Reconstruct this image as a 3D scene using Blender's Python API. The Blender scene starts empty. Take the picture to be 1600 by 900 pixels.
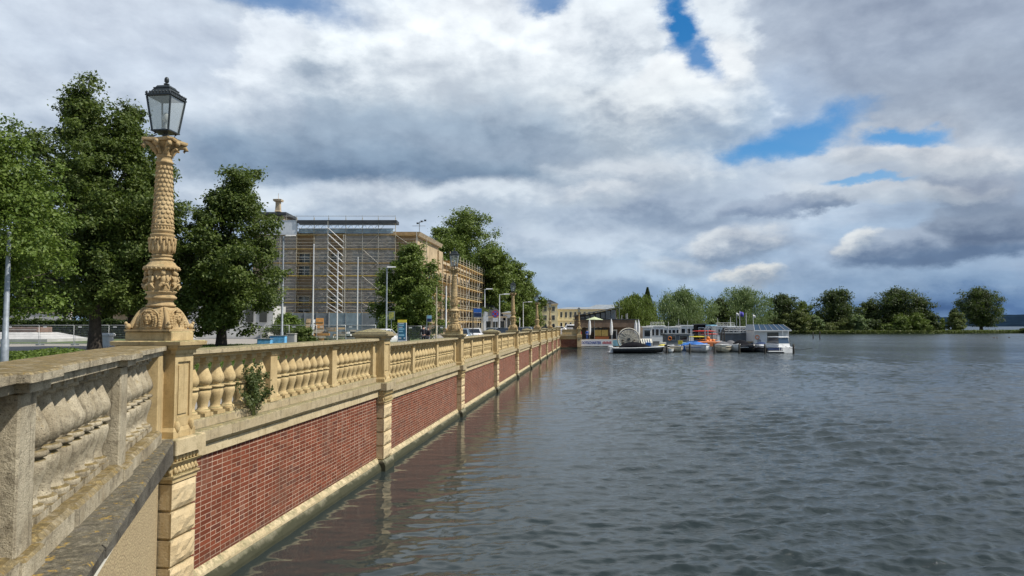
import bpy, bmesh, math, random
import numpy as np
from mathutils import Vector, Matrix
R = math.radians
PI = math.pi
random.seed(7)
RNG = np.random.default_rng(11)
sc = bpy.context.scene
COL = sc.collection
F = 1100.0
TH = math.atan(58 / 1100)
CAM = Vector((0, 0, 4.5))


def at(px, py, Y):
    """World point seen at photo pixel (px,py) at distance Y in front of the camera."""
    u = (px - 800) / F
    v = (450 - py) / F
    dy = math.cos(TH) - v * math.sin(TH)
    dz = math.sin(TH) + v * math.cos(TH)
    t = Y / dy
    return Vector((u * t, Y, 4.5 + dz * t))


# ------------------------------------------------------------ mesh helper
class MB:
    def __init__(self):
        self.v = []
        self.f = []
        self.sm = []

    def add(self, vs, fs, smooth=False):
        n = len(self.v)
        self.v += [tuple(p) for p in vs]
        for q in fs:
            self.f.append(tuple(i + n for i in q))
            self.sm.append(smooth)
        return self

    def box(self, x0, x1, y0, y1, z0, z1, M=None):
        vs = [Vector((x, y, z)) for z in (z0, z1) for y in (y0, y1) for x in (x0, x1)]
        if M is not None:
            vs = [M @ p for p in vs]
        return self.add(vs, [(0, 2, 3, 1), (4, 5, 7, 6), (0, 1, 5, 4), (2, 6, 7, 3), (0, 4, 6, 2), (1, 3, 7, 5)])

    def cbox(self, x0, x1, y0, y1, z0, z1, c=0.02, top=True, bot=False):
        """box with chamfered vertical and top edges"""
        secs = []
        def ring(i, z):
            a0, a1, b0, b1 = x0 + i, x1 - i, y0 + i, y1 - i
            return [(a0 + c, b0, z), (a1 - c, b0, z), (a1, b0 + c, z), (a1, b1 - c, z), (a1 - c, b1, z), (a0 + c, b1, z), (a0, b1 - c, z), (a0, b0 + c, z)]
        if bot:
            secs.append(ring(c, z0)); secs.append(ring(0, z0 + c))
        else:
            secs.append(ring(0, z0))
        if top:
            secs.append(ring(0, z1 - c)); secs.append(ring(c, z1))
        else:
            secs.append(ring(0, z1))
        return self.loft(secs, caps=True)

    def loft(self, secs, caps=True, smooth=False, closed=True):
        n = len(secs[0])
        vs = [p for s in secs for p in s]
        fs = []
        for i in range(len(secs) - 1):
            for j in range(n if closed else n - 1):
                k = (j + 1) % n
                fs.append((i * n + j, i * n + k, (i + 1) * n + k, (i + 1) * n + j))
        self.add(vs, fs, smooth)
        if caps:
            self.add(secs[0], [tuple(range(n))[::-1]])
            self.add(secs[-1], [tuple(range(n))])
        return self

    def lathe(self, prof, seg=16, cx=0, cy=0, z0=0, smooth=True, sq=None):
        secs = []
        for z, r in prof:
            secs.append([(cx + r * math.cos(2 * PI * j / seg), cy + r * math.sin(2 * PI * j / seg), z0 + z) for j in range(seg)])
        return self.loft(secs, True, smooth)

    def sqlathe(self, prof, cx=0, cy=0, z0=0, ax=1.0, ay=1.0):
        """square section profile; half sizes r*ax, r*ay (or pairs)"""
        secs = []
        for it in prof:
            z = it[0]
            if len(it) == 3:
                a, b = it[1], it[2]
            else:
                a, b = it[1] * ax, it[1] * ay
            secs.append([(cx - a, cy - b, z0 + z), (cx + a, cy - b, z0 + z), (cx + a, cy + b, z0 + z), (cx - a, cy + b, z0 + z)])
        return self.loft(secs, True, False)

    def tube(self, pts, r, seg=6, smooth=True, caps=True):
        pts = [Vector(p) for p in pts]
        rs = r if isinstance(r, (list, tuple)) else [r] * len(pts)
        secs = []
        for i, p in enumerate(pts):
            d = (pts[min(i + 1, len(pts) - 1)] - pts[max(i - 1, 0)])
            if d.length < 1e-9:
                d = Vector((0, 0, 1))
            d.normalize()
            up = Vector((0, 0, 1)) if abs(d.z) < 0.95 else Vector((1, 0, 0))
            a = d.cross(up).normalized()
            b = a.cross(d).normalized()
            secs.append([tuple(p + (a * math.cos(2 * PI * j / seg) + b * math.sin(2 * PI * j / seg)) * rs[i]) for j in range(seg)])
        return self.loft(secs, caps, smooth)

    def ell(self, c, r, M=None, seg=8, rings=6):
        c = Vector(c)
        r = (r, r, r) if isinstance(r, (int, float)) else r
        vs = []
        fs = []
        def pt(x, y, z):
            p = Vector((x * r[0], y * r[1], z * r[2]))
            if M is not None:
                p = M @ p
            return tuple(c + p)
        vs.append(pt(0, 0, 1))
        for i in range(1, rings):
            t = PI * i / rings
            for j in range(seg):
                a = 2 * PI * j / seg
                vs.append(pt(math.sin(t) * math.cos(a), math.sin(t) * math.sin(a), math.cos(t)))
        vs.append(pt(0, 0, -1))
        for j in range(seg):
            fs.append((0, 1 + j, 1 + (j + 1) % seg))
        for i in range(rings - 2):
            for j in range(seg):
                k = (j + 1) % seg
                b = 1 + i * seg
                fs.append((b + j, b + seg + j, b + seg + k, b + k))
        b = 1 + (rings - 2) * seg
        for j in range(seg):
            fs.append((b + j, len(vs) - 1, b + (j + 1) % seg))
        return self.add(vs, fs, True)

    def torus(self, c, R0, r, axis='x', seg=12, s2=6, a0=0, a1=2 * PI):
        pts = []
        n = seg
        for i in range(n + 1):
            a = a0 + (a1 - a0) * i / n
            ca, sa = math.cos(a) * R0, math.sin(a) * R0
            p = {'x': (0, ca, sa), 'y': (ca, 0, sa), 'z': (ca, sa, 0)}[axis]
            pts.append(Vector(c) + Vector(p))
        return self.tube(pts, r, s2)

    def prism(self, poly, x0, x1, axis='x'):
        """extrude polygon given in the two other axes"""
        def mk(x, p):
            return {'x': (x, p[0], p[1]), 'y': (p[0], x, p[1]), 'z': (p[0], p[1], x)}[axis]
        return self.loft([[mk(x0, p) for p in poly], [mk(x1, p) for p in poly]], True)

    def xf(self, M):
        self.v = [tuple(M @ Vector(p)) for p in self.v]
        return self

    def build(self, name, mat, parent=None, label=None, loc=None, rz=0, rot=None):
        me = bpy.data.meshes.new(name)
        me.from_pydata(self.v, [], self.f)
        me.polygons.foreach_set('use_smooth', self.sm)
        bm = bmesh.new(); bm.from_mesh(me)
        bmesh.ops.recalc_face_normals(bm, faces=bm.faces)
        bm.to_mesh(me); bm.free()
        me.materials.append(mat)
        o = bpy.data.objects.new(name, me)
        COL.objects.link(o)
        if parent is not None:
            o.parent = parent
        if loc is not None:
            o.location = loc
        o.rotation_euler = rot if rot else (0, 0, rz)
        if label:
            o['label'] = label
        return o


def arr_mesh(name, V, Q, mat, parent=None, smooth=False, loc=None):
    me = bpy.data.meshes.new(name)
    n, m = len(V), len(Q)
    k = Q.shape[1]
    me.vertices.add(n)
    me.vertices.foreach_set('co', np.ascontiguousarray(V, dtype=np.float32).ravel())
    me.loops.add(m * k)
    me.loops.foreach_set('vertex_index', np.ascontiguousarray(Q, dtype=np.int32).ravel())
    me.polygons.add(m)
    me.polygons.foreach_set('loop_start', np.arange(0, m * k, k, dtype=np.int32))
    me.polygons.foreach_set('use_smooth', np.full(m, smooth, dtype=bool))
    me.update(calc_edges=True)
    me.materials.append(mat)
    o = bpy.data.objects.new(name, me)
    COL.objects.link(o)
    if parent is not None:
        o.parent = parent
    if loc is not None:
        o.location = loc
    return o


def tag(o, label=None, cat=None, group=None, kind=None):
    if label: o['label'] = label
    if cat: o['category'] = cat
    if group: o['group'] = group
    if kind: o['kind'] = kind
    return o


def thing(name, label, cat, loc=(0, 0, 0), rz=0, group=None):
    o = bpy.data.objects.new(name, None)
    COL.objects.link(o)
    o.empty_display_size = 0.3
    o.location = loc
    o.rotation_euler = (0, 0, rz)
    return tag(o, label, cat, group)


def kids(o):
    return list(o.children)


def dup(o, loc=None, rz=None, label=None, parent=None):
    c = o.copy()
    COL.objects.link(c)
    c.parent = parent
    if loc is not None: c.location = loc
    if rz is not None: c.rotation_euler = (0, 0, rz)
    if label: c['label'] = label
    for ch in kids(o):
        dup(ch, parent=c)
    return c


# ------------------------------------------------------------ materials
def s2l(c):
    return tuple(((x / 255) / 12.92 if x / 255 <= 0.04045 else ((x / 255 + 0.055) / 1.055) ** 2.4) for x in c) + (1.0,)


class N:
    """small node-graph writer"""
    def __init__(self, nt):
        self.nt = nt

    def new(self, t, **kw):
        n = self.nt.nodes.new(t)
        for k, v in kw.items():
            if k == 'ins':
                for kk, vv in v.items():
                    if isinstance(vv, bpy.types.NodeSocket):
                        self.nt.links.new(vv, n.inputs[kk])
                    else:
                        n.inputs[kk].default_value = vv
            else:
                setattr(n, k, v)
        return n

    def math(self, op, a, b=None, c=None, clamp=False):
        n = self.new('ShaderNodeMath', operation=op, use_clamp=clamp)
        for i, x in enumerate((a, b, c)):
            if x is None: continue
            if isinstance(x, bpy.types.NodeSocket): self.nt.links.new(x, n.inputs[i])
            else: n.inputs[i].default_value = x
        return n.outputs[0]

    def vmath(self, op, a, b=None):
        n = self.new('ShaderNodeVectorMath', operation=op)
        for i, x in enumerate((a, b)):
            if x is None: continue
            if isinstance(x, bpy.types.NodeSocket): self.nt.links.new(x, n.inputs[i])
            else: n.inputs[i].default_value = x
        return n.outputs[1] if op in ('LENGTH', 'DOT_PRODUCT') else n.outputs[0]

    def mix(self, fac, a, b, blend='MIX'):
        n = self.new('ShaderNodeMix', data_type='RGBA', blend_type=blend)
        for i, x in ((0, fac), (6, a), (7, b)):
            if isinstance(x, bpy.types.NodeSocket): self.nt.links.new(x, n.inputs[i])
            else: n.inputs[i].default_value = x
        return n.outputs[2]

    def noise(self, vec, scale, detail=4, rough=0.55, dist=0.0):
        n = self.new('ShaderNodeTexNoise', ins={'Scale': scale, 'Detail': detail, 'Roughness': rough, 'Distortion': dist})
        if vec is not None: self.nt.links.new(vec, n.inputs['Vector'])
        return n.outputs[0]

    def ramp(self, fac, lo, hi, a=0.0, b=1.0):
        n = self.new('ShaderNodeMapRange', interpolation_type='SMOOTHSTEP', ins={'Value': fac, 'From Min': lo, 'From Max': hi, 'To Min': a, 'To Max': b})
        return n.outputs[0]


def new_mat(name):
    m = bpy.data.materials.new(name)
    m.use_nodes = True
    nt = m.node_tree
    g = N(nt)
    b = nt.nodes['Principled BSDF']
    return m, g, b, nt.links


def C(r, gg=None, b=None):
    if gg is None: return (r, r, r, 1)
    return (r, gg, b, 1)


def simple(name, col, rough=0.6, metal=0.0, var=0.12, scale=3.0, bump=0.0, bscale=20, spec=0.5):
    m, g, b, L = new_mat(name)
    tc = g.new('ShaderNodeTexCoord').outputs['Object']
    n = g.noise(tc, scale, 5, 0.6)
    f = g.ramp(n, 0.3, 0.7)
    lo = tuple(c * (1 - var) for c in col[:3]) + (1,)
    hi = tuple(min(1, c * (1 + var)) for c in col[:3]) + (1,)
    L.new(g.mix(f, lo, hi), b.inputs['Base Color'])
    b.inputs['Roughness'].default_value = rough
    b.inputs['Metallic'].default_value = metal
    b.inputs['Specular IOR Level'].default_value = spec
    if bump > 0:
        bn = g.new('ShaderNodeBump', ins={'Strength': bump, 'Distance': 0.02, 'Height': g.noise(tc, bscale, 5, 0.6)})
        L.new(bn.outputs[0], b.inputs['Normal'])
    return m


def stone(name, c1, c2, cst, moss, mossamt, grain=60, bump=0.35, lichen=None, streak=0.5, pitting=.4, algae=False, speck=.22):
    """weathered stone: two tones, dark stains, moss and lichen on upward faces, grain bump"""
    m, g, b, L = new_mat(name)
    geo = g.new('ShaderNodeNewGeometry')
    P = geo.outputs['Position']
    nz = g.new('ShaderNodeSeparateXYZ', ins={0: geo.outputs['True Normal']}).outputs[2]
    n1 = g.noise(P, 1.6, 6, 0.65)
    col = g.mix(g.ramp(n1, 0.35, 0.68), c1, c2)
    # speckle of sand grains and soot
    sp_ = g.noise(P, 95, 4, .8)
    col = g.mix(g.math('MULTIPLY', g.ramp(sp_, .50, .36), speck), col, cst)
    md_ = g.noise(P, 6.5, 6, .7)
    col = g.mix(g.math('MULTIPLY', g.ramp(md_, .50, .64), speck * .8), col, cst)
    # fine mottling
    n2 = g.noise(P, 22, 5, 0.7)
    col = g.mix(g.math('MULTIPLY', g.ramp(n2, 0.52, 0.75), 0.35), col, cst)
    # vertical rain streaks
    mp = g.new('ShaderNodeMapping', ins={'Vector': P, 'Scale': (9, 9, 0.7)}).outputs[0]
    n3 = g.noise(mp, 1.0, 4, 0.6)
    col = g.mix(g.math('MULTIPLY', g.ramp(n3, 0.55, 0.75), streak), col, cst)
    # moss / dirt on tops
    up = g.ramp(nz, 0.35, 0.85)
    n4 = g.noise(P, 5.5, 6, 0.7)
    mm = g.math('MULTIPLY', up, g.ramp(n4, 0.62 - mossamt * 0.35, 0.72 - mossamt * 0.2))
    ms = g.noise(P, 17, 6, .75)
    moss2 = tuple(min(1, x * 2.1) for x in moss[:3]) + (1,)
    mossd = tuple(x * .45 for x in moss[:3]) + (1,)
    mcol = g.mix(g.ramp(ms, .50, .66), g.mix(g.ramp(ms, .34, .5), mossd, moss), moss2)
    col = g.mix(g.math('MULTIPLY', mm, .92), col, mcol)
    if lichen:
        n5 = g.noise(P, 9, 5, 0.75)
        lm = g.math('MULTIPLY', g.ramp(n5, 0.56, 0.66), g.ramp(nz, 0.1, 0.8, 0.05, 0.85))
        col = g.mix(lm, col, lichen)
    # pitting: small dark pores
    vp = g.new('ShaderNodeTexVoronoi', ins={'Vector': P, 'Scale': 38.0}).outputs['Distance']
    pit = g.math('MULTIPLY', g.ramp(vp, .20, .10), g.ramp(g.noise(P, 4, 3), .45, .6))
    col = g.mix(g.math('MULTIPLY', pit, pitting), col, cst)
    if algae:
        pz = g.new('ShaderNodeSeparateXYZ', ins={0: P}).outputs[2]
        wl = g.ramp(g.math('ADD', pz, g.math('MULTIPLY', g.math('SUBTRACT', g.noise(P, 1.6, 5, .7), .5), .5)), .30, .16)
        col = g.mix(g.math('MULTIPLY', wl, .92), col, C(.035, .038, .02))
    L.new(col, b.inputs['Base Color'])
    b.inputs['Roughness'].default_value = 0.9
    b.inputs['Specular IOR Level'].default_value = 0.2
    h = g.math('SUBTRACT', g.math('ADD', g.noise(P, grain, 5, 0.75), g.math('MULTIPLY', n4, 1.5)), g.math('MULTIPLY', pit, pitting))
    bn = g.new('ShaderNodeBump', ins={'Strength': bump, 'Distance': 0.015, 'Height': h})
    L.new(bn.outputs[0], b.inputs['Normal'])
    return m


M = {}
M['sand'] = stone('sandstone_ochre', C(.60, .46, .245), C(.48, .355, .175), C(.25, .175, .085), C(.24, .21, .10), .8, 70, .4, None, .75, speck=.42)
M['sand2'] = stone('sandstone_pale', C(.62, .51, .32), C(.50, .40, .235), C(.24, .185, .10), C(.22, .20, .11), .6, 40, .6, None, .50, speck=.4)
M['ledge'] = stone('ledge_weathered', C(.50, .41, .26), C(.40, .32, .19), C(.16, .13, .09), C(.20, .18, .10), 1.0, 50, .6, C(.42, .34, .12), .8, .7, speck=.5)
M['grey'] = stone('old_grey_stone', C(.55, .48, .345), C(.33, .275, .185), C(.11, .09, .06), C(.17, .125, .05), 1.0, 45, 1.0, C(.30, .20, .06), .8, .9, speck=.6)
M['greyslab'] = stone('dark_slab_stone', C(.165, .15, .12), C(.085, .075, .06), C(.03, .026, .02), C(.13, .115, .08), .9, 30, 1.0, C(.40, .26, .05), .6, 1.0, speck=.7)
M['foot'] = stone('footing_stone', C(.36, .32, .23), C(.22, .20, .14), C(.08, .08, .05), C(.13, .13, .07), .8, 30, .8, None, .9, .5, True)
M['rust'] = stone('rusticated_stone', C(.64, .51, .31), C(.55, .42, .24), C(.33, .24, .13), C(.25, .22, .13), .4, 12, 1.0, None, .2)
M['carve'] = stone('carved_sandstone', C(.57, .43, .235), C(.45, .315, .155), C(.19, .12, .055), C(.26, .22, .12), .5, 90, .5, None, .45, speck=.5)

# roughcast plaster
m, g, b, L = new_mat('roughcast_plaster')
P = g.new('ShaderNodeNewGeometry').outputs['Position']
vo = g.new('ShaderNodeTexVoronoi', ins={'Vector': P, 'Scale': 34.0})
col = g.mix(g.ramp(vo.outputs['Distance'], .1, .5), C(.62, .50, .28), C(.36, .27, .15))
col = g.mix(g.math('MULTIPLY', g.ramp(g.noise(P, 2, 5), .45, .7), .5), col, C(.45, .35, .19))
L.new(col, b.inputs['Base Color']); b.inputs['Roughness'].default_value = .95
L.new(g.new('ShaderNodeBump', ins={'Strength': .8, 'Distance': .012, 'Height': vo.outputs['Distance']}).outputs[0], b.inputs['Normal'])
M['rough'] = m


def brick_mat(name, ax=1):
    """English bond: a course of stretchers, a course of headers"""
    m, g, b, L = new_mat(name)
    tc = g.new('ShaderNodeTexCoord').outputs['Object']
    sp = g.new('ShaderNodeSeparateXYZ', ins={0: tc})
    u0, v0 = sp.outputs[ax], sp.outputs[2]
    CO, LB = 0.087, 0.34
    vv = g.math('DIVIDE', v0, CO)
    row = g.math('FLOOR', vv); fv = g.math('FRACT', vv)
    odd = g.math('MODULO', g.math('ADD', row, 200), 2.0)
    lb = g.math('SUBTRACT', LB, g.math('MULTIPLY', odd, LB / 2))
    wn = g.new('ShaderNodeTexWhiteNoise', noise_dimensions='1D', ins={'W': row})
    uu = g.math('DIVIDE', g.math('ADD', u0, g.math('ADD', LB * .25 + 50, g.math('MULTIPLY', wn.outputs[0], 0.02))), lb)
    fu = g.math('FRACT', uu); cell = g.math('FLOOR', uu)
    eu = g.math('MULTIPLY', g.math('MINIMUM', fu, g.math('SUBTRACT', 1.0, fu)), lb)
    ev = g.math('MULTIPLY', g.math('MINIMUM', fv, g.math('SUBTRACT', 1.0, fv)), CO)
    P = g.new('ShaderNodeNewGeometry').outputs['Position']
    wob = g.math('MULTIPLY', g.noise(P, 14, 3, .6), .004)
    mj = g.math('LESS_THAN', g.math('MINIMUM', eu, ev), g.math('ADD', .0036, wob))
    idv = g.math('ADD', g.math('MULTIPLY', cell, 7.13), g.math('MULTIPLY', row, 3.71))
    rnd = g.new('ShaderNodeTexWhiteNoise', noise_dimensions='1D', ins={'W': idv}).outputs[0]
    c = g.mix(g.math('POWER', rnd, 1.3), C(.125, .031, .014), C(.225, .058, .027))
    c = g.mix(g.math('MULTIPLY', g.math('GREATER_THAN', rnd, .90), .65), c, C(.065, .024, .018))
    c = g.mix(g.math('MULTIPLY', g.math('LESS_THAN', rnd, .07), .5), c, C(.30, .105, .055))
    c = g.mix(g.math('MULTIPLY', g.ramp(g.noise(P, 30, 4, .7), .5, .8), .3), c, C(.30, .10, .065))
    mo = g.mix(g.ramp(g.noise(P, 2.2, 5, .6), .35, .7), C(.60, .45, .33), C(.36, .26, .18))
    c = g.mix(mj, c, mo)
    c = g.mix(g.math('MULTIPLY', g.ramp(g.noise(P, .8, 6, .65), .48, .68), .40), c, C(.13, .075, .05))
    mps = g.new('ShaderNodeMapping', ins={'Vector': P, 'Scale': (5, 5, .5)}).outputs[0]
    c = g.mix(g.math('MULTIPLY', g.ramp(g.noise(mps, 1.0, 4, .6), .58, .72), .28), c, C(.42, .33, .26))
    # wet dark zone just over the water
    c = g.mix(g.math('MULTIPLY', g.ramp(g.math('ADD', v0, g.math('MULTIPLY', g.noise(P, 3, 4), .3)), .75, .45), .45), c, C(.10, .06, .04))
    L.new(c, b.inputs['Base Color'])
    b.inputs['Roughness'].default_value = .75
    b.inputs['Specular IOR Level'].default_value = .25
    h = g.math('ADD', g.math('MULTIPLY', mj, -1.0), g.math('MULTIPLY', g.noise(P, 50, 3), .5))
    L.new(g.new('ShaderNodeBump', ins={'Strength': .5, 'Distance': .012, 'Height': h}).outputs[0], b.inputs['Normal'])
    return m
M['brick'] = brick_mat('red_brick', 1)


def leaf_mat(name, c1, c2, c3, trans=0.3):
    m, g, b, L = new_mat(name)
    geo = g.new('ShaderNodeNewGeometry')
    rnd = geo.outputs['Random Per Island']
    n = g.noise(geo.outputs['Position'], .55, 3, .5)
    col = g.mix(g.ramp(n, .38, .62), c1, c2)
    col = g.mix(g.math('MULTIPLY', g.math('POWER', rnd, 2.0), .8), col, c3)
    L.new(col, b.inputs['Base Color'])
    b.inputs['Roughness'].default_value = .55
    b.inputs['Specular IOR Level'].default_value = .35
    tr = g.new('ShaderNodeBsdfTranslucent')
    L.new(g.mix(.5, col, C(.16, .24, .03)), tr.inputs[0])
    mx = g.new('ShaderNodeMixShader', ins={0: trans})
    L.new(b.outputs[0], mx.inputs[1]); L.new(tr.outputs[0], mx.inputs[2])
    L.new(mx.outputs[0], m.node_tree.nodes['Material Output'].inputs[0])
    return m
M['leaf_lin'] = leaf_mat('linden_leaves', C(.048, .078, .014), C(.075, .112, .020), C(.17, .21, .05))
M['leaf_light'] = leaf_mat('bright_leaves', C(.075, .125, .018), C(.11, .17, .026), C(.20, .26, .05))
M['leaf_plane'] = leaf_mat('plane_leaves', C(.085, .13, .020), C(.115, .165, .026), C(.20, .25, .055))
M['leaf_willow'] = leaf_mat('willow_leaves', C(.095, .155, .045), C(.145, .205, .07), C(.27, .33, .16))
M['leaf_dark'] = leaf_mat('dark_leaves', C(.026, .046, .013), C(.042, .066, .017), C(.085, .11, .03))
M['leaf_olive'] = leaf_mat('olive_leaves', C(.10, .13, .035), C(.14, .16, .045), C(.19, .21, .07))
M['leaf_weed'] = leaf_mat('weed_leaves', C(.06, .09, .025), C(.09, .12, .04), C(.17, .19, .08))
M['bark'] = simple('bark', C(.045, .036, .028), .95, 0, .4, 4, .8, 15)
M['bark2'] = simple('mossy_bark', C(.06, .06, .035), .95, 0, .4, 4, .8, 15)
M['grass'] = simple('lawn', C(.085, .12, .035), .95, 0, .35, 1.3, .6, 25)
M['grassblade'] = leaf_mat('grass_blades', C(.07, .12, .02), C(.11, .17, .03), C(.17, .22, .05), .25)
M['pave'] = simple('pale_gravel', C(.31, .285, .25), .95, 0, .12, .8, .3, 30)
M['asphalt'] = simple('asphalt', C(.10, .10, .10), .9, 0, .15, .7, .3, 60)
M['kerb'] = simple('kerb_granite', C(.35, .34, .32), .85, 0, .15, 4, .3, 40)
M['paint_white'] = simple('white_paint', C(.78, .78, .76), .5, 0, .05, 4)
M['lampmetal'] = simple('lamp_metal', C(.045, .055, .058), .45, .4, .25, 9, .15, 60)
M['steel'] = simple('galvanised_steel', C(.42, .44, .45), .45, .6, .12, 5)
M['polegrey'] = simple('grey_pole_paint', C(.30, .33, .36), .5, .3, .2, 6)
M['polewhite'] = simple('white_pole_paint', C(.72, .72, .72), .45, 0, .06, 4)
M['tube'] = simple('scaffold_tube', C(.50, .48, .42), .5, .5, .2, 3)
M['tubeyel'] = simple('scaffold_ochre_tube', C(.46, .40, .28), .6, .2, .25, 3)
M['board'] = simple('scaffold_board', C(.42, .29, .12), .8, 0, .3, 2)
M['boardy'] = simple('yellow_toe_board', C(.60, .42, .09), .7, 0, .2, 2)
M['orangewood'] = simple('orange_shuttering', C(.55, .26, .07), .7, 0, .25, 3)
M['wood'] = simple('raw_timber', C(.42, .30, .17), .8, 0, .25, 3)
M['black'] = simple('black_canvas', C(.010, .010, .013), .9, 0, .3, 2, spec=.1)
M['blackgel'] = simple('black_gelcoat', C(.015, .015, .018), .18, 0, .2, 2)
M['white'] = simple('white_gelcoat', C(.72, .73, .72), .3, 0, .06, 2)
M['cream'] = simple('cream_gelcoat', C(.55, .50, .38), .35, 0, .1, 2)
M['bluecan'] = simple('blue_canvas', C(.03, .16, .50), .75, 0, .2, 3)
M['greycan'] = simple('grey_canvas', C(.12, .12, .125), .8, 0, .2, 3)
M['navy'] = simple('navy_panel', C(.01, .03, .10), .5, 0, .2, 3)
M['red'] = simple('red_plastic', C(.60, .05, .03), .4, 0, .12, 3)
M['orange'] = simple('orange_plastic', C(.70, .20, .03), .4, 0, .12, 3)
M['yellow'] = simple('yellow_panel', C(.75, .62, .05), .5, 0, .08, 3)
M['ochrepanel'] = simple('ochre_panel', C(.62, .45, .14), .7, 0, .15, 2)
M['terracotta'] = simple('terracotta_panel', C(.48, .15, .05), .7, 0, .2, 2)
M['teal'] = simple('teal_panel', C(.02, .14, .24), .5, 0, .4, 2.5)
M['teallight'] = simple('pale_blue_panel', C(.25, .50, .62), .5, 0, .2, 2.5)
M['skyblue'] = simple('sky_blue_paint', C(.16, .45, .75), .5, 0, .3, 3)
M['concrete'] = simple('concrete', C(.36, .35, .33), .9, 0, .15, 1.2, .3, 20)
M['hoard'] = simple('grey_hoarding', C(.16, .18, .19), .7, 0, .2, 1)
M['hoardb'] = simple('blue_grey_hoarding', C(.19, .25, .28), .7, 0, .2, 1)
M['darkwood'] = simple('dark_cladding', C(.085, .062, .045), .8, 0, .3, 1)
M['umber'] = simple('umber_cladding', C(.16, .11, .075), .8, 0, .25, 1)
M['darkroof'] = simple('dark_roof', C(.05, .055, .06), .6, .1, .2, 1)
M['greyroof'] = simple('zinc_roof', C(.30, .33, .35), .5, .3, .15, .6)
M['tarp'] = simple('blue_white_tarp', C(.45, .58, .66), .4, 0, .35, .8, .4, 3)
M['whitesheet'] = simple('white_sheeting', C(.62, .65, .68), .35, 0, .15, .6, .5, 1.5)
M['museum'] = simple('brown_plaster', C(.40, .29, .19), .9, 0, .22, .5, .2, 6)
M['museumlit'] = simple('brown_plaster_lit', C(.45, .345, .21), .9, 0, .2, .6, .2, 6)  # lighter copy of the museum plaster, sunlight painted in for the side walls
M['museumtrim'] = simple('sandstone_trim', C(.52, .42, .28), .9, 0, .2, 1.5)
M['yellowwall'] = simple('yellow_plaster', C(.72, .62, .37), .85, 0, .08, .5)
M['creamwall'] = simple('cream_plaster', C(.70, .66, .55), .85, 0, .08, .5)
M['palestone'] = simple('pale_granite', C(.48, .47, .45), .85, 0, .15, .8, .2, 10)
M['granite'] = simple('brown_granite', C(.20, .13, .10), .6, 0, .2, 2)
M['sandwall'] = simple('sandstone_wall', C(.42, .33, .22), .9, 0, .2, 1)
M['skin'] = simple('skin', C(.55, .33, .23), .6, 0, .05, 3)
M['hair'] = simple('dark_hair', C(.03, .02, .015), .7)
M['darkcloth'] = simple('dark_cloth', C(.025, .023, .03), .9)
M['redcloth'] = simple('red_cloth', C(.45, .03, .04), .9)
M['bluecloth'] = simple('blue_cloth', C(.03, .12, .45), .9)
M['greycloth'] = simple('grey_cloth', C(.20, .20, .22), .9)
M['rubber'] = simple('rubber', C(.02), .8)
M['carwhite'] = simple('white_car_paint', C(.75), .2, 0, .03)
M['carsilver'] = simple('silver_car_paint', C(.50, .52, .53), .25, .6, .04)
M['carblue'] = simple('dark_blue_car_paint', C(.02, .035, .07), .2, .2, .04)
M['carlight'] = simple('pale_blue_car_paint', C(.30, .38, .46), .25, .3, .04)
M['carblack'] = simple('black_car_paint', C(.015), .2, 0, .04)
M['cargrey'] = simple('grey_car_paint', C(.15, .16, .17), .2, .4, .04)
M['gravelgrey'] = simple('rubble', C(.34, .30, .24), .9, 0, .35, 2)
M['pile'] = simple('wet_timber', C(.05, .045, .035), .8, 0, .4, 4, .6, 20)
M['deck'] = simple('dock_planks', C(.22, .19, .15), .85, 0, .25, 3)
M['ink'] = simple('blue_lettering', C(.02, .04, .30), .6)
M['inkred'] = simple('red_lettering', C(.55, .05, .06), .6)
M['signwhite'] = simple('sign_white', C(.75), .5, 0, .03)
M['signblue'] = simple('sign_blue', C(.03, .14, .50), .4, 0, .03)
M['signred'] = simple('sign_red', C(.55, .02, .03), .4, 0, .03)
M['flagblue'] = simple('flag_blue', C(.10, .09, .42), .8, 0, .2, 3)
M['hillhaze'] = simple('far_woods', C(.012, .024, .042), 1.0, 0, .25, .01, spec=0.0)  # woods tinted blue: distance haze is put into the base colour
M['bank'] = simple('bank_grass', C(.10, .13, .035), .95, 0, .3, .1, .5, 2)


def glass(name, col, rough=.05):
    m, g, b, L = new_mat(name)
    b.inputs['Base Color'].default_value = col
    b.inputs['Roughness'].default_value = rough
    b.inputs['Specular IOR Level'].default_value = .8
    return m
M['glass'] = glass('window_glass', C(.02, .025, .03))
M['glassblue'] = glass('tinted_glass', C(.04, .07, .11))
m, g, b, L = new_mat('lantern_glass')
tr = g.new('ShaderNodeBsdfTransparent', ins={0: C(.93, .96, .95)})
gl = g.new('ShaderNodeBsdfGlossy', ins={0: C(.8), 'Roughness': .12})
df = g.new('ShaderNodeBsdfDiffuse', ins={0: C(.55, .58, .56)})
lw = g.new('ShaderNodeLayerWeight', ins={0: .35})
m1 = g.new('ShaderNodeMixShader', ins={0: lw.outputs[1], 1: tr.outputs[0], 2: gl.outputs[0]})
m2 = g.new('ShaderNodeMixShader', ins={0: .30, 1: m1.outputs[0], 2: df.outputs[0]})
L.new(m2.outputs[0], m.node_tree.nodes['Material Output'].inputs[0])
M['lglass'] = m

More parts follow.
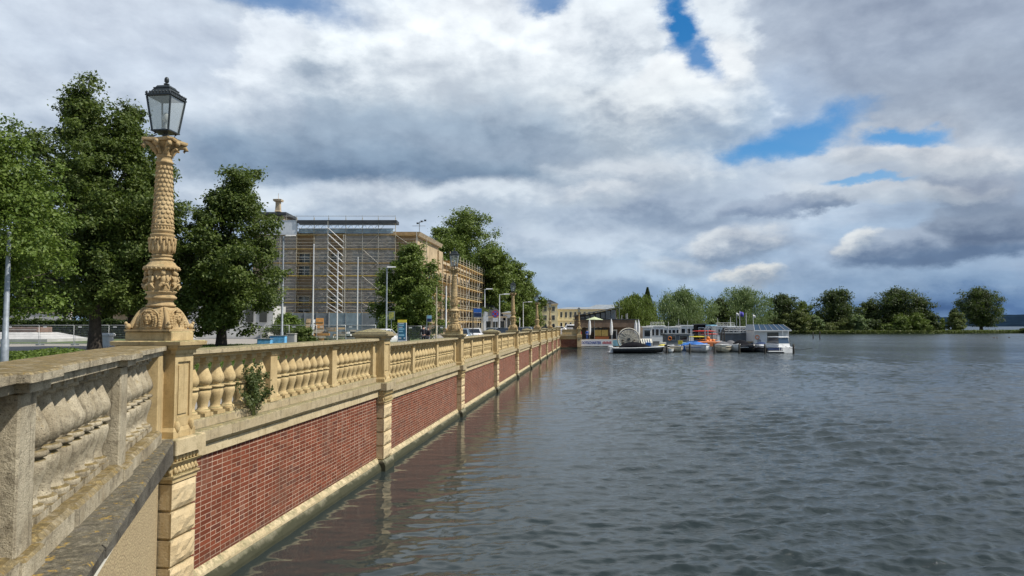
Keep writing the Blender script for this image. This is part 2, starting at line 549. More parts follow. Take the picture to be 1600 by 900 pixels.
def net_mat(name, col, fac):
    m, g, b, L = new_mat(name)
    tc = g.new('ShaderNodeTexCoord').outputs['Object']
    b.inputs['Roughness'].default_value = .9
    L.new(g.mix(g.ramp(g.noise(tc, .7, 4), .3, .7), tuple(c * .8 for c in col[:3]) + (1,), col), b.inputs['Base Color'])
    tr = g.new('ShaderNodeBsdfTransparent')
    f = g.ramp(g.noise(tc, .9, 4), .3, .7, fac - .06, fac + .06)
    mx = g.new('ShaderNodeMixShader', ins={0: f, 1: tr.outputs[0], 2: b.outputs[0]})
    L.new(mx.outputs[0], m.node_tree.nodes['Material Output'].inputs[0])
    return m
M['net'] = net_mat('scaffold_net', C(.50, .48, .45), .50)
M['mesh'] = net_mat('fence_mesh', C(.40, .42, .42), .22)
# ------------------------------------------------------------ frames along the two walls
RZ = math.atan2(-.1157, .9933)           # right wall: local y runs along it, local x points to the water
O1 = Vector((-5.24, 11.0, 0))
U1 = Vector((.1157, .9933, 0)); N1 = Vector((.9933, -.1157, 0))
def w1(s, d=0, z=0): return O1 + U1 * s + N1 * d + Vector((0, 0, z))
RZ2 = math.atan2(.3507, .9365)
O2 = Vector((-5.22, 11.0, 0))
U2 = Vector((-.3507, .9365, 0)); N2 = Vector((.9365, .3507, 0))
def w2(s, d=0, z=0): return O2 + U2 * s + N2 * d + Vector((0, 0, z))

PS = [0.0] + [11.07 + 12.88 * k for k in range(10)]      # near corners of the eleven piers
PW = [.70] + [.85] * 10
DZ = [0, -.2, -.2, -.2, -.24, -.26, -.28, -.3, -.32, -.32, -.32]   # step of the bay after each pier
ordn = ['first', 'second', 'third', 'fourth', 'fifth', 'sixth', 'seventh', 'eighth', 'ninth', 'tenth', 'eleventh']

# ---- baluster mesh (shared)
BAL = [(.06, .115), (.085, .12), (.11, .115), (.125, .085), (.17, .075), (.24, .085), (.33, .112), (.40, .125), (.45, .118), (.475, .085),
       (.48, .125), (.50, .135), (.525, .125), (.53, .082), (.555, .10), (.60, .128), (.65, .135), (.71, .122), (.80, .088), (.88, .064),
       (.93, .058), (.935, .085), (.955, .09), (.975, .085)]
def baluster_mb(seg=16):
    mb = MB()
    mb.box(-.13, .13, -.13, .13, 0, .06)
    mb.lathe([(z, r * 1.14) for z, r in BAL], seg)
    mb.box(-.11, .11, -.11, .11, .975, 1.05)
    return mb
BALME = {}
def baluster(mat, parent, loc, key):
    if key not in BALME:
        o = baluster_mb().build('baluster', mat, parent)
        BALME[key] = o
    else:
        o = BALME[key].copy(); COL.objects.link(o); o.parent = parent
    o.location = loc
    o.rotation_euler = (0, 0, random.uniform(-.05, .05))
    return o

# ---- embankment wall (one thing)
wall = thing('embankment_wall', 'red brick lakeside embankment wall with cream stone bands and weathered ledge', 'wall', (O1.x, O1.y, 0), RZ)
for k in range(10):
    s0, s1 = PS[k] + PW[k] - .02, PS[k + 1] + .02
    dz = DZ[k]
    MB().box(-.75, -.25, s0, s1, -.6, 2.26 + dz).build('brick_panel', M['brick'], wall)
    # top band, groove, cornice
    b_ = MB()
    b_.box(-.6, -.19, s0, s1, 2.275 + dz, 2.44 + dz)
    b_.build('stone_band', M['sand2'], wall)
    b_ = MB()
    b_.prism([(-.6, 2.443 + dz), (-.20, 2.443 + dz), (-.17, 2.47 + dz), (-.17, 2.49 + dz), (-.13, 2.50 + dz), (-.13, 2.53 + dz), (-.6, 2.53 + dz)], s0, s1, 'y')
    b_.build('cornice_moulding', M['sand'], wall)
    b_ = MB()
    # ledge with slightly irregular stones
    n = max(3, int((s1 - s0) / 1.3))
    for i in range(n):
        a0 = s0 + (s1 - s0) * i / n; a1 = s0 + (s1 - s0) * (i + 1) / n
        j = random.uniform(-.012, .012)
        b_.cbox(-.95, -.09 + j, a0 + .002, a1 - .002, 2.532 + dz, 2.72 + dz + random.uniform(-.004, .004), .018)
    b_.build('ledge', M['ledge'], wall)
    b_ = MB()
    b_.prism([(-.6, .24), (-.15, .24), (-.15, .29), (-.215, .36), (-.248, .385), (-.6, .385)], s0, s1, 'y')
    b_.build('lower_band', M['sand2'], wall)
    b_ = MB()
    b_.prism([(-.6, -.8), (-.06, -.8), (-.06, .08), (-.09, .17), (-.14, .238), (-.6, .238)], s0, s1, 'y')
    b_.build('footing', M['foot'], wall)
# backing behind the wall, below the street
MB().box(-1.2, -.76, .1, PS[10] + .8, -.8, 2.25).build('backing', M['foot'], wall)

# ---- piers
def block_rough(mb, x0, x1, y0, y1, z0, z1, amp=.02, seed=0):
    """rusticated block: front face pillowed with chiselled relief"""
    rnd = random.Random(seed)
    nu, nv = 7, 5
    g_ = []
    for i in range(nv + 1):
        for j in range(nu + 1):
            u, v = j / nu, i / nv
            e = min(u, 1 - u, v, 1 - v)
            d = 0 if e == 0 else .035 + rnd.uniform(-amp, amp)
            g_.append((x1 - .035 + d, y0 + (y1 - y0) * u, z0 + (z1 - z0) * v))
    fs = [(i * (nu + 1) + j, i * (nu + 1) + j + 1, (i + 1) * (nu + 1) + j + 1, (i + 1) * (nu + 1) + j) for i in range(nv) for j in range(nu)]
    mb.add(g_, fs)
    mb.box(x0, x1 - .036, y0 + .004, y1 - .004, z0, z1)

CAPB, PLZ = {}, {}
def pier(k):
    s, w = PS[k], PW[k]
    dz = DZ[k] if k != 1 else -.02
    if k == 0: dz = 0
    lit = (k % 2 == 0)
    where = ['at the corner by the grey balustrade, carrying the nearest lamp', 'second from the corner, with a mossy flat cap and no lamp'][k] if k < 2 else \
        ('carrying the %s lamp column along the brick wall' % ordn[k // 2] if lit else 'flat-capped without lamp, %s pier along the brick wall' % ordn[k])
    lab = 'ochre pier ' + where
    if lit and k >= 2 and k < 10: lab = 'ochre stone pier carrying the %s lamp from the corner' % ordn[k // 2]
    if k == 10: lab = 'ochre stone pier at the far end of the brick wall'
    if not lit and k > 1: lab = 'flat-capped ochre pier between the %s and %s lamps' % (ordn[(k - 1) // 2], ordn[(k + 1) // 2])
    if k == 9: lab = 'flat-capped ochre pier beyond the fifth and last lamp'
    p = thing('stone_pier', lab, 'pier', tuple(w1(s, 0, 0)), RZ, 'stone piers along the embankment wall')
    far = k > 5
    # footing
    b_ = MB()
    b_.prism([(-.7, -.8), (.07, -.8), (.07, .16), (.03, .26), (-.02, .32), (-.7, .32)], -.06, w + .06, 'y')
    b_.build('footing', M['foot'], p)
    # rusticated blocks
    zt = 2.05 + dz
    n = 4
    h = (zt - .34) / n
    for i in range(n):
        b_ = MB()
        z0 = .34 + i * h
        if k < 4:
            block_rough(b_, -.7, 0.02, .02, w - .02, z0 + .022, z0 + h - .022, .014, k * 10 + i)
        else:
            b_.cbox(-.7, 0.01, .02, w - .02, z0 + .022, z0 + h - .022, .03, True, True)
        b_.build('rusticated_block', M['rust'], p)
    MB().box(-.7, -.06, .07, w - .07, .322, zt).build('joint_core', M['sand'], p)
    # capital with carved band
    b_ = MB()
    cy = w / 2
    b_.box(-.7, -.005, .015, w - .015, zt + .002, zt + .06)
    b_.prism([(-.7, zt + .062), (.01, zt + .062), (.03, zt + .09), (.03, zt + .11), (-.7, zt + .11)], -.02, w + .02, 'y')
    b_.box(-.7, -.02, .0, w, zt + .112, zt + .27)
    b_.prism([(-.7, zt + .272), (.02, zt + .272), (.04, zt + .30), (.06, zt + .32), (-.7, zt + .32)], -.03, w + .03, 'y')
    b_.box(-.7, 0, -.005, w + .005, zt + .322, zt + .44)
    if k < 4:
        nn = 7
        for i in range(nn):
            yy = .07 + (w - .14) * i / (nn - 1)
            b_.ell((-.005, yy, zt + .19), (.03, .035, .055))
            b_.ell((0, yy + .045, zt + .16), (.02, .02, .03))
            b_.ell((.012, yy, zt + .385), (.035, .04, .05))
            b_.ell((.02, yy, zt + .345), (.02, .02, .025))
        for i in range(8):
            xx = -.05 - .075 * i
            b_.ell((xx, -.002, zt + .19), (.03, .025, .055))
            b_.ell((xx, .0, zt + .385), (.035, .03, .05))
    b_.build('carved_capital', M['sand'], p)
    # ledge slab of the pier
    zl = zt + .444
    b_ = MB()
    b_.cbox(-.98, .10, -.07, w + .07, zl, zl + .24, .015)
    b_.build('pier_ledge', M['sand2'] if k == 0 else M['ledge'], p)
    zb = zl + .242
    # pedestal above the ledge: foot moulding, panelled shaft, cap
    a = (w - .2) / 2; bx = .43; cx = -.05 - .43; cyy = w / 2
    if k == 0: a = .25; cyy = .33
    zc = 4.10 + dz
    b_ = MB()
    b_.sqlathe([(zb, bx + .03, a + .05), (zb + .10, bx + .03, a + .05), (zb + .16, bx + .01, a + .02)], cx, cyy)
    x0, x1, y0, y1 = cx - bx, cx + bx, cyy - a, cyy + a
    b_.box(x0, x1 - .03, y0, y1, zb + .162, zc - .05)
    # raised frame around a sunken panel on the water face
    fw = .08
    b_.box(x1 - .03, x1, y0, y0 + fw, zb + .162, zc - .05)
    b_.box(x1 - .03, x1, y1 - fw, y1, zb + .162, zc - .05)
    b_.box(x1 - .03, x1, y0 + fw, y1 - fw, zb + .162, zb + .30)
    b_.box(x1 - .03, x1, y0 + fw, y1 - fw, zc - .18, zc - .05)
    # inner raised field
    b_.box(x1 - .03, x1 - .012, y0 + fw + .045, y1 - fw - .045, zb + .36, zc - .24)
    # scroll foot
    for yy in (y0 + .06, y1 - .06):
        b_.ell((x1 + .01, yy, zb + .17), (.06, .05, .10))
    b_.build('pedestal', M['sand'], p)
    b_ = MB()
    prof = [(zc - .05, bx + .03, a + .03), (zc, bx + .03, a + .03), (zc + .02, bx + .06, a + .06), (zc + .05, bx + .10, a + .09), (zc + .075, bx + .10, a + .09), (zc + .085, bx + .15, a + .13), (zc + .14, bx + .16, a + .14), (zc + .155, bx + .12, a + .10)]
    b_.sqlathe(prof, cx, cyy)
    b_.build('cap', M['sand'] if k == 0 else M['ledge'], p)
    b_ = MB()
    if lit:
        b_.cbox(cx - .40, cx + .40, cyy - .30, cyy + .30, zc + .157, zc + .30, .015)
    else:
        b_.sqlathe([(zc + .157, bx + .08, a + .06), (zc + .20, bx + .08, a + .06), (zc + .30, .12, .10), (zc + .31, .05, .05)], cx, cyy)
    b_.build('cap_plinth', M['sand'] if lit else M['ledge'], p)
    PLZ[k] = (s + cyy, cx, zc + .30)
    CAPB[k] = (s + y0, s + y1)
for k in range(11): pier(k)

# ---- balustrade runs on the right wall
for k in range(10):
    s0 = CAPB[k][1]; s1 = CAPB[k + 1][0]
    Lr = s1 - s0; dz = DZ[k]
    lab = 'ochre stone balustrade run %s' % (['between the corner lamp pier and the first flat-capped pier', 'just beyond the first flat-capped pier, up to the second lamp'][k] if k < 2 else
        ('leading on from the %s lamp' % ordn[k // 2] if k % 2 == 0 else 'leading up to the %s lamp' % ordn[(k + 1) // 2] if k < 8 else 'reaching the far end of the brick wall'))
    t = thing('balustrade', lab, 'balustrade', tuple(w1(s0, 0, 0)), RZ, 'balustrade runs on the embankment wall')
    ax = -.48
    zb = 2.724 + dz
    b_ = MB(); b_.cbox(ax - .20, ax + .19, 0.002, Lr - .002, zb, zb + .156, .02); b_.build('plinth', M['ledge'], t)
    b_ = MB()
    b_.prism([(ax - .17, zb + 1.21), (ax + .17, zb + 1.21), (ax + .17, zb + 1.235), (ax + .22, zb + 1.265), (ax + .22, zb + 1.285), (ax - .22, zb + 1.285), (ax - .22, zb + 1.265), (ax - .17, zb + 1.235)], .002, Lr - .002, 'y')
    b_.build('under_rail', M['sand'], t)
    b_ = MB()
    n = 6
    for i in range(n):
        b_.cbox(ax - .30, ax + .30 + random.uniform(-.004, .004), Lr * i / n + .002, Lr * (i + 1) / n - .002, zb + 1.287, zb + 1.36 + random.uniform(-.003, .003), .016)
    b_.build('handrail', M['ledge'], t)
    pw = .32
    # posts at one third, two thirds and against the next pier
    pc = [Lr / 3 - .02, Lr * 2 / 3 - .01, Lr - .15]
    for i, c in enumerate(pc):
        hw = pw / 2 if i < 2 else .148
        b_ = MB()
        b_.sqlathe([(zb + .158, .19, hw + .025), (zb + .20, .19, hw + .025), (zb + .22, .165, hw), (zb + 1.12, .165, hw), (zb + 1.14, .185, hw + .012), (zb + 1.208, .185, hw + .012)], ax + .0, c)
        b_.build('post', M['sand'], t)
    edges = [0] + [x for c, i in zip(pc, range(3)) for x in (c - pw / 2, c + pw / 2)]
    for i in range(3):
        e0 = 0 if i == 0 else pc[i - 1] + pw / 2
        e1 = pc[i] - pw / 2
        nb = 8
        st = (e1 - e0) / nb
        for j in range(nb):
            baluster(M['sand'], t, (ax, e0 + st * (j + .5), zb + .157), 'sand')

# ---- left section: grey weathered balustrade on a dark slab
lw = thing('quay_wall', 'roughcast ochre quay wall under the dark slab in the near left corner', 'wall', (O2.x, O2.y, 0), RZ2)
MB().box(-1.5, -.22, -14, .10, -.8, 2.30).build('wall_face', M['rough'], lw)
MB().box(-1.0, -.17, -14, .05, 2.302, 2.358).build('pale_band', M['creamwall'], lw)
b_ = MB()
e = [-14, -10.6, -8.2, -5.6, -3.3, -1.35, .02]
for i in range(6):
    s0, s1 = e[i] + .003, e[i + 1] - .003
    zb0, zb1 = 2.40 + .26 * min(1, -s0 / 6.4), 2.40 + .26 * min(1, max(0, -s1) / 6.4)
    j = random.uniform(-.012, .012); c_ = .028
    def ringy(s, zb): return [(-1.75, s, zb), (j, s, zb), (j, s, 2.74 - c_), (j - c_, s, 2.74), (-1.75, s, 2.74)]
    b_.loft([ringy(s0, zb0), ringy(s1, zb1)])
b_.build('slab', M['greyslab'], lw)
MB().box(-1.5, -.23, -14, .10, 2.302, 2.398).build('bedding', M['creamwall'], lw)
# small plants of moss and dirt lying in the angle between slab and plinth
U3 = Vector((-.3117, .9502, 0)); RZ3 = math.atan2(.3117, .9502)
O3 = Vector((-5.41, 11.0, 0)) + U3 * 0
t = thing('grey_balustrade', 'lichen-covered grey stone balustrade in the near left foreground', 'balustrade', tuple(O3), RZ3)
ax = -.22
zb = 2.742
for (a0, a1) in ((-12.9, -9.69), (-9.31, -6.40), (-6.02, -3.11), (-2.73, -.37)):
    b_ = MB(); n_ = 3
    for q in range(n_):
        b_.cbox(ax - .28, ax + .27 + random.uniform(-.01, .01), a0 + (a1 - a0) * q / n_ + .002, a0 + (a1 - a0) * (q + 1) / n_ - .002, zb, zb + .19 + random.uniform(-.006, .004), .04)
    b_.build('plinth', M['grey'], t)
    nb = 8 if a1 < -1 else 6
    st = (a1 - a0) / nb
    for j in range(nb):
        o = baluster(M['grey'], t, (ax - .02, a0 + st * (j + .5), zb + .19), 'grey')
        o.scale = (1.17, 1.17, 1.06)
for c in (-9.5, -6.21, -2.92):
    b_ = MB()
    b_.cbox(ax - .26, ax + .30, c - .225, c + .225, zb, zb + .15, .02)
    b_.cbox(ax - .22, ax + .22, c - .18, c + .18, zb + .151, 4.028, .015, True, False)
    b_.build('post', M['grey'], t)
b_ = MB(); b_.cbox(ax - .22, ax + .20, -.36, .14, zb, 4.028, .012); b_.build('end_post', M['sand'], t)
b_ = MB()
b_.box(ax - .28, ax + .20, -12.9, .02, 4.03, 4.107)
for c in (-9.5, -6.21, -2.92): b_.box(ax - .28, ax + .29, c - .24, c + .24, 4.031, 4.1065)
b_.build('under_rail', M['grey'], t)
b_ = MB()
e = [-12.9, -11.2, -9.86, -9.14, -7.4, -6.58, -5.84, -4.6, -3.29, -2.55, -1.3, .02]
for i in range(len(e) - 1):
    fx = .345 if i in (2, 5, 8) else .25
    b_.cbox(ax - .42, ax + fx + random.uniform(-.006, .006), e[i] + .0015, e[i + 1] - .0015, 4.109, 4.18 + random.uniform(-.003, .003), .014)
b_.build('handrail', M['grey'], t)

# weeds growing out of the ledge
def weed(loc, h, wid, n, seed, name, lab):
    rnd = np.random.default_rng(seed)
    p = thing(name, lab, 'weed', loc, 0)
    mb = MB()
    ns = 16
    tips = []
    for i in range(ns):
        a = rnd.uniform(0, 2 * PI); r = rnd.uniform(.1, 1) * wid
        hh = h * rnd.uniform(.5, 1.0) * (1 - .35 * (r / wid) ** 2)
        p0 = Vector((rnd.uniform(-.06, .06), rnd.uniform(-.1, .1), 0)); p2 = Vector((math.cos(a) * r * .6, math.sin(a) * r, hh)); p1 = (p0 + p2) * .5 + Vector((math.cos(a) * r * -.1, 0, hh * .12))
        mb.tube([p0, p1, p2], [.006, .004, .002], 4)
        tips.append((p0, p1, p2))
    mb.build('stem', M['leaf_olive'], p)
    V = []; Q = []
    for i in range(n):
        p0, p1, p2 = tips[rnd.integers(ns)]
        t_ = rnd.uniform(.15, 1) ** .8
        c = np.array(p0.lerp(p1, t_ * 2) if t_ < .5 else p1.lerp(p2, t_ * 2 - 1)) + rnd.normal(0, .035, 3)
        s = rnd.uniform(.014, .03)
        d1 = rnd.normal(0, 1, 3); d1 /= np.linalg.norm(d1)
        d2 = np.cross(d1, rnd.normal(0, 1, 3)); d2 /= np.linalg.norm(d2)
        k = len(V)
        V += [c - d1 * s * 1.6, c + d2 * s * .7, c + d1 * s * 1.6, c - d2 * s * .7]
        Q.append((k, k + 1, k + 2, k + 3))
    arr_mesh('leaves', np.array(V), np.array(Q), M['leaf_weed'], p)
weed(tuple(w1(3.02, -.22, 2.72)), 1.15, .62, 1700, 3, 'weed_bush', 'green weed bush sprouting from the ledge in front of the ochre balusters')
weed(tuple(w1(.62, -.22, 2.73)), .18, .3, 260, 5, 'dry_weed', 'small dry weed at the foot of the corner lamp pier')
# ------------------------------------------------------------ lamp columns
def make_lamp():
    """origin on top of the cap plinth; total height about 4.1 m"""
    t = thing('street_lamp', 'carved sandstone lamp column with square black lantern on the corner pier, nearest of the row', 'street lamp', (0, 0, 0), RZ, 'lamp columns on the embankment wall')
    # scroll base: bell-shaped block with hugging corner scrolls
    b_ = MB()
    b_.box(-.38, .38, -.35, .35, 0, .03)
    sec = []
    for z, r, rc in [(.031, .33, .9), (.08, .325, .9), (.15, .315, .88), (.22, .30, .85), (.28, .275, .8), (.33, .24, .76), (.365, .205, .74), (.385, .19, .74)]:
        ring = []
        for q in range(16):
            a = 2 * PI * q / 16
            k_ = 1 / max(abs(math.cos(a)), abs(math.sin(a)))
            k_ = 1 + (k_ - 1) * (rc * .75)
            ring.append((r * k_ * math.cos(a), r * k_ * math.sin(a) * .95, z))
        sec.append(ring)
    b_.loft(sec, True, True)
    for sx in (-1, 1):
        for sy in (-1, 1):
            pts = []
            for i in range(10):
                q = i / 9
                r = .165 + .12 * math.sin(q * PI / 2) ** .8 + .02 * q ** 4
                pts.append((sx * r, sy * r * .93, .375 - .315 * q))
            b_.tube(pts, [.02, .028, .032, .034, .034, .035, .036, .038, .04, .036], 7)
            b_.ell((sx * .335, sy * .312, .075), (.048, .048, .05))
            b_.ell((sx * .36, sy * .335, .125), (.026, .026, .03))
            # trailing foliage beside the scrolls
            for i in range(7):
                q = (i + .5) / 7
                zz_ = .34 - .28 * q
                r = .19 + .12 * math.sin(q * PI / 2)
                b_.ell((sx * (r + .005), sy * (.14 + .05 * q), zz_), (.03, .03, .03))
                b_.ell((sx * (.14 + .05 * q), sy * (r * .95 + .005), zz_), (.03, .03, .03))
    b_.build('scroll_base', M['carve'], t)
    # relief heads on the four faces
    for q in range(4):
        Mz = Matrix.Rotation(q * PI / 2, 4, 'Z')
        b_ = MB()
        b_.ell((.245, 0, .20), (.065, .068, .095), seg=12, rings=9)           # face
        b_.ell((.315, 0, .195), (.018, .012, .028))                            # nose
        b_.ell((.30, 0, .152), (.018, .024, .009))                             # mouth
        b_.ell((.295, 0, .122), (.02, .026, .018))                            # chin
        for sy in (-1, 1):
            b_.ell((.292, sy * .026, .222), (.014, .014, .008))
            b_.ell((.298, sy * .027, .238), (.014, .018, .007))
            b_.ell((.28, sy * .045, .185), (.02, .018, .025))
            for i in range(9):
                a = i / 8 * 2.2
                b_.ell((.255 - .01 * i / 8, sy * (.035 + .052 * math.sin(a)), .30 - .20 * i / 8 + .01 * math.cos(i * 2)), (.028, .024, .024))
                if i > 1: b_.ell((.245, sy * (.085 + .035 * math.sin(a)), .28 - .20 * i / 8), (.026, .024, .024))
        b_.ell((.25, 0, .31), (.03, .05, .028))
        b_.torus((.225, 0, .19), .155, .016, 'x', 14, 6, -.3, PI + .3)
        b_.tube([(.235, -.13, .05), (.25, 0, .07), (.235, .13, .05)], .022, 6)
        b_.v = [(x + .055 + .0 * z, y, z) for x, y, z in b_.v]
        b_.xf(Mz)
        b_.build('relief_head', M['carve'], t)
    # drum with mouldings
    b_ = MB()
    b_.lathe([(.386, .20), (.40, .222), (.42, .222), (.43, .20), (.47, .185), (.50, .19), (.52, .232), (.545, .236), (.56, .215), (.58, .20), (.60, .205), (.625, .235), (.64, .235), (.645, .20)], 28)
    b_.build('moulded_drum', M['carve'], t)
    # figure band
    b_ = MB()
    b_.lathe([(.646, .185), (.66, .19), (.97, .19), (.975, .185)], 24)
    for i in range(7):
        a = 2 * PI * i / 7
        Mz = Matrix.Rotation(a, 4, 'Z')
        f = MB()
        f.ell((.225, 0, .925), (.038, .036, .042), seg=10, rings=7)
        f.ell((.21, 0, .965), (.04, .045, .02))
        f.ell((.215, .005, .825), (.042, .05, .07))
        f.ell((.22, .0, .755), (.045, .052, .04))
        f.tube([(.225, -.045, .865), (.25, -.085, .82), (.235, -.10, .88)], [.022, .018, .014], 6)
        f.tube([(.225, .045, .865), (.255, .075, .80), (.25, .03, .765)], [.022, .018, .014], 6)
        f.tube([(.225, -.02, .745), (.275, -.05, .72), (.235, -.06, .665)], [.03, .026, .016], 6)
        f.tube([(.225, .02, .745), (.265, .055, .75), (.235, .085, .68)], [.03, .026, .016], 6)
        f.xf(Mz)
        b_.add(f.v, f.f, True)
    b_.build('figure_band', M['carve'], t)
    # cornice, neck, acanthus vase
    b_ = MB()
    b_.lathe([(.976, .20), (.985, .245), (1.0, .265), (1.02, .275), (1.04, .265), (1.05, .235), (1.075, .21), (1.10, .20), (1.12, .17), (1.14, .165), (1.145, .178), (1.165, .178), (1.17, .15), (1.20, .142), (1.205, .16), (1.225, .16), (1.23, .15)], 28)
    for i in range(24):
        a = 2 * PI * i / 24
        b_.ell((.262 * math.cos(a), .262 * math.sin(a), 1.0), (.02, .02, .022))
    b_.build('beaded_cornice', M['carve'], t)
    b_ = MB()
    b_.lathe([(1.231, .13), (1.26, .155), (1.32, .178), (1.40, .185), (1.48, .18), (1.53, .172), (1.545, .185), (1.565, .185), (1.57, .17)], 24)
    for i in range(14):
        a = 2 * PI * i / 14
        for r_, z_, h_ in ((.178, 1.37, .11), (.186, 1.45, .07)):
            aa = a + (PI / 14 if z_ > 1.4 else 0)
            b_.ell((r_ * math.cos(aa), r_ * math.sin(aa), z_), (.026, .026, h_), seg=7, rings=6)
        b_.ell((.198 * math.cos(a), .198 * math.sin(a), 1.485), (.02, .02, .02))
    b_.build('acanthus_vase', M['carve'], t)
    b_ = MB()
    b_.lathe([(1.571, .155), (1.60, .162), (1.61, .172), (1.635, .172), (1.645, .16), (1.70, .16), (1.705, .168), (1.72, .168), (1.73, .157),
              (2.72, .118), (2.725, .13), (2.745, .133), (2.76, .13), (2.765, .116), (2.83, .113), (2.84, .128), (2.86, .128), (2.865, .112)], 24)
    for i in range(22):
        a = 2 * PI * i / 22
        b_.ell((.163 * math.cos(a), .163 * math.sin(a), 1.672), (.016, .016, .022), seg=6, rings=5)
    # overlapping scales in rows
    nr = 13
    for r_ in range(nr):
        z = 1.765 + r_ * .0735
        rad = .157 + (z - 1.73) * (.118 - .157) / .99
        for i in range(13):
            a = 2 * PI * (i + (r_ % 2) * .5) / 13
            Mx = Matrix.Rotation(a, 3, 'Z') @ Matrix.Rotation(-.28, 3, 'Y')
            b_.ell((rad * math.cos(a), rad * math.sin(a), z + .012), (.0075, rad * .225, .036), Mx, 7, 5)
    b_.build('scaled_shaft', M['carve'], t)
    b_ = MB()
    b_.lathe([(2.866, .112), (2.95, .115), (3.0, .15), (3.04, .20), (3.06, .21)], 20)
    for i in range(8):
        a = 2 * PI * i / 8
        b_.tube([(.12 * math.cos(a), .12 * math.sin(a), 2.88), (.145 * math.cos(a), .145 * math.sin(a), 2.94), (.20 * math.cos(a), .20 * math.sin(a), 2.97), (.215 * math.cos(a), .215 * math.sin(a), 2.94)], [.03, .034, .03, .016], 6)
    for i in range(4):
        a = PI / 4 + i * PI / 2
        b_.tube([(.13 * math.cos(a), .13 * math.sin(a), 2.94), (.22 * math.cos(a), .22 * math.sin(a), 3.03), (.30 * math.cos(a), .30 * math.sin(a), 3.04), (.325 * math.cos(a), .325 * math.sin(a), 2.99), (.29 * math.cos(a), .29 * math.sin(a), 2.96)], [.035, .04, .042, .04, .025], 7)
        a += PI / 4
        b_.ell((.21 * math.cos(a), .21 * math.sin(a), 3.05), (.05, .05, .045))
    # concave abacus
    sec = []
    for i in range(4):
        a = PI / 4 + i * PI / 2
        sec += [(.33 * math.cos(a - .12), .33 * math.sin(a - .12)), (.33 * math.cos(a + .12), .33 * math.sin(a + .12)), (.215 * math.cos(a + PI / 4), .215 * math.sin(a + PI / 4))]
    b_.loft([[(x, y, 3.065) for x, y in sec], [(x * 1.04, y * 1.04, 3.085) for x, y in sec], [(x * 1.04, y * 1.04, 3.115) for x, y in sec]])
    b_.build('capital', M['carve'], t)
    # lantern bracket
    b_ = MB()
    b_.tube([(0, 0, 3.11), (0, 0, 3.27)], .028, 8)
    for i in range(4):
        a = PI / 4 + i * PI / 2
        ca, sa = math.cos(a), math.sin(a)
        pts = [(.25 * ca, .25 * sa, 3.115), (.235 * ca, .235 * sa, 3.15), (.18 * ca, .18 * sa, 3.16), (.13 * ca, .13 * sa, 3.19), (.15 * ca, .15 * sa, 3.22), (.17 * ca, .17 * sa, 3.24)]
        b_.tube(pts, .011, 6)
    b_.build('bracket', M['lampmetal'], t)
    ln = MB()
    z0, z1 = 3.27, 3.80
    r0, r1 = .142, .205
    ln.sqlathe([(3.235, .11), (3.242, .158), (3.262, .158), (3.27, .142)], 0, 0)
    ln.sqlathe([(z1, .205), (z1 + .01, .225), (z1 + .028, .225), (z1 + .032, .20)], 0, 0)
    # corner bars
    cs = [(-1, -1), (1, -1), (1, 1), (-1, 1)]
    for (sx, sy) in cs:
        ln.tube([(sx * r0, sy * r0, z0), (sx * r1, sy * r1, z1)], .016, 5)
    for i in range(4):
        (ax_, ay_), (bx_, by_) = cs[i], cs[(i + 1) % 4]
        # crown of small leaves along the eave
        for j in range(8):
            q = (j + .5) / 8
            x, y = (ax_ + (bx_ - ax_) * q) * .223, (ay_ + (by_ - ay_) * q) * .223
            ln.ell((x, y, z1 + .055), (.012, .012, .03), seg=5, rings=4)
            ln.ell((x, y, z1 + .062), (.022, .022, .010), seg=5, rings=4)
    lo = ln.build('lantern_frame', M['lampmetal'], t)
    b_ = MB()
    b_.sqlathe([(z1 + .033, .202), (z1 + .145, .135), (z1 + .15, .142), (z1 + .163, .142), (z1 + .167, .12), (z1 + .205, .10), (z1 + .21, .06), (z1 + .215, .04)], 0, 0)
    b_.build('lantern_roof', M['lampmetal'], t)
    b_ = MB()
    b_.lathe([(z1 + .216, .04), (z1 + .222, .045), (z1 + .228, .02), (z1 + .24, .018), (z1 + .244, .045), (z1 + .256, .045), (z1 + .262, .018), (z1 + .272, .02), (z1 + .29, .036), (z1 + .335, .036), (z1 + .36, .026), (z1 + .372, .008)], 10)
    b_.build('finial', M['lampmetal'], t)
    for i in range(4):
        (ax_, ay_), (bx_, by_) = cs[i], cs[(i + 1) % 4]
        b_ = MB()
        e = .93
        b_.add([(ax_ * r0 * e, ay_ * r0 * e, z0 + .01), (bx_ * r0 * e, by_ * r0 * e, z0 + .01), (bx_ * r1 * .965, by_ * r1 * .965, z1 - .005), (ax_ * r1 * .965, ay_ * r1 * .965, z1 - .005)], [(0, 1, 2, 3)])
        b_.build('glass_pane', M['lglass'], t)
    b_ = MB()
    b_.lathe([(z0 + .01, .05), (z0 + .05, .05), (z0 + .06, .035), (z0 + .14, .035)], 10)
    b_.build('bulb_holder', M['polegrey'], t)
    b_ = MB()
    b_.ell((0, 0, z0 + .225), (.052, .052, .085), seg=12, rings=8)
    b_.build('bulb', M['paint_white'], t)
    return t

lamp0 = make_lamp()
first = True
for i, k in enumerate((0, 2, 4, 6, 8)):
    s, d, z = PLZ[k]
    loc = tuple(w1(s, d, z + .003))
    if i == 0:
        lamp0.location = loc
    else:
        dup(lamp0, loc, RZ, 'carved lamp column, %s from the corner,' % ordn[i] + (' before the scaffolding' if i == 1 else ' before the avenue trees' if i == 2 else ' at the right edge of the trees' if i == 3 else ' in front of the yellow building'))

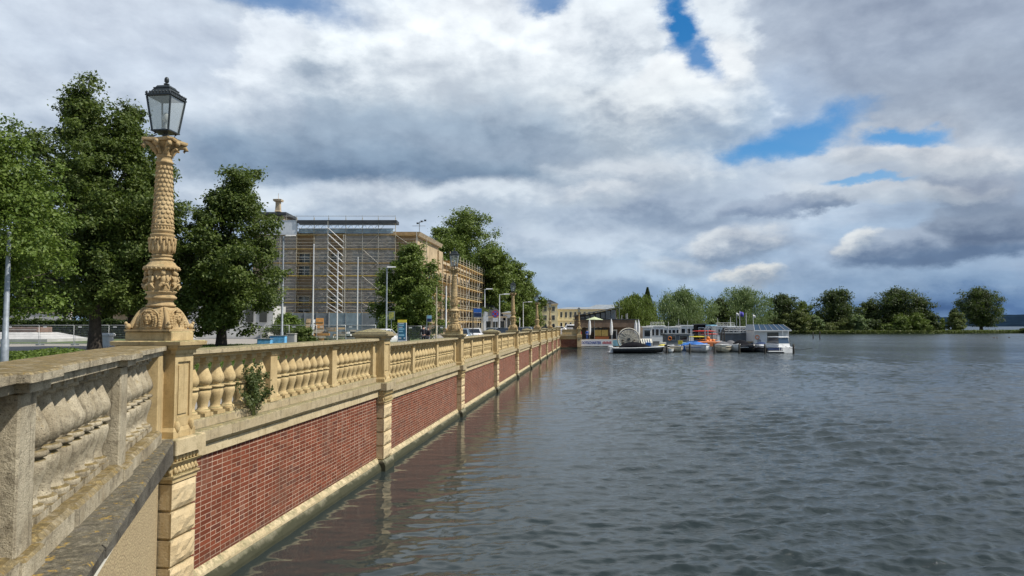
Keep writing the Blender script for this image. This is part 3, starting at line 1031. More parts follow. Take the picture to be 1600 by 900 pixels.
# ------------------------------------------------------------ ground and water
def sheet(name, pts, z, mat, kind='structure', thick=None):
    n = len(pts)
    mb = MB()
    if thick:
        mb.loft([[(x, y, z - thick) for x, y in pts], [(x, y, z) for x, y in pts]])
    else:
        mb.add([(x, y, z) for x, y in pts], [tuple(range(n))])
    o = mb.build(name, mat)
    tag(o, kind=kind)
    return o

GZ = 2.70
pA = w1(.3, -1.1); pB = w1(PS[10] + .8, -1.1)
pEnd = w1(PS[10] + .8, -.3)
left_near = w2(-14, -1.4); left_mid = w2(0, -1.4)
q2 = at(1004, 520, 152)
ground = sheet('ground', [(left_near.x, left_near.y), (left_mid.x, left_mid.y), (pA.x, pA.y), (pB.x, pB.y), (pEnd.x, pEnd.y), (13.2, 139.4), (13.4, 152), (30, 158), (62, 215), (90, 268), (120, 330), (150, 420), (150, 900), (-900, 900), (-900, -60), (left_near.x - 1, -60)], GZ, M['pave'], thick=4)

def strip(name, pxs, z, mat):
    """pxs: list of world xy"""
    return sheet(name, pxs, z, mat)
# lawn in front of the trees
def gxy(px, Y): return ((px - 800) / F * Y, Y)
sheet('lawn', [gxy(-420, 20), gxy(-30, 20), gxy(150, 24), gxy(300, 18), gxy(500, 24), gxy(500, 50), gxy(440, 61), gxy(300, 60), gxy(262, 47.5), (-70, 47.5), (-70, 20)], GZ + .012, M['grass'])
sheet('far_lawn', [(-100, 67), gxy(60, 67), gxy(190, 67), gxy(240, 92), (-100, 92)], GZ + .012, M['grass'])
sheet('verge', [gxy(440, 63), gxy(700, 50), gxy(725, 70), gxy(650, 100), gxy(430, 100)], GZ + .012, M['grass'])
# promenade and road beside the wall further on
a0, a1 = w1(14, -3.2), w1(14, -9.0)
b0, b1 = w1(128, -3.2), w1(128, -9.0)
c0, c1 = w1(190, -3.2), w1(190, -9.0)
sheet('road', [(a0.x, a0.y), (c0.x, c0.y), (c1.x, c1.y), (a1.x, a1.y)], GZ + .02, M['asphalt'])
kb = MB(); kb.box(-3.2, -3.0, 14, 190, GZ, GZ + .13); o = kb.build('kerb', M['kerb'], None, None, (O1.x, O1.y, 0), RZ); tag(o, kind='structure')
kb = MB()
for i in range(40): kb.box(-6.16, -6.04, 16 + i * 4.2, 18.4 + i * 4.2, GZ + .024, GZ + .026)
o = kb.build('road_markings', M['paint_white'], None, None, (O1.x, O1.y, 0), RZ); tag(o, kind='structure')

# low leafy ground cover at the left edge of the lawn
def leaves_box(name, mat, fn, n, size, parent=None, seed=0, flat=.3):
    rnd = np.random.default_rng(seed)
    c = fn(rnd, n)
    d1 = rnd.normal(0, 1, (n, 3)); d1[:, 2] *= flat
    d1 /= np.linalg.norm(d1, axis=1)[:, None]
    e = rnd.normal(0, 1, (n, 3))
    d2 = np.cross(d1, e); d2 /= np.linalg.norm(d2, axis=1)[:, None]
    s = (size * rnd.uniform(.6, 1.4, n))[:, None]
    V = np.stack([c - d1 * s, c + d2 * s * .6, c + d1 * s, c - d2 * s * .6], 1).reshape(-1, 3)
    Q = np.arange(4 * n).reshape(-1, 4)
    return arr_mesh(name, V, Q, mat, parent)
def gc(rnd, n):
    Y = rnd.uniform(27, 44, n) ; px = rnd.uniform(-160, 306, n)
    x = (px - 800) / F * Y
    h = .45 * (.6 + .4 * np.sin(x * 1.3) * np.sin(Y * .9))
    return np.stack([x, Y, GZ + rnd.uniform(0, 1, n) ** .6 * h], 1)
o = leaves_box('ground_cover', M['leaf_light'], gc, 36000, .075, seed=4)
tag(o, 'low leafy ground cover in front of the left trees', 'ground cover', kind='stuff')
def gr(rnd, n):
    Y = rnd.uniform(26, 62, n); px = rnd.uniform(305, 470, n)
    x = (px - 800) / F * Y
    return np.stack([x, Y, GZ + rnd.uniform(0, .16, n)], 1)
o = leaves_box('grass', M['grassblade'], gr, 24000, .06, seed=5, flat=3)
tag(o, 'shaded grass behind the ochre balustrade', 'grass', kind='stuff')

# lake
fine = np.radians(np.linspace(-33, 48, 520))
coarse = np.radians(np.concatenate([np.arange(51, 325, 4)]))
ang = np.concatenate([fine, coarse])
rad = np.concatenate([[1.5, 3, 4.5], np.geomspace(7, 160, 820), np.geomspace(162, 500, 110), np.geomspace(560, 9000, 24)])
A, RR = np.meshgrid(ang, rad)
X = RR * np.sin(A); Yw = RR * np.cos(A)
cell = np.gradient(rad)[:, None] * np.ones_like(A)
rw = np.random.default_rng(3)
H = np.zeros_like(X)
gust = .8 + .35 * np.sin(X * .11 + .6 * np.sin(Yw * .07)) * np.sin(Yw * .05 + 1.3) + .25 * np.sin(X * .31 + Yw * .12)
dwall = (X - O1.x) * N1.x + (Yw - O1.y) * N1.y
calm = np.clip((dwall - 1.0) / 9.0, 0, 1) ** 1.2
gust += .30 * np.sin(X * .043 + Yw * .21 + 1.7 * np.sin(X * .09)) * np.sin(Yw * .019 - X * .06)
amp_mask = np.clip(gust, .38, 1.5) * (.15 + .85 * calm) * (1 + .25 * np.clip(X / 12, -.5, 1))
for i in range(96):
    lam = math.exp(rw.uniform(math.log(.22), math.log(1.7)))
    dirn = R(-80) + rw.normal(0, .24 + .30 * (lam < .55) + .12 * (i % 3 == 0))
    kx, ky = math.cos(dirn) * 2 * PI / lam, math.sin(dirn) * 2 * PI / lam
    amp = .0050 * lam ** .55 * (1.0 if lam > .5 else .8)
    ph = rw.uniform(0, 2 * PI)
    fade = np.clip((lam / cell - 2.2) / 2.5, 0, 1)
    arg = kx * X + ky * Yw + ph + .5 * np.sin(X * .7 * rw.uniform(.3, 1) + ph) + .4 * np.sin(Yw * .4 + ph * 2)
    s_ = np.sin(arg)
    H += amp * (s_ + -.18 * np.sin(2 * arg + PI / 2)) * fade
H *= amp_mask
V = np.stack([X, Yw, H], -1).reshape(-1, 3)
nr_, na_ = X.shape
i0 = np.arange((nr_ - 1))[:, None] * na_ + np.arange(na_)[None, :]
i1 = np.arange((nr_ - 1))[:, None] * na_ + (np.arange(na_)[None, :] + 1) % na_
Q = np.stack([i0, i0 + na_, i1 + na_, i1], -1).reshape(-1, 4)
m, g, b, L = new_mat('lake_water')
geo = g.new('ShaderNodeNewGeometry')
P = geo.outputs['Position']
dist = g.vmath('LENGTH', P)
b.inputs['Base Color'].default_value = C(.025, .034, .034)
b.inputs['Roughness'].default_value = .03
b.inputs['IOR'].default_value = 1.333
mp = g.new('ShaderNodeMapping', ins={'Vector': P, 'Scale': (1.0, 1.9, 1), 'Rotation': (0, 0, R(8))}).outputs[0]
h = g.noise(mp, 5.5, 4, .6, .3)
mp2 = g.new('ShaderNodeMapping', ins={'Vector': P, 'Scale': (.45, 1.5, 1), 'Rotation': (0, 0, R(-10))}).outputs[0]
h2 = g.noise(mp2, 1.0, 5, .65, .5)
farw = g.ramp(dist, 25, 130)
sp = g.new('ShaderNodeSeparateXYZ', ins={0: P})
dw = g.math('SUBTRACT', g.math('MULTIPLY', g.math('SUBTRACT', sp.outputs[0], O1.x), N1.x), g.math('MULTIPLY', g.math('SUBTRACT', sp.outputs[1], O1.y), -N1.y))
cw_ = g.ramp(dw, 1.0, 10.0, .06, 1.0)
hh = g.math('MULTIPLY', cw_, g.math('ADD', g.math('MULTIPLY', h, g.ramp(dist, 10, 80, .35, .6)), g.math('MULTIPLY', h2, g.math('MULTIPLY', farw, 2.6))))
st = g.ramp(g.noise(P, .035, 3, .5), .40, .60, .45, 1.0)
bn = g.new('ShaderNodeBump', ins={'Strength': st, 'Distance': .10, 'Height': hh})
L.new(bn.outputs[0], b.inputs['Normal'])
L.new(g.ramp(dist, 30, 320, .03, .20), b.inputs['Roughness'])
lake = arr_mesh('water', V, Q, m, None, True)
tag(lake, kind='structure')
# ------------------------------------------------------------ trees
def tree(name, label, loc, height, crown, mat, n, leaf, trunk_r=.3, trunk_top=.55, cat='tree', group=None, seed=1, clumps=90, clump_r=.2, bark='bark', droop=0.0, fill=.45, core=.25, lean=(0, 0), squash=1.0):
    """crown: list of (z fraction, radius m) describing the outline; lean: offsets of extra lobes"""
    rnd = np.random.default_rng(seed)
    t = thing(name, label, cat, loc, 0, group)
    zs = np.array([c[0] for c in crown]) * height
    rs = np.array([c[1] for c in crown])
    cx = np.array([c[2] if len(c) > 2 else 0 for c in crown])
    rmax = rs.max()
    # clump centres
    C_ = []
    w = rs + .05 * rmax
    cum = None
    zz = np.linspace(zs[0], zs[-1] - clump_r * rs.max() * .75, 200)
    rr = np.interp(zz, zs, rs); xx = np.interp(zz, zs, cx)
    pr = rr ** 1.25 + .02 * rmax; pr /= pr.sum()
    cr_ = clump_r * rmax
    lob = rnd.uniform(0, 2 * PI, 6)
    for i in range(clumps):
        k = rnd.choice(200, p=pr)
        a = rnd.uniform(0, 2 * PI)
        q = 1 - rnd.uniform(0, 1) ** 1.9 * (1 - fill)
        mod = 1 + .14 * math.sin(3 * a + lob[0] + zz[k] * .9) + .10 * math.sin(5 * a + lob[1] - zz[k] * 1.3) + rnd.normal(0, .07)
        r = max(0, rr[k] * mod * 1.06 - cr_ * .35) * q
        C_.append((xx[k] + r * math.cos(a), r * math.sin(a) * squash, zz[k] + rnd.normal(0, .03) * height, cr_ * rnd.uniform(.55, 1.35)))
    # some inner clumps that close the heart of the crown
    for i in range(int(clumps * core)):
        k = rnd.choice(200, p=pr)
        a = rnd.uniform(0, 2 * PI); r = rr[k] * .35 * rnd.uniform(0, 1)
        C_.append((xx[k] + r * math.cos(a), r * math.sin(a), zz[k], cr_ * 1.3))
    C_ = np.array(C_)
    wt = C_[:, 3] ** 2; wt /= wt.sum()
    # twig sprays inside each clump: leaves gather along short tilted discs
    cnt = rnd.multinomial(n, wt)
    idx = np.repeat(np.arange(len(C_)), cnt)
    nsp = 14
    sprays = rnd.normal(0, 1, (len(C_), nsp, 3)); sprays /= np.linalg.norm(sprays, axis=2)[:, :, None]
    sprays[:, :, 2] = sprays[:, :, 2] * .75 + .12
    srad = rnd.uniform(.5, 1.12, (len(C_), nsp))
    si = rnd.integers(0, nsp, n)
    base = sprays[idx, si] * srad[idx, si][:, None]
    jit = rnd.normal(0, 1, (n, 3)) * np.array([.24, .24, .13])
    along = rnd.uniform(.55, 1.0, n)[:, None]
    dirs = base * along + jit
    dirs[:, 2] -= droop * rnd.uniform(0, 1.6, n) * (np.abs(dirs[:, 0]) + np.abs(dirs[:, 1]))
    pos = C_[idx, :3] + dirs * C_[idx, 3][:, None]
    # leaf orientation: mostly facing outward/up
    nrm = dirs / (np.linalg.norm(dirs, axis=1)[:, None] + 1e-6) * .6 + np.array([0, 0, .55]) + rnd.normal(0, .55, (n, 3))
    nrm /= np.linalg.norm(nrm, axis=1)[:, None]
    e = rnd.normal(0, 1, (n, 3))
    d1 = np.cross(nrm, e); d1 /= np.linalg.norm(d1, axis=1)[:, None]
    d2 = np.cross(nrm, d1)
    s = (leaf * rnd.uniform(.55, 1.35, n))[:, None]
    if droop > 0:
        d1 = d1 * .5 + np.array([0, 0, -1.0]); d1 /= np.linalg.norm(d1, axis=1)[:, None]
    wv = .42 if droop > 0 else .62
    V = np.stack([pos - d1 * s, pos + d2 * s * wv + nrm * s * .12, pos + d1 * s, pos - d2 * s * wv + nrm * s * .12], 1).reshape(-1, 3)
    keep = V[:, 2] > zs[0] * .55
    Q = np.arange(4 * n).reshape(-1, 4)
    ok = keep.reshape(-1, 4).all(1)
    arr_mesh('crown', V, Q[ok], mat, t)
    b_ = MB()
    th = trunk_top * height
    k_ = 7
    pts = [(cx.mean() * (i / k_) ** 2 + rnd.normal(0, .02) * trunk_r * 2, rnd.normal(0, .02), th * i / k_ - .3 * (i == 0)) for i in range(k_ + 1)]
    b_.tube(pts, [trunk_r * (1.35 if i == 0 else 1.05 - .5 * i / k_) for i in range(k_ + 1)], 9)
    top = Vector(pts[-1])
    order = rnd.permutation(clumps)[:16]
    for j in order:
        c = Vector(C_[j, :3])
        s0 = Vector(pts[rnd.integers(3, k_ + 1)])
        if c.z < s0.z: s0 = Vector(pts[2])
        md = s0.lerp(c, .5) + Vector((0, 0, .06 * height * (.5 - droop)))
        b_.tube([s0, md, c], [trunk_r * .34, trunk_r * .2, trunk_r * .07], 5)
    b_.build('trunk', M[bark], t)
    return t

def gpos(px, Y, z=GZ): return ((px - 800) / F * Y, Y, z)
def hgt(py, Y, z0=GZ): return at(800, py, Y).z - z0

# leftmost tree, brighter, its trunk outside the picture
tree('linden_tree', 'bright green tree at the left edge of the photo, around the slanting grey pole', gpos(-38, 31), hgt(190, 31), [(.20, 1.6), (.30, 3.3), (.42, 3.7), (.55, 3.4), (.68, 2.8), (.82, 2.4, .4), (.93, 1.5, .6), (1.0, .4, .8)], M['leaf_light'], 60000, .085, .2, .6, seed=21, clumps=150, clump_r=.22, core=.4, group='lindens on the square')
# tall linden
Y = 52
tree('linden_tree', 'tallest dark linden at left, two-peaked crown beside the nearest lamp column', gpos(150, Y), hgt(128, Y), [(.14, 2.0, .3), (.20, 4.0, .2), (.32, 5.2, .2), (.45, 5.3, -.1), (.58, 5.0, -.5), (.70, 4.3, -.9), (.82, 3.1, -1.4), (.92, 1.7, -1.8), (1.0, .5, -2.0)], M['leaf_lin'], 105000, .12, .42, .6, seed=5, clumps=230, clump_r=.19, core=.35, group='lindens on the square', fill=.4)
Y = 55
tree('linden_tree', 'narrow linden crown directly behind the nearest lantern', gpos(206, Y), hgt(160, Y), [(.20, 2.0, .6), (.35, 3.6, .9), (.50, 3.5, .6), (.64, 2.9, 0), (.80, 2.1, -.5), (.93, 1.3, -.6), (1.0, .4, -.6)], M['leaf_lin'], 52000, .12, .3, .6, seed=9, clumps=170, clump_r=.22, core=.4, group='lindens on the square')
Y = 57
tree('linden_tree', 'dark round-topped linden between the nearest lamp column and the scaffolding', gpos(347, Y), hgt(268, Y), [(.10, 2.4, -.3), (.18, 4.0), (.30, 4.7), (.45, 4.8), (.60, 4.0, .1), (.75, 3.1, .3), (.88, 2.0, .9), (1.0, .6, 1.2)], M['leaf_lin'], 92000, .12, .38, .6, seed=14, clumps=190, clump_r=.20, core=.35, group='lindens on the square', fill=.4)
# tree before the scaffold
Y = 76
tree('linden_tree', 'leafy green tree in front of the right corner of the scaffolded building', gpos(637, Y), hgt(378, Y), [(.04, 1.8, .6), (.12, 3.4, .3), (.25, 4.0), (.40, 3.5, .3), (.55, 3.0, .1), (.70, 2.4, .3), (.85, 1.6, .2), (1.0, .4, 0)], M['leaf_plane'], 60000, .125, .22, .6, seed=31, clumps=160, clump_r=.21, core=.4)
# avenue of big planes behind the building
av = [
    (722, 205, 327, 11.0, 'tallest plane tree rising behind the roof of the scaffolded building', 46000, 1),
    (768, 178, 384, 7.0, 'plane tree just right of the side scaffolding, over the street signs', 34000, 2),
    (690, 190, 352, 7.5, 'plane tree crown showing left of the tallest one, over the museum cornice', 20000, 3),
    (803, 200, 408, 6.0, 'plane tree behind the third lamp lantern', 26000, 4),
    (823, 215, 442, 5.4, 'last plane tree of the avenue, left of the yellow building', 22000, 5),
]
for px, Y, py, r, lab, n, sd in av:
    h_ = hgt(py, Y)
    tree('plane_tree', lab, gpos(px, Y), h_, [(.06, r * .55), (.15, r * .85), (.30, r), (.5, r * .98), (.68, r * .88), (.84, r * .66), (.94, r * .42), (1, r * .12)], M['leaf_plane'], int(n * 1.3), .29, .5, .6, seed=60 + sd, clumps=170, clump_r=.23, core=.6, group='plane trees of the avenue')
# trees further back that close the view under the crowns at left
for px, Y, py, r, lab, sd in [(-230, 122, 310, 10, 'background tree beyond the left edge of the hedge', 6), (-420, 130, 320, 11, 'farthest left background tree on the square', 7), (-60, 118, 300, 9, 'background tree mass at the far left edge', 1), (60, 125, 330, 9.5, 'background tree between the two nearest left trees', 2), (165, 130, 345, 10, 'background tree right behind the tallest linden', 3), (255, 122, 372, 8.5, 'background tree between the nearest lamp and the round-topped linden', 4), (325, 128, 385, 8, 'background tree left of the round-topped linden trunk', 5)]:
    h_ = hgt(py, Y)
    tree('park_tree', lab, gpos(px, Y), h_, [(.10, r * .8), (.22, r), (.45, r), (.7, r * .85), (.9, r * .5), (1, r * .1)], M['leaf_dark'], 15000, .34, .4, .5, seed=400 + sd, clumps=80, clump_r=.2, group='park trees in the background at left', core=.5)
# island and shore trees
isl = [
    # px, Y, top py, half width px, mat, bottom fraction, kind, label, n, droop
    (993, 232, 458, 34, 'leaf_plane', .05, 'willow_tree', 'green willow behind the flat-roofed restaurant', 20000, .5),
    (1068, 262, 450, 45, 'leaf_willow', .04, 'willow_tree', 'broad silvery willow left of the flagpoles, behind the white houseboats', 26000, .45),
    (1160, 300, 447, 44, 'leaf_willow', .05, 'willow_tree', 'pale-topped willow directly behind the flagpoles', 26000, .4),
    (1124, 290, 466, 16, 'leaf_dark', .05, 'alder_tree', 'small dark tree in the gap between the two silvery willows', 8000, 0),
    (1222, 372, 459, 27, 'leaf_dark', .08, 'alder_tree', 'dark rounded tree right of the pale-topped willow', 14000, 0),
    (1254, 378, 470, 15, 'leaf_plane', .05, 'alder_tree', 'slim lighter tree between two dark rounded trees', 7000, 0),
    (1306, 378, 452, 35, 'leaf_dark', .12, 'alder_tree', 'dark dome-shaped tree in the middle of the island', 20000, 0),
    (1358, 384, 470, 20, 'leaf_dark', .05, 'alder_tree', 'lower dark tree just left of the broadest island tree', 9000, 0),
    (1400, 384, 449, 42, 'leaf_dark', .08, 'alder_tree', 'broadest dark tree of the island, near its right end', 24000, 0),
    (1438, 380, 463, 22, 'leaf_dark', .04, 'alder_tree', 'ragged tree on the right shoulder of the broadest island tree', 9000, 0),
    (1532, 432, 448, 35, 'leaf_dark', .17, 'alder_tree', 'lone spreading tree standing free on the grassy spit at right', 22000, 0),
]
for i, (px, Y, py, hw, mt, bt, nm, lab, n, dr) in enumerate(isl):
    z0 = GZ if Y < 280 else .8
    r = hw / F * Y
    h_ = hgt(py, Y, z0)
    if px == 1532:
        cr = [(.15, r * .45, 1), (.22, r * .85, .5), (.38, r * .98), (.52, r * .92), (.70, r * .9), (.85, r * .68), (.95, r * .38), (1, r * .1)]
    else:
        cr = [(bt, r * .8), (bt + .12, r * .97), (.40, r), (.60, r * .95), (.76, r * .8), (.88, r * .56), (.96, r * .32), (1, r * .1)]
    tree(nm, lab, gpos(px, Y, z0), h_, cr, M[mt], int(n * 1.5), .36 if dr else .42, .45 if px != 1532 else .95, .5, seed=100 + i, clumps=120, clump_r=.25, droop=dr, group='trees along the far shore', core=.9)
# spruce
Y = 255
t = thing('spruce_tree', 'thin dark spruce tip behind the willow by the restaurant', 'tree', gpos(1012, Y), 0, 'trees along the far shore')
h_ = hgt(449, Y)
MB().tube([(0, 0, 0), (0, 0, h_)], [.3, .05], 6).build('trunk', M['bark'], t)
rnd = np.random.default_rng(77); n = 7000
q = rnd.uniform(0.2, 1, n); a = np.floor(rnd.uniform(0, 7, n)) * .9 + q * 40 + rnd.normal(0, .12, n); rr = (1 - q) * 5.0 * rnd.uniform(0, 1, n) ** .6 + .15
pos = np.stack([rr * np.cos(a), rr * np.sin(a), q * h_ - rr * .25], 1)
d1 = rnd.normal(0, 1, (n, 3)); d1 /= np.linalg.norm(d1, axis=1)[:, None]; d2 = np.cross(d1, rnd.normal(0, 1, (n, 3))); d2 /= np.linalg.norm(d2, axis=1)[:, None]
V = np.stack([pos - d1 * .3, pos + d2 * .15, pos + d1 * .3, pos - d2 * .15], 1).reshape(-1, 3)
arr_mesh('crown', V, np.arange(4 * n).reshape(-1, 4), M['leaf_dark'], t)
# low wood that closes the gaps behind the island trees
def wood(rnd, n):
    px = rnd.uniform(1105, 1475, n)
    Y = 398 + rnd.normal(0, 3, n)
    x = (px - 800) / F * Y
    top = 8.5 + 2.2 * np.sin(px * .11) + 1.6 * np.sin(px * .29 + 1) + 1.0 * np.sin(px * .71)
    return np.stack([x, Y, .5 + rnd.uniform(0, 1, n) ** .8 * np.maximum(3, top)], 1)
o = leaves_box('distant_wood', M['leaf_dark'], wood, 30000, .62, seed=19)
tag(o, 'low dark wood closing the gaps behind the island trees', 'wood', kind='stuff')
# shore bushes
bs = [
    (1186, 372, 496, 13, 'leaf_olive'), (1206, 366, 490, 15, 'leaf_olive'), (1228, 366, 487, 16, 'leaf_olive'), (1252, 364, 484, 17, 'leaf_olive'), (1274, 366, 492, 13, 'leaf_willow'),
    (1296, 365, 503, 14, 'leaf_olive'), (1318, 365, 497, 13, 'leaf_olive'), (1340, 364, 490, 15, 'leaf_willow'), (1362, 366, 497, 12, 'leaf_dark'), (1384, 366, 506, 13, 'leaf_plane'),
    (1408, 366, 490, 18, 'leaf_plane'), (1432, 366, 488, 16, 'leaf_plane'), (1456, 370, 490, 13, 'leaf_dark'), (1495, 384, 487, 13, 'leaf_olive'), (1490, 425, 481, 11, 'leaf_dark'), (1600, 388, 513, 8, 'leaf_dark'),
]
bl = ['leftmost yellow-green bush of the island shore', 'second yellow-green bush from the left of the island shore', 'yellow-green bush beside the tallest yellow-green one', 'tallest yellow-green bush behind the two water posts', 'silvery bush right of the two water posts', 'low olive bush under the dome-shaped tree', 'olive bush under the right edge of the dome-shaped tree', 'silvery shore bush left of the dark gap in the island', 'small dark bush in front of the lower dark tree', 'low green bush before the foot of the broadest tree',
      'green bush climbing in front of the broadest tree', 'green bush at the right foot of the broadest tree', 'dark bush closing the thick end of the island', 'single yellow-green bush standing apart on the spit', 'dark pointed bush behind the single yellow-green bush', 'tiny dark bush at the right edge of the photo']
for i, (px, Y, py, hw, mt) in enumerate(bs):
    r = hw / F * Y; z0 = .6; h_ = hgt(py, Y, z0)
    tree('shore_bush', bl[i], gpos(px, Y, z0), h_, [(0.02, r * .95), (.2, r * 1.05), (.5, r), (.75, r * .75), (.92, r * .45), (1, r * .15)], M[mt], 6500, .36, .12, .4, 'bush', 'bushes along the island shore', 200 + i, 34, .30, core=.6)
# shrubs on the building side
Y = 70
tree('laurel_shrub', 'green shrub at the foot of the tall street lamp before the scaffolding', gpos(446, Y), hgt(490, Y), [(.02, 2.0), (.3, 2.2, -.2), (.6, 1.8), (.85, 1.1), (1, .3)], M['leaf_light'], 15000, .09, .08, .4, 'shrub', None, 301, 50, .25, core=.5)
Y = 66
tree('laurel_shrub', 'darker low shrub right of the tall street lamp foot', gpos(474, Y), hgt(508, Y), [(.02, 1.0), (.4, 1.2), (.8, .8), (1, .3)], M['leaf_lin'], 7000, .085, .08, .4, 'shrub', None, 302, 30, .3, core=.5)
# dark hedge at left behind the fence
def hd(rnd, n):
    Y = rnd.choice([92.0, 93.2], n, p=[.75, .25]) + rnd.normal(0, .14, n)
    px = rnd.uniform(-120, 262, n)
    x = (px - 800) / F * Y
    return np.stack([x, Y, GZ + rnd.uniform(0, 1, n) * 2.55 + .12 * np.sin(x * 2)], 1)
hh_ = thing('hedge', 'long clipped dark hedge behind the left construction fence', 'hedge', (-60, 92.6, GZ))
MB().box(-26, 14.5, -.4, .45, 0, 2.4).build('core', M['leaf_dark'], hh_)
o = leaves_box('foliage', M['leaf_dark'], hd, 22000, .13, hh_, 8); o.location = (60, -92.6, -GZ)

# ------------------------------------------------------------ far ground
sheet('island', [gxy(1150, 366), gxy(1185, 362), gxy(1260, 360), gxy(1330, 359), gxy(1440, 360), gxy(1500, 372), gxy(1560, 385), gxy(1620, 392), gxy(1900, 400), gxy(1900, 520), gxy(1560, 560), gxy(1480, 520), gxy(1400, 440), gxy(1200, 440), gxy(1120, 400)], .7, M['bank'], thick=2)
sheet('path', [gxy(1495, 440), gxy(1556, 436), gxy(1562, 448), gxy(1500, 452)], .72, M['pave'])
def reeds(rnd, n):
    px = rnd.uniform(1178, 1640, n)
    Y = np.interp(px, [1150, 1330, 1440, 1500, 1560, 1640], [361, 358.5, 360, 371, 384, 392.5]) + rnd.uniform(-.4, 3.5, n)
    x = (px - 800) / F * Y
    return np.stack([x, Y, rnd.uniform(.1, 1, n) * 1.9], 1)
o = leaves_box('reeds', M['leaf_olive'], reeds, 16000, .34, seed=9)
tag(o, 'reed fringe along the island waterline', 'reeds', kind='stuff')
# far hills
V = []
b_ = MB()
hx = np.linspace(-400, 5200, 120)
prof_ = 14 + 24 * np.clip((hx - 300) / 1500, 0, 1) + 6 * np.sin(hx * .004) + 3 * np.sin(hx * .013 + 1) + 2 * np.sin(hx * .05)
secs = []
for x, h_ in zip(hx, prof_):
    secs.append([(x, 2600, -1), (x, 2640, h_ * .8), (x, 2800, h_), (x, 3300, h_ * .6), (x, 3400, -1)])
b_.loft(secs, True, False, False)
o = b_.build('hills', M['hillhaze']); tag(o, kind='structure')
b_ = MB()
hx = np.linspace(1600, 3000, 90)
secs = []
for x in hx:
    h_ = 33 * math.sin(PI * min(1, (x - 1590) / 500) * .5) + 2.5 * math.sin(x * .03) + 1.5 * math.sin(x * .11)
    secs.append([(x, 2300, -1), (x, 2330, h_ * .8), (x, 2400, h_), (x, 2600, h_ * .7), (x, 2620, -1)])
b_.loft(secs, True, False, False)
o = b_.build('hills', M['hillhaze']); tag(o, kind='structure')
# ------------------------------------------------------------ scaffolded museum
YF = 115.0
def fx(px): return (px - 800) / F * YF
def fz(py): return at(800, py, YF).z
xl, xr = fx(398), fx(649)
zt = fz(364)
mus = thing('museum_building', 'large ochre-brown building wrapped in scaffolding', 'building', ((xl + xr) / 2, YF, GZ))
mx, my, mz = (xl + xr) / 2, YF, GZ
def mbx(b_, x0, x1, y0, y1, z0, z1): return b_.box(x0 - mx, x1 - mx, y0 - my, y1 - my, z0 - mz, z1 - mz)
sidev = Vector((.1157, .9933))
def side_poly(t0, t1, z0, z1, dx0, dx1):
    """box along the receding right facade"""
    b_ = MB()
    p0 = Vector((xr, YF)) + sidev * t0; p1 = Vector((xr, YF)) + sidev * t1
    nv = Vector((.9933, -.1157))
    q = [p0 + nv * dx0, p1 + nv * dx0, p1 + nv * dx1, p0 + nv * dx1]
    b_.loft([[(p.x - mx, p.y - my, z0 - mz) for p in q], [(p.x - mx, p.y - my, z1 - mz) for p in q]])
    return b_
# block A
q = [(xl, YF), (xr, YF), (xr + .1157 * 17, YF + .9933 * 17), (xl, YF + 17)]
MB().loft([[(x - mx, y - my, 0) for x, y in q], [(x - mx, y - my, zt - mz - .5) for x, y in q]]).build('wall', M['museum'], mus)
MB().loft([[(x - mx + (.5 if x > -30 else -.5), y - my + (-.5 if y < 120 else .5), zt - mz - .497) for x, y in q], [(x - mx + (.8 if x > -30 else -.5), y - my + (-.8 if y < 120 else .5), zt - mz + .1) for x, y in q]]).build('cornice', M['museumtrim'], mus)
# low hip roof
rq0 = [(xl, YF), (xr, YF), (xr + 2, YF + 17), (xl, YF + 17)]
rq1 = [(xl + 3, YF + 5), (xr - 4, YF + 5), (xr - 3, YF + 12), (xl + 3, YF + 12)]
MB().loft([[(x - mx, y - my, zt - mz + .11) for x, y in rq0], [(x - mx, y - my, zt - mz + .55) for x, y in rq1]]).build('roof', M['greyroof'], mus)
# front windows
wins = [(475, 405), (475, 424), (475, 472), (475, 487), (505, 405), (505, 424), (505, 472), (558, 401), (558, 424), (558, 472), (607, 401), (607, 418), (607, 465), (607, 482), (630, 401), (630, 465), (440, 405), (440, 424), (440, 470), (420, 405), (420, 470), (525, 405), (525, 470), (583, 401), (583, 470)]
for (px, py) in wins:
    x, z = fx(px), fz(py)
    b_ = MB(); 
    w_, h_ = .85, .85
    mbx(b_, x - w_ - .22, x - w_, YF - .16, YF - .01, z - h_, z + h_); mbx(b_, x + w_, x + w_ + .22, YF - .16, YF - .01, z - h_, z + h_); mbx(b_, x - w_ - .3, x + w_ + .3, YF - .22, YF - .01, z + h_ + .002, z + h_ + .25); mbx(b_, x - w_ - .25, x + w_ + .25, YF - .2, YF - .01, z - h_ - .18, z - h_ - .002)
    wo = b_.build('window', M['museumtrim'], mus)
    g_ = MB(); mbx(g_, x - w_, x + w_, YF - .06, YF - .012, z - h_, z + h_); g_.build('pane', M['glass'], wo)
    g_ = MB(); mbx(g_, x - .04, x + .04, YF - .10, YF - .062, z - h_, z + h_); mbx(g_, x - w_, x + w_, YF - .101, YF - .063, z + .2, z + .28); g_.build('glazing_bar', M['paint_white'], wo)
for py in (389, 447, 495):
    b_ = MB(); z = fz(py); mbx(b_, xl, xr + .1, YF - .12, YF - .003, z - .12, z + .12); b_.build('string_course', M['museumtrim'], mus)
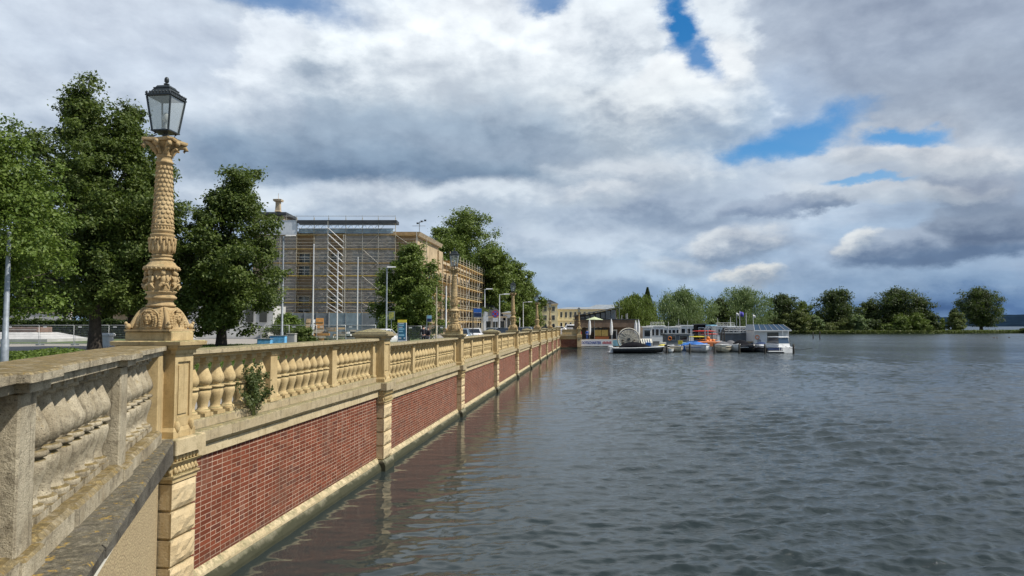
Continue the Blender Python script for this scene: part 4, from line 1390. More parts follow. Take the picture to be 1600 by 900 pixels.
# side walls (receding), block A end, block B
ztB = 14.1 + GZ
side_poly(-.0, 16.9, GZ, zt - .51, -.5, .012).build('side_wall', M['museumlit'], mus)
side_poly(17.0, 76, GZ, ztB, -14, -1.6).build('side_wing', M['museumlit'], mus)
side_poly(17.0, 76, ztB + .002, ztB + .5, -14, -1.0).build('wing_cornice', M['museumtrim'], mus)
side_poly(17.2, 75, ztB + .51, ztB + 1.6, -12, -4).build('wing_roof', M['greyroof'], mus)
side_poly(16.0, 19.5, zt - 4.5, zt - 1.2, -2, .3).build('corner_pier', M['museumlit'], mus)
nv = Vector((.9933, -.1157))
def sp(t, d, z): 
    p = Vector((xr, YF)) + sidev * t + nv * d
    return (p.x - mx, p.y - my, z - mz)
for t_ in list(np.arange(2.2, 16, 3.2)):
    for zc_ in (GZ + 4.2, GZ + 7.4, GZ + 10.4):
        wo = side_poly(t_ - .95, t_ + .95, zc_ - 1.2, zc_ + 1.3, .014, .16).build('window', M['museumtrim'], mus)
        side_poly(t_ - .7, t_ + .7, zc_ - 1.0, zc_ + 1.05, .162, .18).build('pane', M['glass'], wo)
for t_ in list(np.arange(21, 74, 4.4)):
    for zc_ in (GZ + 4.0, GZ + 7.6, GZ + 11.2):
        wo = side_poly(t_ - .95, t_ + .95, zc_ - 1.2, zc_ + 1.3, -1.598, -1.45).build('window', M['museumtrim'], mus)
        side_poly(t_ - .7, t_ + .7, zc_ - 1.0, zc_ + 1.05, -1.448, -1.43).build('pane', M['glass'], wo)

# front scaffold
SY = YF - 1.5
scf = thing('scaffolding', 'scaffolding with grey netting and stair tower across the front facade of the brown building', 'scaffolding', (mx, SY, GZ))
def sx(px): return (px - 800) / F * SY - mx
def sz(py): return at(800, py, SY).z - GZ
ups = [410, 436, 462, 489, 512, 539, 565, 590, 617, 650]
lev = [504, 489, 473, 452, 431, 411, 389, 367]
for i, u in enumerate(ups):
    top = 340 if u > 440 else 352
    if u == 650: top = 362
    for dy_ in (0, 1.1):
        MB().tube([(sx(u), dy_, 0), (sx(u), dy_, sz(top if dy_ == 0 else 362))], .055 if dy_ == 0 else .04, 5).build('upright', M['tubeyel'] if u in (462, 489, 617) else M['tube'], scf)
for j, l in enumerate(lev):
    z = sz(l)
    for (a, c) in ((410, 512), (512, 617), (617, 650)):
        bb = MB(); bb.box(sx(a), sx(c), .05, 1.05, z - .09, z - .03); bb.build('deck_board', M['board'], scf)
    colr = M['boardy'] if l in (431, 452, 473) else M['board']
    MB().box(sx(410), sx(617 if l != 452 else 590), -.075, -.05, z - .03, z + .09).build('toe_board', colr, scf)
    for dz_ in (.55, 1.05, 1.6):
        MB().tube([(sx(410), -.03, z + dz_), (sx(650 if j < 7 else 617), -.03, z + dz_)], .026, 4).build('guard_rail', M['tube'], scf)
for i, (a, c, l0, l1) in enumerate([(565, 590, 389, 411), (590, 565, 367, 389), (565, 590, 431, 452), (590, 565, 411, 431), (565, 590, 473, 489), (590, 565, 452, 473), (617, 650, 367, 389), (617, 650, 411, 431)]):
    MB().tube([(sx(a), -.1, sz(l0)), (sx(c), -.1, sz(l1))], .028, 4).build('diagonal_brace', M['tube'], scf)
# nets
for (a, c, t0, t1) in [(410, 436, 362, 492), (436, 462, 362, 492), (489.6, 511.5, 363, 489), (539.5, 565, 364, 489), (565, 590, 364, 489), (590.5, 616.5, 364, 489)]:
    b_ = MB()
    nx, nz = 7, 20
    vs = []
    for jj in range(nz + 1):
        for ii in range(nx + 1):
            x = sx(a) + (sx(c) - sx(a)) * ii / nx; z = sz(t1) + (sz(t0) - sz(t1)) * jj / nz
            vs.append((x, .12 + .05 * math.sin(jj * 1.7 + ii) * math.sin(PI * ii / nx), z))
    b_.add(vs, [(jj * (nx + 1) + ii, jj * (nx + 1) + ii + 1, (jj + 1) * (nx + 1) + ii + 1, (jj + 1) * (nx + 1) + ii) for jj in range(nz) for ii in range(nx)], True)
    b_.build('netting', M['net'], scf)
# stair tower
x0_, x1_ = sx(513.5), sx(538)
for u in (513.5, 538, 540.5):
    MB().tube([(sx(u), -1.2, 0), (sx(u), -1.2, sz(347 if u < 520 else 368))], .05, 5).build('upright', M['tube'], scf)
for j in range(7):
    za, zb_ = sz(lev[j + 1]), sz(lev[j])
    b_ = MB()
    for off in (0, 1.0):
        b_.tube([(x0_, -1.25, za + off), (x1_, -1.25, zb_ + off)], .03, 4)
        b_.tube([(x0_, -.75, za + off), (x1_, -.75, zb_ + off)], .03, 4)
    nst = 9
    for k_ in range(nst):
        q_ = (k_ + .5) / nst
        xx, zz_ = x0_ + (x1_ - x0_) * q_, za + (zb_ - za) * q_
        b_.box(xx - .14, xx + .14, -1.22, -.78, zz_ - .02, zz_ + .02)
    b_.build('stair_flight', M['polewhite'], scf)
# weather roof over the front
rf = thing('weather_roof', 'temporary roof with lattice truss and bluish sheeting on top of the scaffolding', 'roof', (mx, SY, GZ))
MB().box(sx(463), sx(619), -.3, 2.2, sz(349.0), sz(344.2)).build('roof_deck', M['darkroof'], rf)
b_ = MB()
for (zz_, ) in ((sz(351.5),), (sz(357.5),)): b_.tube([(sx(463), -.2, zz_), (sx(600), -.2, zz_)], .05, 4)
n = 26
for i in range(n):
    xa = sx(463 + 137 * i / n); xb = sx(463 + 137 * (i + 1) / n)
    z_a, z_b = (sz(357.5), sz(351.5)) if i % 2 else (sz(351.5), sz(357.5))
    b_.tube([(xa, -.2, z_a), (xb, -.2, z_b)], .035, 4)
b_.build('lattice_truss', M['steel'], rf)
MB().box(sx(463), sx(612), .6, 1.0, sz(363.5), sz(356.5)).build('sheeting', M['tarp'], rf)
MB().box(sx(398), sx(462), -.12, .3, sz(367), sz(344)).build('side_sheeting', M['whitesheet'], rf)
MB().tube([(sx(440), -.25, sz(338)), (sx(617), -.25, sz(338))], .035, 4).build('guard_rail', M['tube'], rf)
for u in (446, 462, 489, 512, 539, 565, 590, 617): MB().tube([(sx(u), -.25, sz(346)), (sx(u), -.25, sz(337))], .03, 4).build('guard_post', M['tube'], rf)
# ornamental tower behind
tw = thing('roof_pavilion', 'small sandstone roof pavilion with finial rising behind the white sheeting', 'tower', gpos(432, 135))
Z0 = lambda py: at(800, py, 135).z - GZ
MB().box(-4.2, 1.6, -1.5, 4, 0, Z0(340)).build('body', M['sandwall'], tw)
MB().sqlathe([(Z0(340) + .002, 3.2, 3), (Z0(338), 3.5, 3.3), (Z0(334), 3.5, 3.3), (Z0(331), 1.0, 1.0)], -1.3, 1.2).build('cornice', M['darkroof'], tw)
b_ = MB(); b_.sqlathe([(Z0(331), .55), (Z0(329), .45), (Z0(320), .40), (Z0(315), .42)], 0, 0)
b_.sqlathe([(Z0(315) + .002, .75), (Z0(312), .8), (Z0(311), .3)], 0, 0); b_.tube([(0, 0, Z0(311)), (0, 0, Z0(302))], .04, 4); b_.build('finial', M['sandwall'], tw)
# floodlight mast at the corner of the roof
ml = thing('antenna_mast', 'thin mast with small floodlights at the roof corner of the brown building', 'mast', (fx(652), YF + 2, zt + .1))
zz_ = lambda py: at(800, py, YF + 2).z - zt - .1
MB().tube([(0, 0, 0), (0, 0, zz_(346))], .07, 5).tube([(-1.2, 0, zz_(353)), (1.0, 0, zz_(353))], .04, 4).tube([(0, 0, zz_(348)), (.9, 0, zz_(345))], .04, 4).build('pole', M['steel'], ml)
for dx_, py in ((.35, 346), (.95, 344.5), (-.3, 349)): MB().box(dx_ - .18, dx_ + .18, -.1, .12, zz_(py) - .12, zz_(py) + .14).build('floodlight', M['darkroof'], ml)

# side scaffold
ss = thing('scaffolding', 'timber-coloured open scaffolding along the receding lake-side facade', 'scaffolding', (mx, my, GZ))
mz_keep = mz
tt = list(np.arange(19, 75.1, 3.5))
levs = [GZ + 2.4 * i for i in range(1, 6)]
for t_ in tt:
    for d in (.4, 1.8):
        b_ = MB(); b_.tube([sp(t_, d, GZ), sp(t_, d, ztB + (1.7 if d > 1 else .6))], .075, 5); b_.build('upright', M['tubeyel'] if int(t_) % 2 else M['tube'], ss)
for z in levs + [ztB - .1]:
    b_ = MB(); b_.add([sp(19, .45, z), sp(75, .45, z), sp(75, 1.75, z), sp(19, 1.75, z), sp(19, .45, z + .08), sp(75, .45, z + .08), sp(75, 1.75, z + .08), sp(19, 1.75, z + .08)], [(0, 1, 2, 3), (4, 5, 6, 7), (0, 1, 5, 4), (2, 3, 7, 6), (1, 2, 6, 5), (0, 3, 7, 4)]); b_.build('deck_board', M['board'], ss)
    for dz_ in (.5, 1.0): MB().tube([sp(19, 1.86, z + dz_), sp(75, 1.86, z + dz_)], .045, 4).build('guard_rail', M['tubeyel'], ss)
    b_ = MB(); b_.add([sp(19, 1.88, z), sp(75, 1.88, z), sp(75, 1.88, z + .22), sp(19, 1.88, z + .22), sp(19, 1.91, z), sp(75, 1.91, z), sp(75, 1.91, z + .22), sp(19, 1.91, z + .22)], [(0, 1, 2, 3), (4, 5, 6, 7), (0, 1, 5, 4), (2, 3, 7, 6), (1, 2, 6, 5), (0, 3, 7, 4)]); b_.build('toe_board', M['board'], ss)
for i in range(4):
    t_ = 22 + i * 14
    for j in range(5): MB().tube([sp(t_, 1.9, GZ + 2.4 * j), sp(t_ + 3.5, 1.9, GZ + 2.4 * (j + 1))], .04, 4).build('diagonal_brace', M['tube'], ss)
# cheek scaffold around the block A corner
for t_ in (0.5, 4.5, 8.5, 12.5, 16.5):
    MB().tube([sp(t_, 1.7, GZ), sp(t_, 1.7, zt - 1.0 if t_ < 1 else zt - 6)], .07, 5).build('upright', M['tubeyel'], ss)
for z in levs[:4]:
    MB().tube([sp(0.5, 1.75, z + .5), sp(17, 1.75, z + .5)], .04, 4).build('guard_rail', M['tubeyel'], ss)
    b_ = MB(); b_.add([sp(.5, .3, z), sp(18.9, .3, z), sp(18.9, 1.65, z), sp(.5, 1.65, z), sp(.5, .3, z + .07), sp(18.9, .3, z + .07), sp(18.9, 1.65, z + .07), sp(.5, 1.65, z + .07)], [(0, 1, 2, 3), (4, 5, 6, 7), (0, 1, 5, 4), (2, 3, 7, 6), (1, 2, 6, 5), (0, 3, 7, 4)]); b_.build('deck_board', M['board'], ss)

# ------------------------------------------------------------ building site in front
def panel_row(name, lab, cat, px0, px1, py0, py1, Y, n, mats, grp=None):
    t = thing(name, lab, cat, gpos(px0, Y), 0, grp)
    X0 = gpos(px0, Y)[0]; X1 = gpos(px1, Y)[0]
    z1 = at(800, py0, Y).z - GZ
    for i in range(n):
        a = (X1 - X0) * i / n; c = (X1 - X0) * (i + 1) / n
        b_ = MB(); b_.box(a + .03, c - .03, 0, .12, 0.05, z1); b_.box(a + .03, c - .03, -.06, -.001, z1 * .48, z1 * .52); b_.build('panel', mats[i % len(mats)], t)
    for i in range(n + 1):
        a = (X1 - X0) * i / n
        MB().box(a - .028, a + .028, -.10, .16, 0, z1 + .1).build('post', M['steel'], t)
panel_row('site_hoarding', 'grey site hoarding panels at the foot of the scaffolding', 'hoarding', 420, 514, 489, 520, 108, 5, [M['hoard']])
panel_row('site_hoarding', 'bluish container wall right of the grey hoarding, behind the flagpoles', 'hoarding', 515, 617, 489, 520, 107, 4, [M['hoardb'], M['hoardb'], M['hoard'], M['hoardb']])
def leaning_board(px, w, py0, Y, mat, lab, tilt):
    x, y, z = gpos(px, Y)
    h_ = hgt(py0, Y)
    t = thing('formwork_panel', lab, 'panel', (x, y, z))
    b_ = MB(); W = w / F * Y
    b_.loft([[(-W / 2, 0, 0), (W / 2, 0, 0), (W / 2, .08, 0), (-W / 2, .08, 0)], [(-W / 2 + tilt, .7, h_), (W / 2 + tilt, .7, h_), (W / 2 + tilt, .78, h_), (-W / 2 + tilt, .78, h_)]])
    b_.build('board', mat, t)
    b_ = MB()
    for q_ in (.2, .5, .8): b_.box(-W / 2 + tilt * q_, W / 2 + tilt * q_, .7 * q_ - .07, .7 * q_ + .01, h_ * q_ - .06, h_ * q_ + .06)
    b_.build('batten', M['wood'], t)
leaning_board(477, 7, 498, 92, M['wood'], 'pale timber panel leaning on the grey hoarding, leftmost', .3)
leaning_board(487, 5, 499, 92, M['paint_white'], 'narrow white panel leaning between two timber panels', .1)
leaning_board(500, 12, 497, 92, M['orangewood'], 'orange-brown formwork panel leaning on the hoarding', -.2)
def pile_of(px, Y, w, h, n, lab, mats, seed, name='timber_stack', cat='material stack'):
    rnd = random.Random(seed)
    t = thing(name, lab, cat, gpos(px, Y))
    for i in range(n):
        z = (i // 4) * h / max(1, n // 4); x = rnd.uniform(-w / 2, w / 2)
        l = rnd.uniform(.6, 1.6)
        b_ = MB(); b_.box(-l / 2, l / 2, -.2, .2, 0, h / max(1, n // 4) * .85, Matrix.Rotation(rnd.uniform(-.5, .5), 4, 'Z'))
        b_.build('beam' if name == 'timber_stack' else 'slab', mats[i % len(mats)], t, None, (x, rnd.uniform(-.5, .5), z))
pile_of(520, 84, 3.4, 1.3, 22, 'pile of pale building slabs between the first two flagpoles', [M['gravelgrey'], M['paint_white'], M['wood']], 1)
pile_of(546, 88, 2.6, 1.0, 18, 'stack of dark building material between the second and third flagpole', [M['darkwood'], M['gravelgrey'], M['hoard']], 2)
pile_of(576, 90, 2.2, 1.2, 16, 'stack of grey material right of the third flagpole', [M['hoard'], M['concrete'], M['darkwood']], 3)
pile_of(496, 82, 1.8, .9, 14, 'heap of timber offcuts below the orange-brown panel', [M['wood'], M['gravelgrey'], M['orangewood']], 4)
# blue painted utility boxes and grey box
def cabinet(px, py0, w, Y, mat, lab, name='utility_box'):
    x, y, z = gpos(px, Y); h_ = hgt(py0, Y); W = w / F * Y
    t = thing(name, lab, 'cabinet', (x, y, z))
    MB().cbox(-W / 2, W / 2, 0, .6, .05, h_ - .06, .03).build('body', mat, t)
    MB().cbox(-W / 2 - .04, W / 2 + .04, -.04, .64, h_ - .058, h_, .02).build('lid', M['hoard'] if mat != M['concrete'] else M['concrete'], t)
    MB().box(-W / 2 + .06, W / 2 - .06, -.02, -.001, .15, h_ - .2).build('door', mat, t)
    MB().box(-W / 2 + .02, W / 2 - .02, -.01, .62, 0, .048).build('base', M['concrete'], t)
cabinet(413, 529, 21, 59, M['skyblue'], 'lower sky-blue painted utility box, left of the pair')
cabinet(434, 524, 24, 60, M['skyblue'], 'taller sky-blue painted utility box beside the tall street lamp')
cabinet(455, 521, 13, 61, M['concrete'], 'grey stone-coloured box right of the blue utility boxes')

# ------------------------------------------------------------ poles and signs
def pole(name, lab, cat, px, Y, py_top, r, mat, arm=None, head=None, grp=None, pxtop=None):
    x, y, z = gpos(px, Y); h_ = hgt(py_top, Y)
    t = thing(name, lab, cat, (x, y, z), 0, grp)
    MB().tube([(0, 0, 0), (0, 0, 1.2), (0, 0, 1.25), (0, 0, h_)], [r * 1.3, r * 1.3, r, r * .7], 8).build('pole', mat, t)
    if arm:
        L_ = arm
        MB().tube([(0, 0, h_ - .05), (L_, 0, h_ + .05)], r * .5, 6).build('arm', mat, t)
        s_ = 1 if L_ > 0 else -1
        b_ = MB(); b_.loft([[(L_ - s_ * .35, -.14, h_ - .02), (L_ + s_ * .55, -.1, h_ + .02), (L_ + s_ * .55, .1, h_ + .02), (L_ - s_ * .35, .14, h_ - .02)], [(L_ - s_ * .3, -.1, h_ + .12), (L_ + s_ * .5, -.06, h_ + .1), (L_ + s_ * .5, .06, h_ + .1), (L_ - s_ * .3, .1, h_ + .12)]])
        b_.build('lamp_head', M['polewhite'], t)
    return t
# slanting-looking grey post at left edge
t = pole('lamp_post', 'mottled grey metal post at the left edge of the photo, standing in the ground cover', 'post', 10, 29, 362, .115, M['polegrey'])
pole('tall_street_lamp', 'tall grey street lamp beside the blue utility boxes', 'street lamp', 441, 62, 369, .11, M['polegrey'], .55)
tl = pole('tall_street_lamp', 'street lamp with a poster sign, in front of the tree at the scaffold corner', 'street lamp', 604, 70, 418, .09, M['polegrey'], .35)
X, Y_, Z_ = gpos(604, 70)
for i, (px, Y, py) in enumerate([(489, 76, 383), (527, 83, 394), (558.5, 94, 403)]):
    h_ = hgt(py, Y)
    t = thing('flagpole', 'white bare flagpole before the scaffolding, %s' % ['leftmost and tallest', 'middle of the three', 'rightmost and lowest'][i], 'flagpole', gpos(px, Y), 0, 'bare white flagpoles')
    MB().tube([(0, 0, 0), (0, 0, h_ * .5), (0, 0, h_)], [.10, .08, .055], 8).build('pole', M['polewhite'], t)
    MB().lathe([(0, .055), (.06, .08), (.12, .05)], 8, 0, 0, h_).build('pole_cap', M['polewhite'], t)
    MB().lathe([(0, .2), (.05, .2), (.08, .12)], 8).build('base_plate', M['steel'], t)
for (px, Y, py, arm, lab) in [(757.5, 92, 452, .5, 'thin street lamp behind the side scaffolding end'), (780.5, 98, 460, .9, 'thin street lamp beside the round no-stopping sign'), (817.5, 140, 472, 1.3, 'thin street lamp between the third and fourth lamp columns'),
                         (697, 72, 447, 0, 'plain thin pole just left of the second lamp column'), (682, 71, 448, 0, 'plain thin pole before the dark corner of the side facade'), (812, 150, 496, 0, 'short post right of the third lamp column')]:
    pole('thin_street_lamp' if arm else 'thin_pole', lab, 'street lamp' if arm else 'pole', px, Y, py, .075, M['polewhite'] if px not in (682,) else M['tubeyel'], arm)

def board_sign(name, lab, cat, px, Y, y0, y1, w, parts_, mat_post=None, base=True):
    """sign panel(s) on a post. parts_: list of (py0,py1,px0,px1,mat,name)"""
    t = thing(name, lab, cat, gpos(px, Y))
    cx_ = gpos(px, Y)[0]
    if base: MB().tube([(0, .06, 0), (0, .06, hgt(y0, Y))], .045, 6).build('post', mat_post or M['steel'], t)
    for i, (a0, a1, b0, b1, mt, nm) in enumerate(parts_):
        o_ = MB().box(gpos(b0, Y)[0] - cx_, gpos(b1, Y)[0] - cx_, -.02 - .012 * (i > 0) * i, .0 - .012 * (i > 0) * (i) , hgt(a1, Y), hgt(a0, Y)).build(nm, mt, t)
    return t
# information pylon
Y = 56
t = thing('information_pylon', 'blue information pylon with a bright yellow top behind the balustrade', 'sign', gpos(628.5, Y))
c0 = gpos(628.5, Y)[0]
def gx(px, Y, c): return gpos(px, Y)[0] - c
MB().cbox(gx(621.6, Y, c0), gx(635.4, Y, c0), 0, .14, .0, hgt(504, Y), .01).build('frame', M['signwhite'], t)
MB().box(gx(621.6, Y, c0), gx(635.0, Y, c0), -.02, .16, hgt(504, Y) + .002, hgt(499.6, Y)).build('yellow_top', M['yellow'], t)
MB().box(gx(622.8, Y, c0), gx(634.6, Y, c0), -.012, -.001, hgt(531, Y), hgt(504.6, Y)).build('panel', M['teal'], t)
for (y0, y1, x0, x1, mt) in [(505.2, 506.2, 623.6, 631.5, 'signwhite'), (507.4, 509.3, 623.6, 631.5, 'teallight'), (510.8, 511.8, 623.6, 629.3, 'signwhite'), (513, 515.2, 623.6, 632, 'teallight'), (517, 519, 623.6, 630, 'teallight'), (522, 525.3, 623.2, 632, 'teallight'), (527.5, 529, 623.3, 627.5, 'signwhite'), (527.5, 529, 631, 633.5, 'signwhite')]:
    MB().box(gx(x0, Y, c0), gx(x1, Y, c0), -.02, -.013, hgt(y1, Y), hgt(y0, Y)).build('text_panel', M[mt], t)
# poster on the lamp
t = thing('poster_frame', 'small yellowish poster board on a post left of the information pylon', 'sign', gpos(611.5, 69))
c0 = gpos(611.5, 69)[0]
MB().tube([(0, .08, 0), (0, .08, hgt(490, 69))], .035, 6).build('post', M['steel'], t)
MB().box(gx(607, 69, c0), gx(616.8, 69, c0), -.03, .03, hgt(500, 69), hgt(486.5, 69)).build('frame', M['polegrey'], t)
m, g, b, L = new_mat('poster_print')
tc = g.new('ShaderNodeTexCoord').outputs['Object']
L.new(g.mix(g.ramp(g.noise(tc, 5, 4, .7), .4, .6), C(.55, .50, .12), C(.16, .22, .10)), b.inputs['Base Color'])
MB().box(gx(607.8, 69, c0), gx(616, 69, c0), -.042, -.031, hgt(499, 69), hgt(487.5, 69)).build('poster', m, t)
t = board_sign('bus_stop_sign', 'small blue square sign with a dark lower half before the corner tree', 'sign', 667, 64, 493, 503, 8, [(492.5, 503, 667, 674.8, M['steel'], 'frame'), (493, 497.5, 667.5, 674.3, M['teallight'], 'blue_panel'), (498, 502.4, 667.5, 674.3, M['navy'], 'dark_panel')])
t = board_sign('display_sign', 'blue sign over a dark display screen beside the second lamp column', 'sign', 739, 66, 482, 500, 8, [(482, 488.3, 740, 752.5, M['signblue'], 'blue_panel'), (488.5, 496, 740, 753, M['steel'], 'frame'), (489, 495, 740.8, 752.2, M['navy'], 'screen')], M['darkroof'])
t = board_sign('plate_sign', 'stack of small white plates on a pole under the thin street lamp', 'sign', 759.5, 80, 487, 520, 8, [(487.5, 493.5, 757, 762, M['signwhite'], 'upper_plate'), (494.3, 502, 755.8, 763, M['signwhite'], 'lower_plate')])
Y = 78
t = thing('no_stopping_sign', 'round dark blue traffic sign with red rim above white plates', 'traffic sign', gpos(774, Y))
MB().tube([(0, .05, 0), (0, .05, hgt(485, Y))], .04, 6).build('post', M['steel'], t)
rr = 5.6 / F * Y; zc_ = hgt(490.5, Y)
MB().xf(Matrix()).lathe([(0, rr), (.02, rr)], 20).xf(Matrix.Translation((0, 0, zc_)) @ Matrix.Rotation(PI / 2, 4, 'X')).build('red_rim', M['signred'], t)
MB().lathe([(0.021, rr * .84), (.03, rr * .84)], 20).xf(Matrix.Translation((0, 0, zc_)) @ Matrix.Rotation(PI / 2, 4, 'X')).build('blue_disc', M['signblue'], t)
b_ = MB()
for s_ in (-1, 1):
    b_.box(-rr * .82, rr * .82, -.006, 0, -.05, .05, Matrix.Translation((0, -.032, zc_)) @ Matrix.Rotation(s_ * PI / 4, 4, 'Y'))
b_.build('red_cross', M['signred'], t)
for y0, y1 in ((497, 499.5), (500, 502.5)): MB().box(-.28, .28, -.02, 0, hgt(y1, Y), hgt(y0, Y)).build('plate', M['signwhite'], t)
t = board_sign('round_sign', 'small round green-backed sign right of the display sign', 'traffic sign', 755, 72, 480, 487, 8, [])
MB().lathe([(0, .28), (.02, .28)], 16).xf(Matrix.Translation((0, 0, hgt(483.5, 72))) @ Matrix.Rotation(PI / 2, 4, 'X')).build('disc', M['leaf_olive'], t)

# ------------------------------------------------------------ mobile fences
def fence_panel(px0, px1, py_top, Y, lab, grp, feet=True, mesh=True):
    x0, x1 = gpos(px0, Y)[0], gpos(px1, Y)[0]
    h_ = hgt(py_top, Y); W = x1 - x0
    t = thing('fence_panel', lab, 'fence', (x0, Y, GZ), 0, grp)
    b_ = MB()
    b_.tube([(.04, 0, .1), (.04, 0, h_), (W - .04, 0, h_), (W - .04, 0, .1)], .03, 6)
    b_.tube([(.04, 0, .15), (W - .04, 0, .15)], .02, 5)
    b_.build('frame', M['steel'], t)
    nb = int(W / .11)
    b_ = MB()
    for i in range(1, nb):
        x = W * i / nb
        b_.add([(x - .006, 0, .15), (x + .006, 0, .15), (x + .006, 0, h_), (x - .006, 0, h_)], [(0, 1, 2, 3)])
    for j in range(1, 8):
        z = .15 + (h_ - .15) * j / 8
        b_.add([(.04, .004, z - .006), (W - .04, .004, z - .006), (W - .04, .004, z + .006), (.04, .004, z + .006)], [(0, 1, 2, 3)])
    b_.build('wire_mesh', M['steel'], t)
    MB().cbox(-.1, .22, -.38, .38, 0, .13, .03).build('foot_block', M['hoard'], t)
    MB().box(W * .1, W * .1 + .3, -.02, -.004, h_ - .22, h_ - .1).build('white_tag', M['signwhite'], t)
for i in range(6):
    p0 = -100 + 54.5 * i
    fence_panel(p0, p0 + 54, 508.2, 63, 'mesh fence panel behind the left trees, %s' % ['outside the left edge', 'cut by the left edge of the photo', 'before the brown monument', 'left of the big trunk', 'behind the big linden trunk', 'ending at the nearest lamp pier'][i], 'construction fence panels')
for i, (p0, p1, Y, lb) in enumerate([(416, 453, 66, 'behind the blue utility boxes'), (453, 496, 67, 'beside the tall street lamp'), (496, 541, 68, 'between the first two flagpoles'), (541, 588, 69, 'in front of the dark building material'), (637, 659, 70, 'right of the information pylon'), (659, 684, 71, 'behind the dark-clothed person'), (684, 722, 72, 'behind the second lamp column')]):
    fence_panel(p0, p1, 508.2 if i < 4 else 509.5, Y, 'mesh fence panel ' + lb, 'construction fence panels')

# ------------------------------------------------------------ left square: monument, steps, bins, pavilion
t = thing('monument', 'brown granite monument base on a pale stepped platform behind the left fence', 'monument', gpos(45, 78))
W = lambda p: p / F * 78
MB().cbox(-W(75), W(68), -4, 4, 0, .35, .03).build('lower_step', M['palestone'], t)
MB().sqlathe([(.352, W(68), 3.5), (1.02, W(30), 2.2)], -W(5), 0).build('platform', M['palestone'], t)
MB().cbox(-W(27), W(27), -1.2, 1.2, 1.022, hgt(511, 78), .04).build('plinth', M['granite'], t)
MB().cbox(-W(25), W(25), -1.25, 1.25, hgt(515.5, 78), hgt(514.8, 78), .02).build('band', M['palestone'], t)
t = thing('stone_bollard', 'white stone pedestal with a flat cap right of the big linden trunk', 'pedestal', gpos(168, 60))
MB().sqlathe([(0, .50), (.12, .50), (.14, .42), (.85, .38)], 0, 0).build('body', M['paint_white'], t)
MB().sqlathe([(.852, .46), (.90, .50), (1.02, .50), (1.10, .40)], 0, 0).build('cap', M['paint_white'], t)
t = thing('stone_pavilion', 'low sandstone building with stepped roof seen under the trees left of the nearest lamp', 'building', gpos(212, 118))
W = lambda p: p / F * 118
hz = lambda py: hgt(py, 118)
MB().box(-W(35), W(45), 0, 6, 0, hz(489)).build('wall', M['sandwall'], t)
MB().box(-W(38), W(48), -.5, 6.5, hz(489) + .002, hz(487)).build('cornice', M['museumtrim'], t)
MB().sqlathe([(hz(487) + .002, W(36), 3.2), (hz(480), W(22), 1.8), (hz(479.5), W(22), 1.8)], W(4), 3).build('roof', M['palestone'], t)
t = thing('garden_wall', 'pale low wall seen through the trees above the hedge at left', 'wall', gpos(90, 112))
MB().box(-12, 2, 0, .6, 0, hgt(489, 112)).build('wall', M['palestone'], t); MB().box(-12.1, 2.1, -.1, .7, hgt(489, 112) + .002, hgt(487.5, 112)).build('coping', M['museumtrim'], t)
t = thing('grand_stairs', 'pale stone staircase and wing seen behind the dark linden trunk', 'stairs', gpos(360, 92))
W = lambda p: p / F * 92
for i in range(9):
    MB().box(-W(92), W(55), i * .42, 9, .17 * i + .001, .17 * (i + 1)).build('step', M['palestone'], t)
MB().box(-W(92), W(50), 4.2, 9.5, 1.532, hgt(478, 96)).build('wing_wall', M['palestone'], t)
for sx_ in (-W(46), -W(20), W(12), W(34)):
    MB().box(sx_ - .5, sx_ + .5, 4.1, 4.19, 2.2, 4.4).build('window', M['glass'], t)
for sx_ in (-W(60), W(57)):
    MB().cbox(sx_ - .5, sx_ + .5, -.8, 3.8, 0, 1.5, .05).build('cheek_wall', M['palestone'], t)

# ------------------------------------------------------------ small houses under the avenue
def house(name, lab, px, Y, w, d, h, mat, roofmat, rz=0, z0=GZ, floors=2, nwin=4, rh=1.8, win_w=.5, grp=None, arches=False, hip=True):
    t = thing(name, lab, 'building', (gpos(px, Y)[0], Y, z0), rz, grp)
    MB().box(-w / 2, w / 2, 0, d, 0, h).build('wall', mat, t)
    MB().box(-w / 2 - .3, w / 2 + .3, -.3, d + .3, h + .002, h + .25).build('cornice', M['museumtrim'], t)
    if hip:
        MB().loft([[(-w / 2 - .3, -.3, h + .252), (w / 2 + .3, -.3, h + .252), (w / 2 + .3, d + .3, h + .252), (-w / 2 - .3, d + .3, h + .252)], [(-w / 2 + d * .4, d * .45, h + rh), (w / 2 - d * .4, d * .45, h + rh), (w / 2 - d * .4, d * .55, h + rh), (-w / 2 + d * .4, d * .55, h + rh)]]).build('roof', roofmat, t)
    for f in range(floors):
        fh = h / floors
        for i in range(nwin):
            x = -w / 2 + w * (i + .5) / nwin
            z = fh * f + fh * .28
            hh_ = fh * .5
            fr = MB(); fr.box(x - win_w - .1, x + win_w + .1, -.06, -.002, z - .12, z + hh_ + .12)
            fo = fr.build('window', M['creamwall'], t)
            g_ = MB()
            g_.box(x - win_w, x + win_w, -.09, -.062, z, z + hh_ * (.8 if arches and f == 0 else 1))
            if arches and f == 0:
                pts = [(x + win_w * math.cos(a), z + hh_ * .8 + win_w * math.sin(a)) for a in np.linspace(0, PI, 9)]
                g_.prism(pts, -.09, -.062, 'y')
            g_.build('pane', M['glass'], fo)
    return t
house('white_villa', 'small pale villa with a grey roof under the avenue trees, left of the no-stopping sign', 763, 170, 6.5, 7, 4.2, M['creamwall'], M['darkroof'], 0, GZ, 1, 3, 3.0)
house('white_villa', 'small bluish-white house right behind the no-stopping sign', 774, 150, 4.4, 6, 3.4, M['palestone'], M['darkroof'], 0, GZ, 1, 3, 1.4)
house('white_kiosk', 'narrow white kiosk left of the third lamp column', 795, 150, 2.4, 3, 4.2, M['paint_white'], M['greyroof'], 0, GZ, 1, 1, .6, .3)
